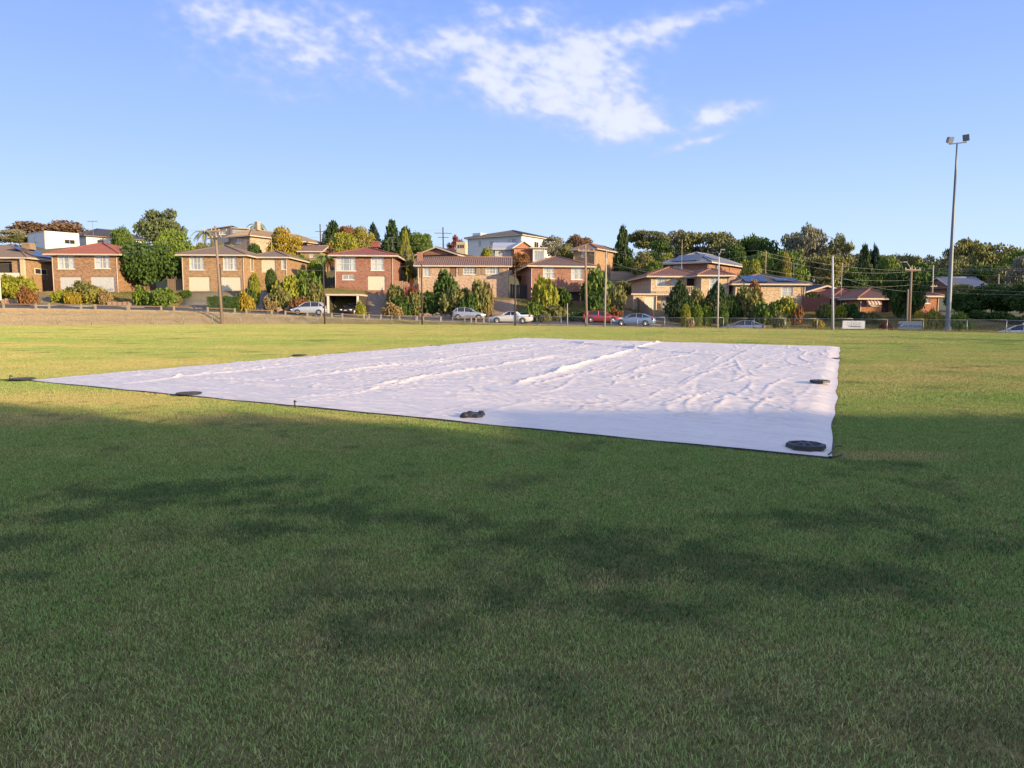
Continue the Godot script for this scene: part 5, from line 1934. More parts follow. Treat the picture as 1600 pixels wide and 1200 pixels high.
func build_far_houses() -> void:
	var o: Node3D
	o = house("modern_house", "white flat roofed box house high on the hill at left", Vector3(-101.00, 13.23, -152.91), -0.66, 9.50, 6.50, 4.67, "render_white", "flat", 0.05, 0.3, "tile_grey", [["window", -1.5, 2.6, 2.2, 1.1, 2, 1, 0.2]], "fascia", 6.0, false)
	side_windows(o, 1.0, 9.5, [[3.6, 2.3, 2.0, 0.9]])
	o = house("modern_house", "white upper storey under a dark hip roof beside the white box house", Vector3(-97.78, 14.05, -162.45), -0.66, 8.00, 13.00, 4.29, "render_white", "hip", 0.7, 0.42, "tile_dark", [], "dark_fascia", 6.0, true)
	side_windows(o, 1.0, 8.0, [[2.2, 2.3, 1.4, 0.9], [5.2, 2.3, 1.2, 0.9]])
	o = house("modern_house", "dark slate coloured modern house with tilted roofs on the ridge", Vector3(-60.76, 14.98, -150.00), 0, 4.32, 7.00, 3.40, "grey_clad", "skillion_right", 0.4, 0.15, "tile_dark", [["window", -0.27, 2.30, 1.35, 0.68, 2, 1, 0]], "dark_fascia", 6, false)
	wing(o, Vector3(3.55, 0.11, -1.00), 0, 3.67, 6.00, 3.58, "render_grey", "skillion", 0.4, 0.05, "tin", [], "fascia", 6, false)
	o = house("brick_house", "pale house with tan tiled roof behind the golden tree", Vector3(-53.48, 13.87, -141.49), -0.52, 6.00, 18.00, 2.54, "brick_beige", "hip", 0.8, 0.42, "tile_tan", [["window", -1.2, 0.9, 1.4, 0.8, 2, 1, 0.8]], "fascia", 6.0, true)
	side_windows(o, 1.0, 6.0, [[13.0, 0.9, 1.6, 1.0]])
	block(o, "chimney", Vector3(0.4, 4.6, -4.0), Vector3(0.8, 1.6, 0.8), M.brick_beige)
	o = house("brick_house", "small brown roofed house between the golden tree and palm fronds", Vector3(-34.25, 9.97, -122.00), 0, 3.41, 7.00, 1.81, "brick_tan", "gable_side", 0.5, 0.3, "tile_brown", [["window", -0.16, 0.66, 0.77, 0.77, 2, 1, 0.7]], "fascia", 5, true)
	o = house("brick_house", "grey gabled house with cream chimney above the long beige house", Vector3(-13.44, 9.71, -128.00), -0.25, 6.90, 14.00, 2.11, "brick_mauve", "gable_front", 0.6, 0.33, "tile_grey", [], "fascia", 6, true)
	panels(o, roof_planes("gable_front", 6.90, 14.0, 2.11, 0.6, 0.33)[0], 6, 2, 2.0, 0.4)
	block(o, "chimney", Vector3(3.37, 3.32, -3.96), Vector3(1.7, 2.2, 1.4), M.cream_paint)
	block(o, "chimney_slot", Vector3(2.92, 3.62, -3.24), Vector3(0.3, 0.6, 0.05), M.room)
	block(o, "chimney_slot", Vector3(3.37, 3.62, -3.24), Vector3(0.3, 0.6, 0.05), M.room)
	block(o, "chimney_slot", Vector3(3.82, 3.62, -3.24), Vector3(0.3, 0.6, 0.05), M.room)
	o = house("big_house", "big white two storey house with black hip roof on the hill", Vector3(-4.28, 13.83, -164.38), -0.61, 15.30, 15.50, 4.98, "render_white", "hip", 0.6, 0.25, "tile_dark", [["window", -4.5, 2.9, 0.8, 1.2, 1, 1, 0.5], ["window", -1.2, 2.6, 1.2, 1.2, 2, 1, 0.3], ["window", 4.0, 3.0, 2.6, 1.0, 3, 1, 0.6]], "fascia", 6.0, true)
	side_windows(o, 1.0, 15.3, [[5.0, 2.3, 1.8, 1.4], [10.0, 2.3, 1.6, 1.4]])
	block(o, "roof_box", Vector3(-6.4, 5.4, -3.0), Vector3(2.4, 1.5, 2.4), M.render_white)
	o = house("brick_house", "orange brick gable house with tin roof and white balcony room", Vector3(2.13, 11.06, -140.00), 0.3, 3.96, 8.00, 3.04, "brick_bright", "gable_front", 0.35, 0.62, "tin", [], "fascia", 6, false)
	wing(o, Vector3(-3.29, 0.05, -2.06), -0.3, 3.81, 7.00, 2.88, "render_grey", "gable_side", 0.4, 0.4, "tin", [["window", -1.27, 1.27, 1.40, 1.14, 3, 1, 0.2], ["window", 0.38, 1.27, 1.02, 1.14, 2, 1, 0.2]], "fascia", 6, false)
	wing(o, Vector3(2.47, -0.05, 1.81), -0.3, 2.38, 6.00, 2.96, "render_white", "flat", 0.5, 0.3, "tile_dark", [["window", -0.94, 0.38, 1.75, 2.00, 3, 1, 0.3]], "fascia", 6, false)
	o = house("brick_house", "tan brick two storey house with dark hip roof seen on its corner", Vector3(13.88, 9.90, -139.25), -0.56, 4.70, 11.40, 4.10, "brick_tan", "hip", 0.7, 0.4, "tile_brown", [["window", -0.6, 2.3, 1.0, 1.3, 1, 2, 0.9]], "fascia", 6.0, true)
	side_windows(o, 1.0, 4.7, [[4.2, 2.2, 1.3, 1.5], [8.6, 2.2, 0.7, 1.5]])
	o = house("brick_house", "brick house with solar panelled blue grey roof above the balcony house", Vector3(30.61, 8.27, -126.45), -0.65, 8.10, 16.00, 2.40, "brick_mauve", "hip", 0.9, 0.42, "tile_slate", [["window", -2.5, 0.6, 1.8, 1.0, 3, 1, 0.4]], "fascia", 6.0, true)
	side_windows(o, 1.0, 8.1, [[2.6, 0.8, 1.2, 1.0]])
	panels(o, roof_planes("hip", 8.1, 16.0, 2.40, 0.9, 0.42)[0], 5, 2, 2.4, 0.5)
	panels(o, roof_planes("hip", 8.1, 16.0, 2.40, 0.9, 0.42)[1], 3, 1, 3.0, 1.4)
	o = house("brick_house", "grey roofed house among trees right of the floodlight", Vector3(83.01, 4.92, -130.00), -0.02, 6.33, 9.00, 1.59, "brick_red", "gable_side", 0.5, 0.42, "tile_slate", [], "fascia", 6, true)
	paling_fence("paling_fence", "pinkish timber fence above the mauve brick house", [Vector2(18.70, 137.00), Vector2(27.41, 137.00)], 1.7, M.fence_pale)

func build_trees() -> void:
	tree("gum_tree", "broad russet brown tree rising behind the white box house", "tree", -121.97, 190.00, 7.90, 10.27, 0.25, "wide", "russet", 0, "bark", "")
	tree("gum_tree", "grey green tree at the left edge of the hilltop", "tree", -121.78, 175.00, 4.61, 4.92, 0.2, "gum", "grey_gum", 0, "bark_pale", "")
	tree("garden_tree", "dull green tree below the grey green one at far left", "tree", -108.07, 158.00, 2.32, 3.38, 0.12, "round", "olive", 0, "bark", "")
	tree("gum_tree", "tall grey green gum standing highest behind the left houses", "tree", -72.80, 150.00, 9.17, 5.84, 0.05, "wide", "sage", 1, "bark_pale", "")
	tree("garden_tree", "dark tree between the red roofed house and the tall gum", "tree", -68.96, 128.00, 7.38, 2.49, 0.08, "round", "green", 1, "bark", "")
	tree("street_tree", "big dark leafy tree in front of the red roofed house", "tree", -50.52, 99.00, 7.43, 4.72, 0.1, "round", "dark_green", 2, "bark", "")
	tree("garden_tree", "bright green tree rising behind the big dark leafy tree", "tree", -55.98, 118.00, 7.87, 3.90, 0.15, "round", "bright_green", 3, "bark", "")
	tree("garden_tree", "dark tree in the shade left of the tan brick house", "tree", -49.26, 108.00, 5.69, 1.68, 0.02, "round", "dark_green", 0, "bark", "")
	tree("garden_tree", "lime green bushy tree behind the tan brick house roof", "tree", -49.44, 124.00, 5.49, 2.05, 0.02, "round", "lime", 1, "bark", "")
	tree("garden_tree", "olive bushy tree left of the lime one behind the tan roof", "tree", -53.17, 124.00, 5.62, 2.65, 0.02, "round", "olive", 2, "bark", "")
	tree("garden_tree", "golden yellow rounded tree under the tan tiled roof", "tree", -38.61, 122.00, 8.11, 3.20, 0.08, "round", "yellow", 3, "bark", "")
	tree("garden_tree", "small dark tree left of the golden yellow tree", "tree", -43.55, 122.00, 5.86, 1.54, 0.02, "round", "dark_green", 1, "bark", "")
	tree("garden_tree", "mid green tree right of the golden yellow tree", "tree", -33.75, 112.00, 5.41, 2.40, 0.02, "round", "green", 2, "bark", "")
	tree("garden_tree", "fresh green bushy tree above the sandy garden", "tree", -29.30, 108.00, 5.08, 2.10, 0.02, "round", "bright_green", 0, "bark", "")
	tree("pine_tree", "dark pine behind the autumn trees by the far crossarm pole", "tree", -38.59, 155.00, 6.05, 3.32, 0.02, "conifer", "conifer", 0, "bark", "")
	tree("garden_tree", "pink tinged bare looking tree in front of the dark pine", "tree", -32.34, 126.00, 5.25, 1.91, 0.15, "sparse", "rust", 0, "bark", "")
	tree("garden_tree", "lime green tree in the middle of the autumn trees", "tree", -30.42, 128.00, 7.01, 3.24, 0.05, "round", "lime", 1, "bark", "")
	tree("garden_tree", "brownish autumn tree behind the lime green tree", "tree", -33.16, 145.00, 6.46, 2.82, 0.1, "round", "rust", 2, "bark", "")
	tree("garden_tree", "lemon yellow autumn tree left of the roof cooler", "tree", -28.34, 136.00, 6.74, 2.65, 0.08, "round", "lemon", 3, "bark", "")
	tree("fir_tree", "narrow blue green fir above the roof cooler", "tree", -29.37, 152.00, 5.76, 2.51, 0.02, "conifer", "blue_conifer", 1, "bark", "")
	tree("fir_tree", "dark pointed fir right of the roof cooler", "tree", -23.45, 140.00, 7.45, 3.13, 0.02, "conifer", "conifer", 0, "bark", "")
	tree("fir_tree", "second dark fir overlapping the lime cypress", "tree", -22.65, 152.00, 5.43, 2.96, 0.02, "conifer", "conifer", 1, "bark", "")
	tree("garden_tree", "rounded green tree right of the two dark firs", "tree", -18.78, 148.00, 5.85, 2.88, 0.05, "round", "green", 1, "bark", "")
	tree("cypress_tree", "slim lime cypress beside the red brick house roof", "tree", -17.59, 118.00, 9.21, 1.15, 0.0, "cypress", "lime", 0, "bark", "")
	tree("garden_tree", "loose olive tree below the slim lime cypress", "tree", -15.94, 110.00, 6.90, 1.66, 0.02, "sparse", "olive", 1, "bark", "")
	tree("autumn_tree", "red leaved tree left of the big white house", "tree", -11.70, 148.00, 6.24, 2.40, 0.12, "sparse", "red", 2, "bark", "")
	tree("autumn_tree", "russet autumn tree in front of the orange brick gable", "tree", 1.30, 113.00, 7.59, 1.65, 0.3, "round", "rust", 1, "bark", "")
	tree("garden_tree", "small lime tree below the big white house", "tree", -4.65, 134.00, 6.19, 1.69, 0.02, "round", "lime", 2, "bark", "")
	tree("gum_tree", "thin wispy gum right of the big white house", "tree", 8.35, 150.00, 7.01, 3.24, 0.3, "sparse", "grey_gum", 0, "bark_pale", "")
	tree("gum_tree", "round brown crowned tree on the skyline right of the white house", "tree", 16.04, 176.00, 7.23, 3.77, 0.25, "dome", "russet", 1, "bark", "")
	tree("garden_tree", "olive tree filling the gap below the brown crowned tree", "tree", 11.99, 152.00, 5.23, 4.11, 0.05, "wide", "olive", 1, "bark", "")
	tree("pine_tree", "dark ragged pine right of the corner brick house", "tree", 22.21, 146.00, 9.21, 2.98, 0.02, "conifer", "conifer", 0, "bark", "")
	tree("gum_tree", "flat topped gum with bare limbs right of the ragged pine", "tree", 30.99, 166.00, 10.40, 5.92, 0.55, "gum", "gum", 2, "bark_pale", "")
	tree("gum_tree", "dark low gum beneath the flat topped gum", "tree", 32.36, 158.00, 8.19, 3.76, 0.2, "gum", "dark_green", 0, "bark", "")
	tree("garden_tree", "lime tree left of the solar panelled blue grey roof", "tree", 28.82, 134.00, 6.26, 2.22, 0.02, "round", "lime", 0, "bark", "")
	tree("garden_tree", "olive tree above the pinkish timber fence", "tree", 24.65, 134.00, 5.94, 2.61, 0.02, "round", "olive", 3, "bark", "")
	tree("garden_tree", "olive tree below the pinkish fence, left one", "tree", 18.91, 117.00, 3.10, 2.39, 0.02, "round", "olive", 1, "bark", "")
	tree("garden_tree", "green tree below the pinkish fence, right one", "tree", 20.70, 113.00, 2.93, 1.76, 0.02, "round", "green", 0, "bark", "")
	tree("garden_tree", "green tree at the right end of the pinkish fence", "tree", 25.17, 128.00, 5.37, 1.74, 0.02, "round", "green", 1, "bark", "")
	tree("garden_tree", "dark bush tree between pine and pinkish fence", "tree", 22.91, 140.00, 4.31, 1.91, 0.02, "round", "green", 2, "bark", "")
	tree("gum_tree", "large spreading gum behind the solar panelled roof", "tree", 45.51, 172.00, 14.43, 8.37, 0.3, "gum", "gum", 3, "bark_pale", "")
	tree("gum_tree", "grey gum at the left shoulder of the large spreading gum", "tree", 40.97, 178.00, 13.52, 4.43, 0.35, "gum", "grey_gum", 1, "bark_pale", "")
	tree("gum_tree", "dark broad gum right of the large spreading gum", "tree", 55.24, 162.00, 13.44, 7.36, 0.2, "gum", "dark_green", 2, "bark", "")
	tree("garden_tree", "dark tree in the hollow behind the far white pole", "tree", 47.36, 152.00, 9.36, 3.85, 0.04, "round", "dark_green", 3, "bark", "")
	tree("garden_tree", "lime tree above the low solar house", "tree", 39.35, 118.00, 7.17, 2.30, 0.02, "round", "lime", 2, "bark", "")
	tree("gum_tree", "tallest pale gum on the right skyline", "tree", 62.24, 152.00, 15.15, 4.77, 0.3, "gum", "grey_gum", 2, "bark_pale", "")
	tree("gum_tree", "olive gum leaning on the tallest pale gum", "tree", 61.86, 158.00, 13.53, 4.44, 0.25, "gum", "gum", 0, "bark_pale", "")
	tree("gum_tree", "open feathery gum right of the tallest pale gum", "tree", 67.92, 150.00, 12.53, 4.22, 0.25, "sparse", "gum", 1, "bark_pale", "")
	tree("gum_tree", "low olive gum below the feathery gum", "tree", 58.84, 136.00, 8.65, 5.00, 0.05, "gum", "olive", 3, "bark_pale", "")
	tree("garden_tree", "dense green tree behind the solar house right end", "tree", 46.90, 122.00, 8.96, 3.56, 0.04, "round", "green", 2, "bark", "")
	tree("autumn_tree", "lemon yellow tree against the dense green tree", "tree", 44.50, 117.00, 8.12, 1.14, 0.15, "round", "lemon", 0, "bark", "")
	tree("pine_tree", "dark twin pine, left one, behind the rust red roof", "tree", 61.64, 126.00, 9.20, 2.45, 0.02, "conifer", "conifer", 0, "bark", "")
	tree("pine_tree", "dark twin pine, right one, behind the rust red roof", "tree", 63.94, 127.00, 9.09, 2.47, 0.02, "conifer", "blue_conifer", 1, "bark", "")
	tree("garden_tree", "green tree right of the dark twin pines", "tree", 60.86, 116.00, 7.38, 2.60, 0.04, "round", "green", 3, "bark", "")
	tree("garden_tree", "dark low tree behind the twin pines roofline", "tree", 54.22, 114.00, 5.71, 2.66, 0.02, "round", "dark_green", 0, "bark", "")
	tree("street_tree", "big dark tree over the second sponsor sign", "tree", 44.15, 80.00, 6.38, 2.80, 0.04, "round", "dark_green", 1, "bark", "")
	tree("gum_tree", "broad olive gum filling the skyline behind the far white pole", "tree", 54.10, 180.00, 12.89, 7.01, 0.15, "gum", "olive", 1, "bark_pale", "")
	tree("gum_tree", "rounded grey gum between the tallest pale gum and the feathery gum", "tree", 75.92, 175.00, 12.14, 6.43, 0.15, "gum", "grey_gum", 3, "bark_pale", "")
	tree("gum_tree", "olive gum filling the skyline behind the twin pines", "tree", 91.87, 185.00, 10.37, 8.00, 0.12, "wide", "gum", 2, "bark_pale", "")
	tree("gum_tree", "wide dark gum low on the slope left of the floodlight", "tree", 85.01, 150.00, 7.03, 7.14, 0.08, "wide", "dark_green", 1, "bark", "")
	tree("hill_tree", "broad brown green gum between floodlight and right edge", "tree", 127.00, 195.00, 12.87, 9.28, 0.12, "gum", "gum", 0, "bark", "")
	tree("hill_tree", "full green gum near the right edge above the wires", "tree", 132.22, 190.00, 12.00, 9.04, 0.1, "gum", "olive", 2, "bark", "")
	tree("garden_tree", "green tree filling the slope behind the low solar house", "tree", 49.13, 140.00, 8.33, 4.63, 0.04, "round", "green", 1, "bark", "")
	tree("hill_tree", "olive tree on the skyline left of the floodlight pole", "tree", 104.24, 192.00, 10.29, 4.98, 0.05, "wide", "olive", 0, "bark", "")
	tree("hill_tree", "pale olive tree close to the left of the floodlight pole", "tree", 113.48, 198.00, 10.34, 5.57, 0.05, "wide", "gum", 1, "bark", "")
	tree("hill_tree", "high crowned gum just right of the floodlight pole", "tree", 114.57, 182.00, 13.49, 6.10, 0.15, "gum", "olive", 1, "bark", "")
	tree("hill_tree", "brown olive tree below the high crowned gum", "tree", 101.67, 168.00, 9.19, 5.45, 0.05, "wide", "gum", 0, "bark", "")
	tree("hill_tree", "rounded olive tree near the right edge of the skyline", "tree", 118.92, 176.00, 10.89, 6.85, 0.05, "wide", "olive", 1, "bark", "")
	tree("hill_tree", "green tree at the right edge of the skyline", "tree", 113.76, 160.00, 10.65, 5.19, 0.05, "wide", "green", 0, "bark", "")
	tree("hill_tree", "dark green tree on the slope right of the floodlight", "tree", 98.37, 150.00, 6.78, 4.96, 0.02, "round", "dark_green", 2, "bark", "")
	tree("hill_tree", "low olive tree behind the right power lines", "tree", 91.54, 132.00, 5.85, 4.37, 0.02, "round", "olive", 3, "bark", "")
	tree("gum_tree", "blue grey gum cut by the right edge of the view", "tree", 65.60, 92.00, 8.29, 2.59, 0.08, "gum", "grey_gum", 3, "bark", "")
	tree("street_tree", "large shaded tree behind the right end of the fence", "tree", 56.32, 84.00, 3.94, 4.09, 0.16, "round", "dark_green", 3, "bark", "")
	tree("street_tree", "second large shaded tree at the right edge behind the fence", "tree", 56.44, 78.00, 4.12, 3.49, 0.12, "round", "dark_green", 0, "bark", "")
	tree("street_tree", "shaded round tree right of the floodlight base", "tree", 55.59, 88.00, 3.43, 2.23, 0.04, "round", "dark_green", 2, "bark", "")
	tree("garden_tree", "yellowing tree beside the floodlight pole at half height", "tree", 61.05, 98.00, 3.89, 2.10, 0.1, "round", "olive", 1, "bark", "")
	palm("palm_tree", "feathery palm left of the dark slate house", -54.88, 128.0, 6.59, 2.6, "olive")
	palm("palm_tree", "dark palm above the tan tiled roof", -56.14, 158.0, 5.09, 2.6, "green")
	palm("palm_tree", "low palm in the garden below the small brown roof", -29.46, 112.0, 4.80, 2.2, "green")

func build_gardens() -> void:
	shrub("hedge", "lime green overgrown hedge under the far left house", -63.37, 91.00, 3.13, 2.83, "shrub", "lime", 0, 0.7, "hedge", 0.0)
	shrub("shrub", "dry reddish shrub beside the white letterbox post", -59.05, 87.00, 2.47, 1.30, "shrub", "rust", 1, 1.0, "shrub", 0.0)
	shrub("shrub", "fresh lime shrub at the left corner of the orange brick house", -56.90, 90.00, 2.09, 1.25, "shrub", "lime", 2, 1.0, "shrub", 0.0)
	shrub("shrub", "low golden shrub in the left garden bed", -54.72, 89.00, 1.63, 1.23, "shrub", "yellow", 0, 1.0, "shrub", 0.0)
	shrub("shrub", "tall olive shrub in front of the orange brick house", -54.33, 91.00, 2.56, 2.31, "shrub", "olive", 1, 1.0, "shrub", 0.0)
	shrub("shrub", "yellow olive shrub right of the tall olive one", -52.32, 90.00, 2.32, 1.56, "shrub", "lemon", 2, 1.0, "shrub", 0.0)
	shrub("shrub", "straw coloured twiggy bush at the right of the left garden", -50.73, 89.00, 1.96, 0.92, "shrub", "dry", 0, 1.0, "shrub", 0.0)
	shrub("shrub", "bright shrub at the foot of the big dark tree", -46.17, 89.00, 2.57, 1.23, "shrub", "bright_green", 1, 1.0, "shrub", 0.0)
	shrub("shrub", "green shrub right of the big dark tree trunk", -43.93, 89.00, 2.91, 1.95, "shrub", "green", 2, 1.0, "shrub", 0.0)
	shrub("topiary", "tall lime clipped bush at the corner of the tan brick house", -33.85, 94.00, 4.24, 0.76, "clipped", "lime", 0, 1.0, "shrub", 0.0)
	shrub("topiary", "dark clipped bush right of the tall lime one", -32.66, 97.00, 3.34, 0.79, "clipped", "dark_green", 1, 1.0, "shrub", 0.0)
	shrub("hedge", "low dark clipped hedge in front of the two garages", -35.68, 88.50, 1.74, 1.99, "hedge", "dark_green", 0, 0.22, "hedge", 0.0)
	shrub("shrub", "yellow leaved bush at the right end of the clipped hedge", -33.23, 89.00, 2.49, 1.13, "shrub", "yellow", 1, 1.0, "shrub", 0.0)
	shrub("shrub", "olive bush behind the yellow leaved bush", -34.66, 92.00, 2.85, 1.17, "shrub", "olive", 2, 1.0, "shrub", 0.0)
	shrub("shrub", "dark bush at the foot of the tall lime clipped bush", -33.84, 92.00, 2.74, 0.95, "shrub", "dark_green", 0, 1.0, "shrub", 0.0)
	shrub("shrub", "tall lime shrub in the sandy garden", -29.44, 95.00, 5.13, 2.74, "shrub", "lime", 2, 1.0, "shrub", 0.0)
	shrub("shrub", "tall green shrub right of the tall lime one", -27.16, 95.00, 5.62, 2.19, "shrub", "green", 0, 1.0, "shrub", 0.0)
	shrub("shrub", "olive shrub at the left of the sandy garden", -29.81, 92.00, 3.19, 1.59, "shrub", "olive", 1, 1.0, "shrub", 0.0)
	shrub("shrub", "brown leaved shrub low in the sandy garden", -27.23, 91.00, 2.74, 1.36, "shrub", "rust", 2, 1.0, "shrub", 0.0)
	shrub("shrub", "green shrub beside the brown leaved one", -25.83, 94.00, 3.99, 1.30, "shrub", "olive", 0, 1.0, "shrub", 0.0)
	shrub("shrub", "grey spiky plant on the slope by the driveway", -30.73, 90.00, 2.05, 1.04, "spiky", "dry", 0, 1.0, "shrub", 0.0)
	shrub("shrub", "low lime bush at the right post of the carport", -19.14, 90.00, 2.16, 0.73, "shrub", "lime", 1, 1.0, "shrub", 0.0)
	shrub("shrub", "olive bush right of the red brick house driveway", -15.83, 97.00, 3.94, 1.45, "shrub", "olive", 0, 1.0, "shrub", 0.0)
	shrub("shrub", "low dry bush by the roadside right of the driveway", -15.54, 92.00, 1.97, 1.49, "shrub", "dry", 1, 1.0, "shrub", 0.0)
	shrub("shrub", "tall olive shrub behind the dark fence post", -13.05, 95.00, 3.97, 1.42, "shrub", "olive", 2, 1.0, "shrub", 0.0)
	shrub("shrub", "red tipped shrub behind the tall olive shrub", -13.83, 97.00, 4.75, 1.01, "spiky", "red", 1, 1.0, "shrub", 0.0)
	shrub("shrub", "dark shrub below the red tipped shrub", -14.51, 94.00, 2.95, 1.63, "shrub", "dark_green", 0, 1.0, "shrub", 0.0)
	shrub("garden_tree", "dark glossy tree in front of the long beige house", -9.16, 99.00, 4.91, 1.94, "shrub", "dark_green", 1, 1.0, "small tree", 0.0)
	shrub("shrub", "wide olive shrub before the long beige house", -7.53, 95.00, 4.56, 2.74, "shrub", "olive", 2, 1.0, "shrub", 0.0)
	shrub("shrub", "dark shrub left of the wide olive shrub", -10.61, 96.00, 3.33, 1.99, "shrub", "dark_green", 0, 1.0, "shrub", 0.0)
	shrub("shrub", "olive brown shrub at the right of the beige house garden", -4.26, 94.00, 4.83, 1.84, "shrub", "olive", 1, 1.0, "shrub", 0.0)
	shrub("shrub", "dark shrub between the wide olive and the olive brown one", -5.55, 93.00, 3.91, 1.61, "shrub", "dark_green", 2, 1.0, "shrub", 0.0)
	shrub("shrub", "dry thin stemmed bush beside the beige house driveway", -3.34, 94.00, 5.00, 0.98, "shrub", "dry", 0, 1.0, "shrub", 0.0)
	shrub("garden_tree", "pale lime round tree before the mauve brick house", 4.29, 94.00, 5.33, 1.95, "shrub", "lime", 0, 1.0, "small tree", 0.0)
	shrub("shrub", "dark round shrub right of the pale lime tree", 6.87, 97.00, 2.73, 1.34, "shrub", "dark_green", 1, 1.0, "shrub", 0.0)
	shrub("shrub", "green shrub beside the wheelie bins", 2.60, 90.00, 3.20, 1.25, "shrub", "green", 2, 1.0, "shrub", 0.0)
	shrub("shrub", "low olive shrub under the pale lime tree", 5.43, 90.00, 2.15, 1.66, "shrub", "olive", 0, 1.0, "shrub", 0.0)
	shrub("shrub", "tiny olive bush by the road under the pale lime tree", 4.06, 88.00, 1.46, 0.81, "shrub", "olive", 1, 1.0, "shrub", 0.0)
	shrub("garden_tree", "dark green tree right of the mauve brick house", 11.62, 98.00, 5.14, 2.37, "shrub", "green", 1, 1.0, "small tree", 0.0)
	shrub("garden_tree", "olive rounded tree right of the pale slim pole", 13.26, 94.00, 4.47, 1.84, "shrub", "olive", 2, 1.0, "small tree", 0.0)
	shrub("shrub", "dark shrub at the foot of the pale slim pole", 10.62, 92.00, 3.47, 1.49, "shrub", "dark_green", 0, 1.0, "shrub", 0.0)
	shrub("shrub", "green strappy plants above the red car", 10.94, 89.00, 2.21, 1.74, "spiky", "green", 1, 1.0, "shrub", 0.0)
	shrub("shrub", "rusty strappy plant beside the steep driveway", 12.72, 88.00, 1.81, 1.01, "spiky", "rust", 0, 1.0, "shrub", 0.0)
	shrub("shrub", "dark low shrub left of the strappy plants", 8.17, 89.00, 1.40, 1.54, "shrub", "dark_green", 2, 1.0, "shrub", 0.0)
	shrub("cypress_tree", "left dark cypress before the balcony house", 20.51, 88.00, 5.05, 1.66, "cypress", "conifer", 0, 1.0, "cypress", 0.0)
	shrub("cypress_tree", "right dark cypress beside the white pole", 24.86, 87.00, 5.09, 1.57, "cypress", "conifer", 1, 1.0, "cypress", 0.0)
	shrub("topiary", "small lime clipped bush at the left cypress foot", 20.41, 84.00, 2.84, 0.61, "clipped", "lime", 0, 1.0, "shrub", 0.0)
	shrub("topiary", "round clipped bush midway between the two cypresses", 21.76, 84.00, 2.68, 0.68, "clipped", "bright_green", 1, 1.0, "shrub", 0.0)
	shrub("shrub", "loose bright bush right of the round clipped bush", 23.24, 85.00, 2.68, 0.69, "shrub", "bright_green", 0, 1.0, "shrub", 0.0)
	shrub("topiary", "green clipped bush at the right cypress foot", 24.84, 84.00, 2.78, 0.61, "clipped", "green", 0, 1.0, "shrub", 0.0)
	shrub("shrub", "open olive bush between the two cypresses", 23.51, 91.00, 3.77, 1.36, "shrub", "olive", 1, 1.0, "shrub", 0.0)
	shrub("shrub", "tiny dry bush behind the fence below the cypress", 20.22, 81.00, 1.65, 0.56, "shrub", "dry", 2, 1.0, "shrub", 0.0)
	shrub("shrub", "wide grey olive shrub in front of the low solar house", 29.16, 88.00, 4.47, 2.13, "shrub", "olive", 0, 1.0, "shrub", 0.0)
	shrub("shrub", "pinkish flowering shrub above the grey olive one", 30.79, 91.00, 4.54, 1.15, "shrub", "rust", 1, 1.0, "shrub", 0.0)
	shrub("shrub", "large green shrub left of the solar house window", 30.65, 85.00, 3.45, 2.16, "shrub", "green", 2, 1.0, "shrub", 0.0)
	shrub("shrub", "dark shrub left of the wide grey olive shrub", 27.32, 88.00, 3.46, 1.42, "shrub", "dark_green", 0, 1.0, "shrub", 0.0)
	shrub("shrub", "lime shrub under the solar house window", 32.32, 84.00, 3.30, 1.55, "shrub", "lime", 1, 1.0, "shrub", 0.0)
	shrub("shrub", "russet shrub right of the lime shrub", 33.07, 83.00, 2.84, 0.86, "shrub", "rust", 2, 1.0, "shrub", 0.0)
	shrub("shrub", "pale low bush above the white retaining wall", 30.20, 80.00, 2.52, 1.11, "shrub", "olive", 0, 1.0, "shrub", 0.0)
	shrub("shrub", "yellow green bush left of the square white post", 37.98, 84.00, 2.29, 1.45, "shrub", "lime", 2, 1.0, "shrub", 0.0)
	shrub("shrub", "olive bush left of the yellow green bush", 37.23, 85.00, 1.99, 1.08, "shrub", "olive", 1, 1.0, "shrub", 0.0)
	shrub("shrub", "dark bush in front of the small dark roofed house", 39.84, 94.00, 2.51, 1.73, "shrub", "dark_green", 0, 1.0, "shrub", 0.0)
	shrub("shrub", "dark bush under the rust red roof left end", 40.57, 86.00, 2.11, 1.19, "shrub", "dark_green", 2, 1.0, "shrub", 0.0)
	shrub("shrub", "low yellow bush beyond the fence near the white post", 34.33, 80.00, 1.20, 0.74, "shrub", "yellow", 0, 1.0, "shrub", 0.0)
	shrub("shrub", "olive bush right of the first sponsor sign", 40.39, 80.00, 1.41, 1.20, "shrub", "olive", 1, 1.0, "shrub", 0.0)
	shrub("shrub", "orange leaved bush between the two sponsor signs", 38.80, 74.00, 1.52, 0.68, "shrub", "red", 0, 1.0, "shrub", 0.0)
	shrub("shrub", "dark bush behind the first sponsor sign", 40.08, 82.00, 1.18, 1.13, "shrub", "dark_green", 1, 1.0, "shrub", 0.0)
	shrub("shrub", "golden bush right of the second sponsor sign", 40.56, 70.00, 3.27, 1.29, "shrub", "yellow", 2, 1.0, "shrub", 0.0)
	shrub("shrub", "lemon bush just left of the floodlight base", 40.99, 69.00, 2.92, 0.95, "shrub", "lemon", 0, 1.0, "shrub", 0.0)
	shrub("shrub", "bright bush right of the floodlight base", 42.55, 68.00, 2.54, 1.25, "shrub", "bright_green", 1, 1.0, "shrub", 0.0)
	shrub("shrub", "small lime bush at the fence right of the floodlight", 41.08, 64.00, 1.93, 0.74, "shrub", "lime", 2, 1.0, "shrub", 0.0)
	shrub("shrub", "dark low shrub in shade left of the large shaded tree", 51.76, 79.00, 1.04, 1.46, "shrub", "dark_green", 0, 1.0, "shrub", 0.0)
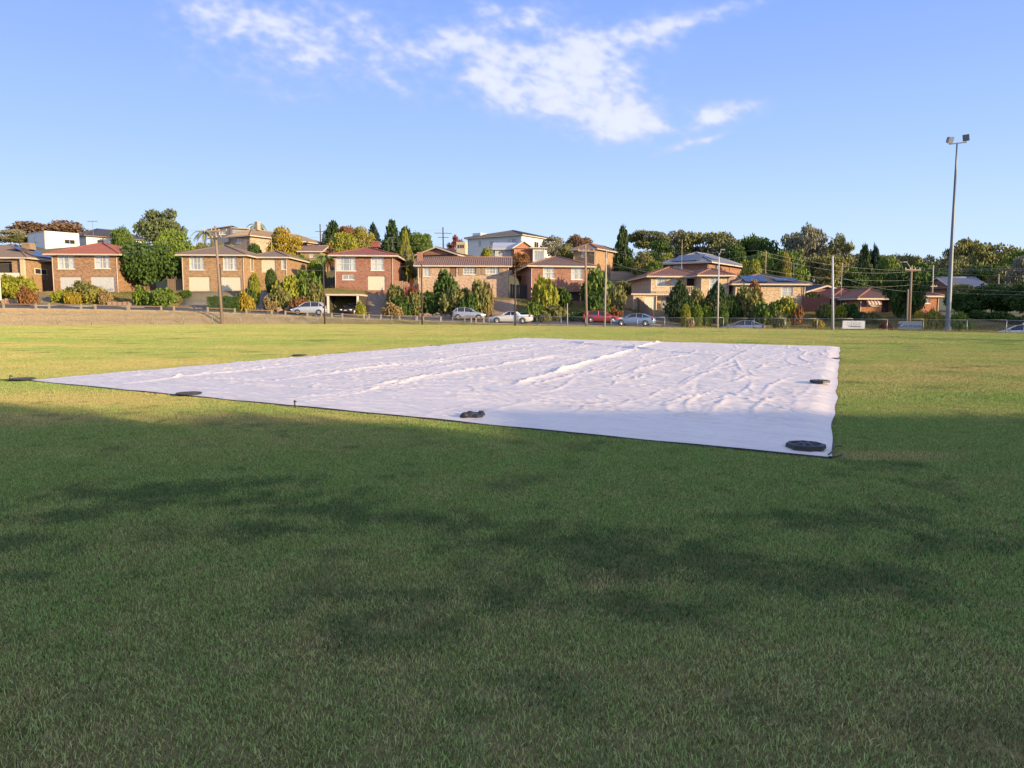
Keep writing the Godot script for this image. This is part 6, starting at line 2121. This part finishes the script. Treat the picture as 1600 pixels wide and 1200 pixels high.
	shrub("shrub", "dark low shrub in shade under the large shaded tree", 51.84, 76.00, 1.17, 1.49, "shrub", "dark_green", 1, 1.0, "shrub", 0.0)
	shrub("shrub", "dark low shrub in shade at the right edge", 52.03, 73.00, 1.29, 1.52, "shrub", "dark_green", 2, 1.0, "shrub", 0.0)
	shrub("shrub", "straggly olive shrub on the lawn left of the two garages", -43.49, 92.00, 1.32, 0.95, "shrub", "olive", 1, 1.0, "shrub", 0.0)
	shrub("shrub", "dark shrub at the left wall of the tan brick house", -43.15, 94.00, 1.36, 0.98, "shrub", "dark_green", 2, 1.0, "shrub", 0.0)

func build_street() -> void:
	car("parked_car", "silver people mover parked on the road beside the dark pole", Vector3(-27.15, ground(-27.15, 88.20) + 0.01, -88.20), 0.05, "car_silver", [[0.0, 0.36, 0.6, 0.58], [0.12, 0.22, 0.76, 0.78], [0.6, 0.2, 0.9, 0.83], [1.3, 0.2, 0.99, 0.84], [3.2, 0.2, 1.04, 0.84], [3.9, 0.22, 1.08, 0.81], [4.1, 0.36, 0.98, 0.7]], [[0.72, 0.9, 0.72, 0, 0], [1.6, 1.48, 0.6, 1, 0], [2.35, 1.57, 0.6, 1, 1], [3.35, 1.53, 0.59, 1, 1], [3.95, 1.1, 0.62, 0, 0]], [0.78, 3.35], 0.31, {})
	car("parked_car", "pewter grey hatchback parked nose right below the beige house", Vector3(-3.47, ground(-3.47, 91.00) + 0.01, -91.00), PI, "car_grey", [[0.0, 0.4, 0.66, 0.6], [0.14, 0.26, 0.84, 0.82], [0.7, 0.24, 0.96, 0.87], [1.4, 0.24, 1.04, 0.88], [3.2, 0.24, 1.08, 0.88], [3.95, 0.26, 1.1, 0.84], [4.15, 0.4, 1.0, 0.74]], [[1.15, 1.0, 0.74, 0, 0], [1.95, 1.5, 0.63, 1, 0], [2.6, 1.57, 0.63, 1, 1], [3.5, 1.52, 0.62, 1, 1], [4.05, 1.12, 0.66, 0, 0]], [0.8, 3.4], 0.34, {})
	car("utility_vehicle", "white utility with open tray parked nose left at the near kerb", Vector3(-2.50, ground(-2.50, 85.60) + 0.01, -85.60), -0.2, "car_white", [[0.0, 0.38, 0.6, 0.62], [0.14, 0.22, 0.76, 0.86], [0.8, 0.2, 0.88, 0.92], [1.5, 0.2, 0.95, 0.93], [3.0, 0.2, 1.0, 0.93], [3.2, 0.2, 1.04, 0.93], [4.75, 0.24, 1.04, 0.9], [4.95, 0.4, 1.0, 0.82]], [[1.35, 0.93, 0.78, 0, 0], [2.1, 1.36, 0.62, 1, 0], [2.5, 1.42, 0.62, 1, 1], [2.95, 1.38, 0.63, 1, 1], [3.35, 1.04, 0.7, 0, 0]], [0.85, 3.95], 0.34, {"category": "utility vehicle"})
	car("parked_car", "red wagon parked nose right behind the pale pole", Vector3(13.20, ground(13.20, 86.30) + 0.01, -86.30), PI - 0.3, "car_red", [[0.0, 0.36, 0.58, 0.6], [0.14, 0.22, 0.72, 0.82], [0.8, 0.2, 0.86, 0.88], [1.4, 0.2, 0.93, 0.89], [3.3, 0.2, 0.97, 0.89], [4.4, 0.24, 1.0, 0.86], [4.6, 0.36, 0.92, 0.76]], [[1.3, 0.92, 0.76, 0, 0], [2.1, 1.38, 0.62, 1, 0], [2.7, 1.44, 0.62, 1, 1], [4.0, 1.42, 0.6, 1, 1], [4.5, 1.02, 0.66, 0, 0]], [0.85, 3.6], 0.32, {})
	car("parked_car", "blue sedan parked nose left behind the fence by the red wagon", Vector3(11.78, ground(11.78, 81.80) + 0.01, -81.80), -0.32, "car_blue", [[0.0, 0.36, 0.56, 0.6], [0.14, 0.22, 0.7, 0.82], [0.8, 0.2, 0.84, 0.88], [1.4, 0.2, 0.92, 0.89], [3.3, 0.2, 0.96, 0.89], [4.3, 0.24, 0.98, 0.86], [4.55, 0.36, 0.9, 0.76]], [[1.1, 0.9, 0.76, 0, 0], [1.95, 1.34, 0.6, 1, 0], [2.5, 1.43, 0.6, 1, 1], [3.2, 1.38, 0.6, 1, 1], [4.15, 1.0, 0.7, 0, 0]], [0.85, 3.55], 0.32, {})
	car("parked_car", "pewter sedan showing only its roof above the field edge", Vector3(22.43, ground(22.43, 76.80) + 0.01, -76.80), -0.35, "car_pewter", [[0.0, 0.36, 0.56, 0.6], [0.14, 0.22, 0.7, 0.82], [0.8, 0.2, 0.84, 0.88], [1.4, 0.2, 0.92, 0.89], [3.3, 0.2, 0.96, 0.89], [4.3, 0.24, 0.98, 0.86], [4.55, 0.36, 0.9, 0.76]], [[1.1, 0.9, 0.76, 0, 0], [1.95, 1.34, 0.6, 1, 0], [2.5, 1.43, 0.6, 1, 1], [3.2, 1.38, 0.6, 1, 1], [4.15, 1.0, 0.7, 0, 0]], [0.85, 3.55], 0.32, {})
	car("parked_car", "dark four wheel drive standing nose out under the carport", Vector3(-21.79, ground(-21.79, 93.20) + 0.01, -93.20), 1.35, "car_dark", [[0.0, 0.4, 0.66, 0.6], [0.14, 0.26, 0.84, 0.82], [0.7, 0.24, 0.96, 0.87], [1.4, 0.24, 1.054, 0.88], [3.2, 0.24, 1.058, 0.88], [3.95, 0.26, 1.1, 0.84], [4.15, 0.4, 1.05, 0.74]], [[1.15, 1.0, 0.74, 0, 0], [1.95, 1.5, 0.63, 1, 0], [2.6, 1.57, 0.63, 1, 1], [3.5, 1.52, 0.62, 1, 1], [4.05, 1.12, 0.66, 0, 0]], [0.8, 3.4], 0.38, {})
	car("parked_car", "white car in tree shade at the right end of the fence", Vector3(43.58, ground(43.58, 65.00) + 0.01, -65.00), -0.6, "car_white", [[0.0, 0.36, 0.56, 0.6], [0.14, 0.22, 0.7, 0.82], [0.8, 0.2, 0.84, 0.88], [1.4, 0.2, 0.92, 0.89], [3.3, 0.2, 0.96, 0.89], [4.3, 0.24, 0.98, 0.86], [4.55, 0.36, 0.9, 0.76]], [[1.1, 0.9, 0.76, 0, 0], [1.95, 1.34, 0.6, 1, 0], [2.5, 1.43, 0.6, 1, 1], [3.2, 1.38, 0.6, 1, 1], [4.15, 1.0, 0.7, 0, 0]], [0.85, 3.55], 0.32, {})
	truck(Vector3(-61.92, ground(-62.89, 84.5), -84.5))
	van(Vector3(44.55, ground(45.24, 64.0), -64.0))
	carport(Vector3(-22.23, ground(-22.23, 93.5), -93.8), 4.14)
	pole("pole", "tall leaning timber power pole with crossarms at left", -32.17, 79.00, 10.80, 0.17, M.pole_wood, -0.036, [[10.25, 1.25, 0.35], [9.5, 1.0, -0.4]], 0.0, "")
	pole("pole", "slim dark steel post close beside the leaning timber pole", -32.50, 80.00, 6.46, 0.1, M.pole_dark, -0.013, [], 0.0, "")
	pole("pole", "slim dark street light pole by the silver people mover", -21.57, 82.00, 7.09, 0.09, M.pole_dark, -0.005, [], -0.6, "")
	pole("pole", "slim dark post before the long beige house left end", -10.41, 82.50, 7.03, 0.1, M.pole_dark, -0.008, [], 0.0, "")
	pole("pole", "slim dark post in front of the white utility tray", 0.32, 79.50, 6.39, 0.1, M.pole_dark, -0.005, [], 0.0, "")
	pole("pole", "timber power pole in front of the mauve brick house", 8.18, 78.50, 8.94, 0.16, M.pole_wood, -0.03, [[8.3, 1.1, 0.5]], 0.0, "")
	pole("pole", "pale slim pole in front of the red wagon", 9.77, 75.50, 7.99, 0.11, M.pole_pale, 0.008, [], 0.0, "")
	pole("pole", "short grey post left of the timber pole by the road", 5.99, 77.50, 2.60, 0.07, M.pole_pale, -0.012, [], 0.0, "")
	pole("pole", "white steel pole with small lamp beside the right cypress", 20.39, 70.80, 7.46, 0.085, M.pole_white, -0.012, [], 0.1, "")
	pole("pole", "thick white square looking pole right of the dark red fence", 29.93, 66.50, 6.92, 0.12, M.pole_white, -0.053, [], 0.0, "")
	pole("pole", "grey twin timber pole behind the second sponsor sign", 40.65, 73.00, 7.03, 0.14, M.pole_wood, -0.017, [[6.6, 1.0, 0.3]], -0.7, "")
	pole("pole", "thinner companion of the grey twin pole behind the sign", 40.19, 72.60, 4.68, 0.1, M.pole_wood, -0.022, [], 0.0, "")
	pole("pole", "far pole with crossarm left of the autumn trees", -43.94, 165.00, 5.30, 0.16, M.pole_dark, -0.014, [[3.6, 1.1, 0.2]], 0.0, "")
	pole("pole", "far pole with wide crossarm left of the big white house", -15.17, 158.00, 6.61, 0.18, M.pole_dark, -0.017, [[5.3, 1.9, 0.25], [4.4, 1.2, 0.25]], 0.0, "")
	pole("pole", "far pole in front of the dark broad gum", 45.07, 128.00, 8.40, 0.16, M.pole_wood, -0.004, [[4.0, 0.9, 0.3]], 0.0, "")
	pole("pole", "thin aerial mast left of the solar panelled roof", 28.70, 122.00, 9.53, 0.05, M.pole_pale, -0.004, [], 0.0, "")
	pole("pole", "far pole with crossarm left of the floodlight", 70.36, 120.00, 6.16, 0.14, M.pole_pale, -0.02, [[2.6, 0.8, 0.3]], 0.0, "")
	pole("pole", "pale thin pole near the right edge among wires", 65.97, 96.00, 5.43, 0.09, M.pole_pale, -0.012, [], 0.0, "")
	pole("pole", "far pole with slanted arm at the right edge", 84.84, 125.00, 4.52, 0.1, M.pole_pale, -0.036, [[2.2, 1.0, -0.4]], 0.0, "")
	pole("pole", "thin pale pole behind the sandy garden", -38.91, 116.00, 7.20, 0.06, M.pole_pale, 0.013, [], 0.0, "")
	pole("pole", "thin mast above the rust red roofs", 42.23, 92.00, 6.43, 0.05, M.pole_pale, -0.01, [], 0.0, "")
	wire("power wire left on the top crossarm between leaning pole and timber pole", [Vector3(-58.12, 8.46, -76.00), Vector3(-33.55, 10.39, -79.00), Vector3(7.01, 8.52, -78.50), Vector3(23.70, 7.60, -70.00), Vector3(39.72, 5.92, -73.00), Vector3(61.50, 6.20, -58.00)], 0.4)
	wire("power wire right on the top crossarm between leaning pole and timber pole", [Vector3(-58.18, 7.66, -76.00), Vector3(-31.55, 10.34, -79.00), Vector3(8.81, 8.52, -78.50), Vector3(24.30, 7.20, -70.00), Vector3(41.32, 5.92, -73.00), Vector3(62.50, 5.70, -58.00)], 0.8500000000000001)
	wire("lower wire left strung from the leaning pole past the roofs", [Vector3(-59.79, 6.73, -78.00), Vector3(-33.35, 9.64, -79.00), Vector3(7.43, 6.82, -78.50), Vector3(24.00, 5.90, -70.50), Vector3(40.12, 4.92, -73.00), Vector3(62.00, 4.40, -58.00)], 0.4)
	wire("lower wire right strung from the leaning pole past the roofs", [Vector3(-59.82, 6.32, -78.00), Vector3(-31.75, 9.64, -79.00), Vector3(8.39, 6.32, -78.50), Vector3(24.00, 5.40, -70.50), Vector3(40.92, 4.52, -73.00), Vector3(62.00, 3.90, -58.00)], 0.7)
	wire("service wire from the leaning pole down to the tan brick house", [Vector3(-32.25, 9.49, -79.00), Vector3(-43.67, 9.00, -98.00)], 0.3)
	wire("service wire from the leaning pole to the big dark tree side", [Vector3(-32.85, 9.49, -79.00), Vector3(-51.63, 8.73, -95.00)], 0.5)
	wire("service wire crossing before the red brick house windows", [Vector3(-32.05, 6.79, -79.00), Vector3(-14.33, 7.90, -100.00), Vector3(8.11, 6.02, -78.50)], 0.8)
	wire("service wire from the timber pole to the mauve brick house", [Vector3(7.61, 8.02, -78.50), Vector3(3.96, 8.14, -101.00)], 0.25)
	wire("service wire from the timber pole to the balcony house", [Vector3(8.31, 7.92, -78.50), Vector3(21.88, 6.76, -98.50)], 0.5)
	wire("far wire on the ridge between the two distant crossarm poles", [Vector3(-44.01, 21.04, -165.00), Vector3(-15.29, 19.44, -158.00), Vector3(5.68, 19.00, -165.00)], 0.7)
	wire("thick bundled cable low between the right poles", [Vector3(29.56, 5.22, -66.50), Vector3(40.52, 3.82, -73.00), Vector3(62.00, 3.40, -56.00)], 0.35)
	wire("high right wire passing the floodlight pole", [Vector3(40.52, 6.22, -73.00), Vector3(60.00, 6.80, -66.00)], 0.5)
	paling_fence("paling_fence", "dark brown paling fence stepping down beside the steep driveway", [Vector2(16.34, 104.00), Vector2(16.97, 95.00), Vector2(16.88, 85.50)], 1.75, M.fence_wood)
	paling_fence("paling_fence", "dark paling fence between the two left houses", [Vector2(-65.57, 97.50), Vector2(-62.28, 97.00)], 1.9, M.fence_dark)
	paling_fence("paling_fence", "short brown paling fence left of the tan brick house", [Vector2(-47.68, 99.00), Vector2(-45.46, 99.00)], 1.9, M.fence_wood)
	paling_fence("paling_fence", "dark paling fence left of the red brick house", [Vector2(-28.01, 103.00), Vector2(-25.52, 103.00)], 1.9, M.fence_dark)
	paling_fence("paling_fence", "grey paling fence right of the red brick house", [Vector2(-16.78, 102.00), Vector2(-13.24, 101.50)], 1.7, M.fence_pale)
	paling_fence("paling_fence", "dark paling fence between the beige and mauve houses", [Vector2(-0.34, 104.00), Vector2(2.92, 104.00)], 2.2, M.fence_dark)
	paling_fence("paling_fence", "dark red boarded fence behind the thick white pole", [Vector2(37.19, 92.00), Vector2(39.93, 90.00)], 2.0, M.tile_red)
	garden_wall("white_retaining_wall", "short white retaining wall behind the fence", Vector2(26.88, 73.50), Vector2(28.07, 73.00), 0.6, M.render_white)
	garden_wall("block_wall", "pale block wall behind the right of the fence", Vector2(28.86, 73.00), Vector2(29.61, 72.60), 0.7, M.render_grey)
	garden_wall("log_edging", "low reddish log edging below the big dark tree", Vector2(-50.16, 88.50), Vector2(-43.14, 89.40), 0.45, M.rock)
	garden_wall("stone_edging", "low stone edging along the beige house garden", Vector2(-12.21, 93.60), Vector2(-8.06, 93.20), 0.55, M.rock)
	garden_wall("timber_edging", "pale timber edging under the far left hedge", Vector2(-65.20, 87.60), Vector2(-59.14, 88.40), 0.55, M.fence_pale)
	barrier("timber post and rail barrier at the far left edge", -60.00, -57.79)
	barrier("timber post and rail barrier below the far left hedge", -56.40, -52.80)
	barrier("timber post and rail barrier below the orange brick house", -51.62, -48.02)
	barrier("timber post and rail barrier left of the big dark tree", -46.77, -43.17)
	barrier("timber post and rail barrier below the big dark tree", -43.53, -39.87)
	barrier("timber post and rail barrier below the two cream garages", -38.73, -36.45)
	barrier("timber post and rail barrier beside the leaning pole", -35.23, -32.18)
	barrier("timber post and rail barrier below the pale driveway", -31.11, -28.22)
	barrier("timber post and rail barrier in front of the people mover nose", -26.93, -24.41)
	barrier("timber post and rail barrier at the people mover tail", -22.89, -21.59)
	barrier("timber post and rail barrier below the carport", -20.45, -17.71)
	barrier("timber post and rail barrier below the steep driveway", -17.25, -15.73)
	barrier("timber post and rail barrier left of the slim dark post", -13.60, -11.31)
	barrier("timber post and rail barrier right of the slim dark post", -10.71, -8.42)
	barrier("timber post and rail barrier below the pewter hatchback", -7.13, -4.77)
	barrier("timber post and rail barrier behind the utility nose", -4.31, -3.32)
	wheelie_bin("dark wheelie bin with bright green lid beside the driveway shrubs", 1.26, 91.0)
	wheelie_bin("second green lidded wheelie bin just behind the first", 1.76, 91.6)
	letterbox("white letterbox post beside the dry reddish shrub", -58.54, 87.4)
	boulder("leftmost sandy rock at the foot of the pale driveway", -31.47, 90.40, 0.5, 0)
	boulder("sandy rock under the grey spiky plant", -30.69, 91.20, 0.45, 1)
	boulder("broad sandy rock below the olive shrub", -29.72, 91.00, 0.6, 2)
	boulder("sandy rock between two larger rocks in the garden", -29.02, 91.60, 0.5, 3)
	boulder("largest sandy boulder in the garden", -28.24, 91.20, 0.75, 4)
	boulder("small rock right of the largest boulder", -27.91, 92.00, 0.4, 5)
	boulder("pinkish rock at the left of the stone edging", -11.16, 94.00, 0.4, 6)
	boulder("pinkish rock in the middle of the stone edging", -9.84, 94.20, 0.5, 7)
	boulder("pinkish rock at the right of the stone edging", -8.39, 94.00, 0.42, 8)
	boulder("small rock under the dark shrub by the road", -14.65, 94.20, 0.3, 9)
	boulder("rock in the log edging left of the dark tree", -48.40, 89.20, 0.35, 10)
	boulder("rock in the log edging right of the dark tree", -45.20, 90.00, 0.4, 11)
	boulder("rock below the wide olive shrub", -7.12, 94.00, 0.35, 12)
	floodlight(39.14, 64.05, 16.47, -0.255)

func build_field() -> void:
	lay_turf()
	lay_cover()
	boundary_fence()
	weight("eight sided black rubber weight on the near right corner of the cover", Vector2(3.21, 7.65), 0.205, 0.2, "octagon", 0.0, 0.05)
	weight("lumpy black weight on the near edge of the cover, middle", Vector2(-0.55, 9.84), 0.2, 0.7, "lobed", 0.0, 0.045)
	weight("flat round black weight on the near edge, left part", Vector2(-5.70, 12.45), 0.24, 0.1, "round", 0.0, 0.045)
	weight("flat round black weight on the far left corner of the cover", Vector2(-10.36, 14.96), 0.27, 0.5, "round", 0.0, 0.045)
	weight("flat black weight on the back left edge, nearest the left corner", Vector2(-7.09, 23.65), 0.26, 0.3, "round", 0.0, 0.045)
	weight("flat black weight on the back left edge, second from the corner", Vector2(-3.35, 30.65), 0.3, 0.2, "round", 0.0, 0.045)
	weight("small dark weight at the back edge of the cover, far corner", Vector2(1.31, 38.68), 0.3, 0.6, "round", 0.0, 0.045)
	weight("dark weight tucked in a fold at the right edge of the cover", Vector2(6.38, 14.66), 0.2, 0.3, "octagon", 0.0, 0.09)
	weight("dark weight near the far end of the right edge", Vector2(10.53, 23.21), 0.26, 0.3, "round", 0.0, 0.045)
	peg("thin bent peg standing at the far left corner of the cover", Vector2(-10.49, 14.74), 0.14, Vector2(0.03, 0.0))
	peg("thin peg standing on the near edge between two weights", Vector2(-3.36, 10.94), 0.12, Vector2(-0.02, 0.0))
	cord("black cord curling from the near right corner of the cover", [Vector3(3.29, 0.05, -7.27), Vector3(3.40, 0.04, -7.44), Vector3(3.52, 0.07, -7.62), Vector3(3.62, 0.06, -7.69)])
	cord("black strap lying on the turf off the near right corner", [Vector3(3.26, 0.04, -7.19), Vector3(3.32, 0.04, -7.19), Vector3(3.43, 0.05, -7.26)], 0.009)
	cord("dark cord trailing from the far left corner weight", [Vector3(-10.42, 0.05, -14.75), Vector3(-10.60, 0.05, -14.74), Vector3(-10.71, 0.05, -14.60)], 0.012)
	sponsor_sign("white sponsor banner lettered ROSS tied to the fence", Vector2(30.82, 66.54), Vector2(32.62, 65.95), 0)
	sponsor_sign("silver sponsor banner with blue round emblem on the fence", Vector2(35.54, 65.59), Vector2(37.08, 64.54), 1)

func build_behind() -> void:
	tree("shade_tree", "dense leafy tree in the belt behind the photographer, first in planting order", "tree", 1.5, -7.5, 5.0, 2.0, 0.02, "gum", "dark_green", 0)
	tree("shade_tree", "dense leafy tree in the belt behind the photographer, second in planting order", "tree", 4.5, -6.5, 5.6, 2.3, 0.02, "gum", "dark_green", 1)
	tree("shade_tree", "dense leafy tree in the belt behind the photographer, third in planting order", "tree", 7.5, -6, 6.0, 2.4, 0.02, "gum", "dark_green", 2)
	tree("shade_tree", "dense leafy tree in the belt behind the photographer, fourth in planting order", "tree", 10.5, -6, 6.3, 2.4, 0.02, "gum", "dark_green", 3)
	tree("shade_tree", "dense leafy tree in the belt behind the photographer, fifth in planting order", "tree", 13.5, -6, 6.4, 2.4, 0.02, "gum", "dark_green", 0)
	tree("shade_tree", "dense leafy tree in the belt behind the photographer, sixth in planting order", "tree", 16.3, -6, 6.3, 2.3, 0.02, "round", "dark_green", 1)
	tree("shade_tree", "dense leafy tree in the belt behind the photographer, seventh in planting order", "tree", 18.6, -6.5, 6.2, 2.2, 0.02, "round", "dark_green", 2)
	tree("shade_tree", "dense leafy tree in the belt behind the photographer, eighth in planting order", "tree", 6, -10, 5.3, 2.5, 0.02, "round", "dark_green", 3)
	tree("shade_tree", "dense leafy tree in the belt behind the photographer, ninth in planting order", "tree", 10, -10, 5.6, 2.5, 0.02, "round", "dark_green", 0)
	tree("shade_tree", "dense leafy tree in the belt behind the photographer, tenth in planting order", "tree", 14, -10, 5.8, 2.5, 0.02, "round", "dark_green", 1)
	tree("shade_tree", "dense leafy tree in the belt behind the photographer, eleventh in planting order", "tree", 18, -10.5, 6.2, 2.5, 0.02, "round", "dark_green", 2)
	tree("shade_tree", "dense leafy tree in the belt behind the photographer, twelfth in planting order", "tree", 3, -9, 4.8, 2.2, 0.02, "round", "dark_green", 3)
	tree("shade_tree", "dense leafy tree in the belt behind the photographer, thirteenth in planting order", "tree", 12, -8, 5.2, 2.3, 0.02, "round", "dark_green", 0)
	tree("shade_tree", "dense leafy tree in the belt behind the photographer, fourteenth in planting order", "tree", 8, -8, 5.0, 2.3, 0.02, "round", "dark_green", 1)
	tree("shade_tree", "tree a tall narrow outside the right of the view", "tree", 66, 14.5, 12.2, 1.6, 0.02, "cypress", "dark_green", 0)
	tree("shade_tree", "tree a second tall narrow outside the right of the view", "tree", 56, -15, 12.0, 0.8, 0.02, "cypress", "dark_green", 1)
	tree("shade_tree", "tree of the first shading clump outside the right of the view", "tree", 72, 60, 13, 5, 0.02, "round", "dark_green", 2)
	tree("shade_tree", "tree of the second shading clump outside the right of the view", "tree", 80, 54, 14, 6, 0.02, "round", "dark_green", 3)
	tree("shade_tree", "tree of the third shading clump outside the right of the view", "tree", 80, 66, 13, 5, 0.02, "round", "dark_green", 0)
	tree("shade_tree", "tree of the fourth shading clump outside the right of the view", "tree", 92, 48, 15, 6, 0.02, "round", "dark_green", 1)
	tree("shade_tree", "tree of the low shading clump outside the right of the view", "tree", 66, 60, 9, 4, 0.02, "round", "dark_green", 2)
	tree("shade_tree", "tree nearest the fence end outside the right of the view", "tree", 62, 50, 11, 4, 0.02, "round", "dark_green", 3)
	tree("shade_tree", "tree beside the one nearest the fence end outside the right of the view", "tree", 69, 45, 12, 5, 0.02, "round", "dark_green", 0)
	tree("shade_tree", "tree lowest beyond the fence end outside the right of the view", "tree", 58, 56, 9, 3.5, 0.02, "round", "dark_green", 1)
	added_clubhouse()
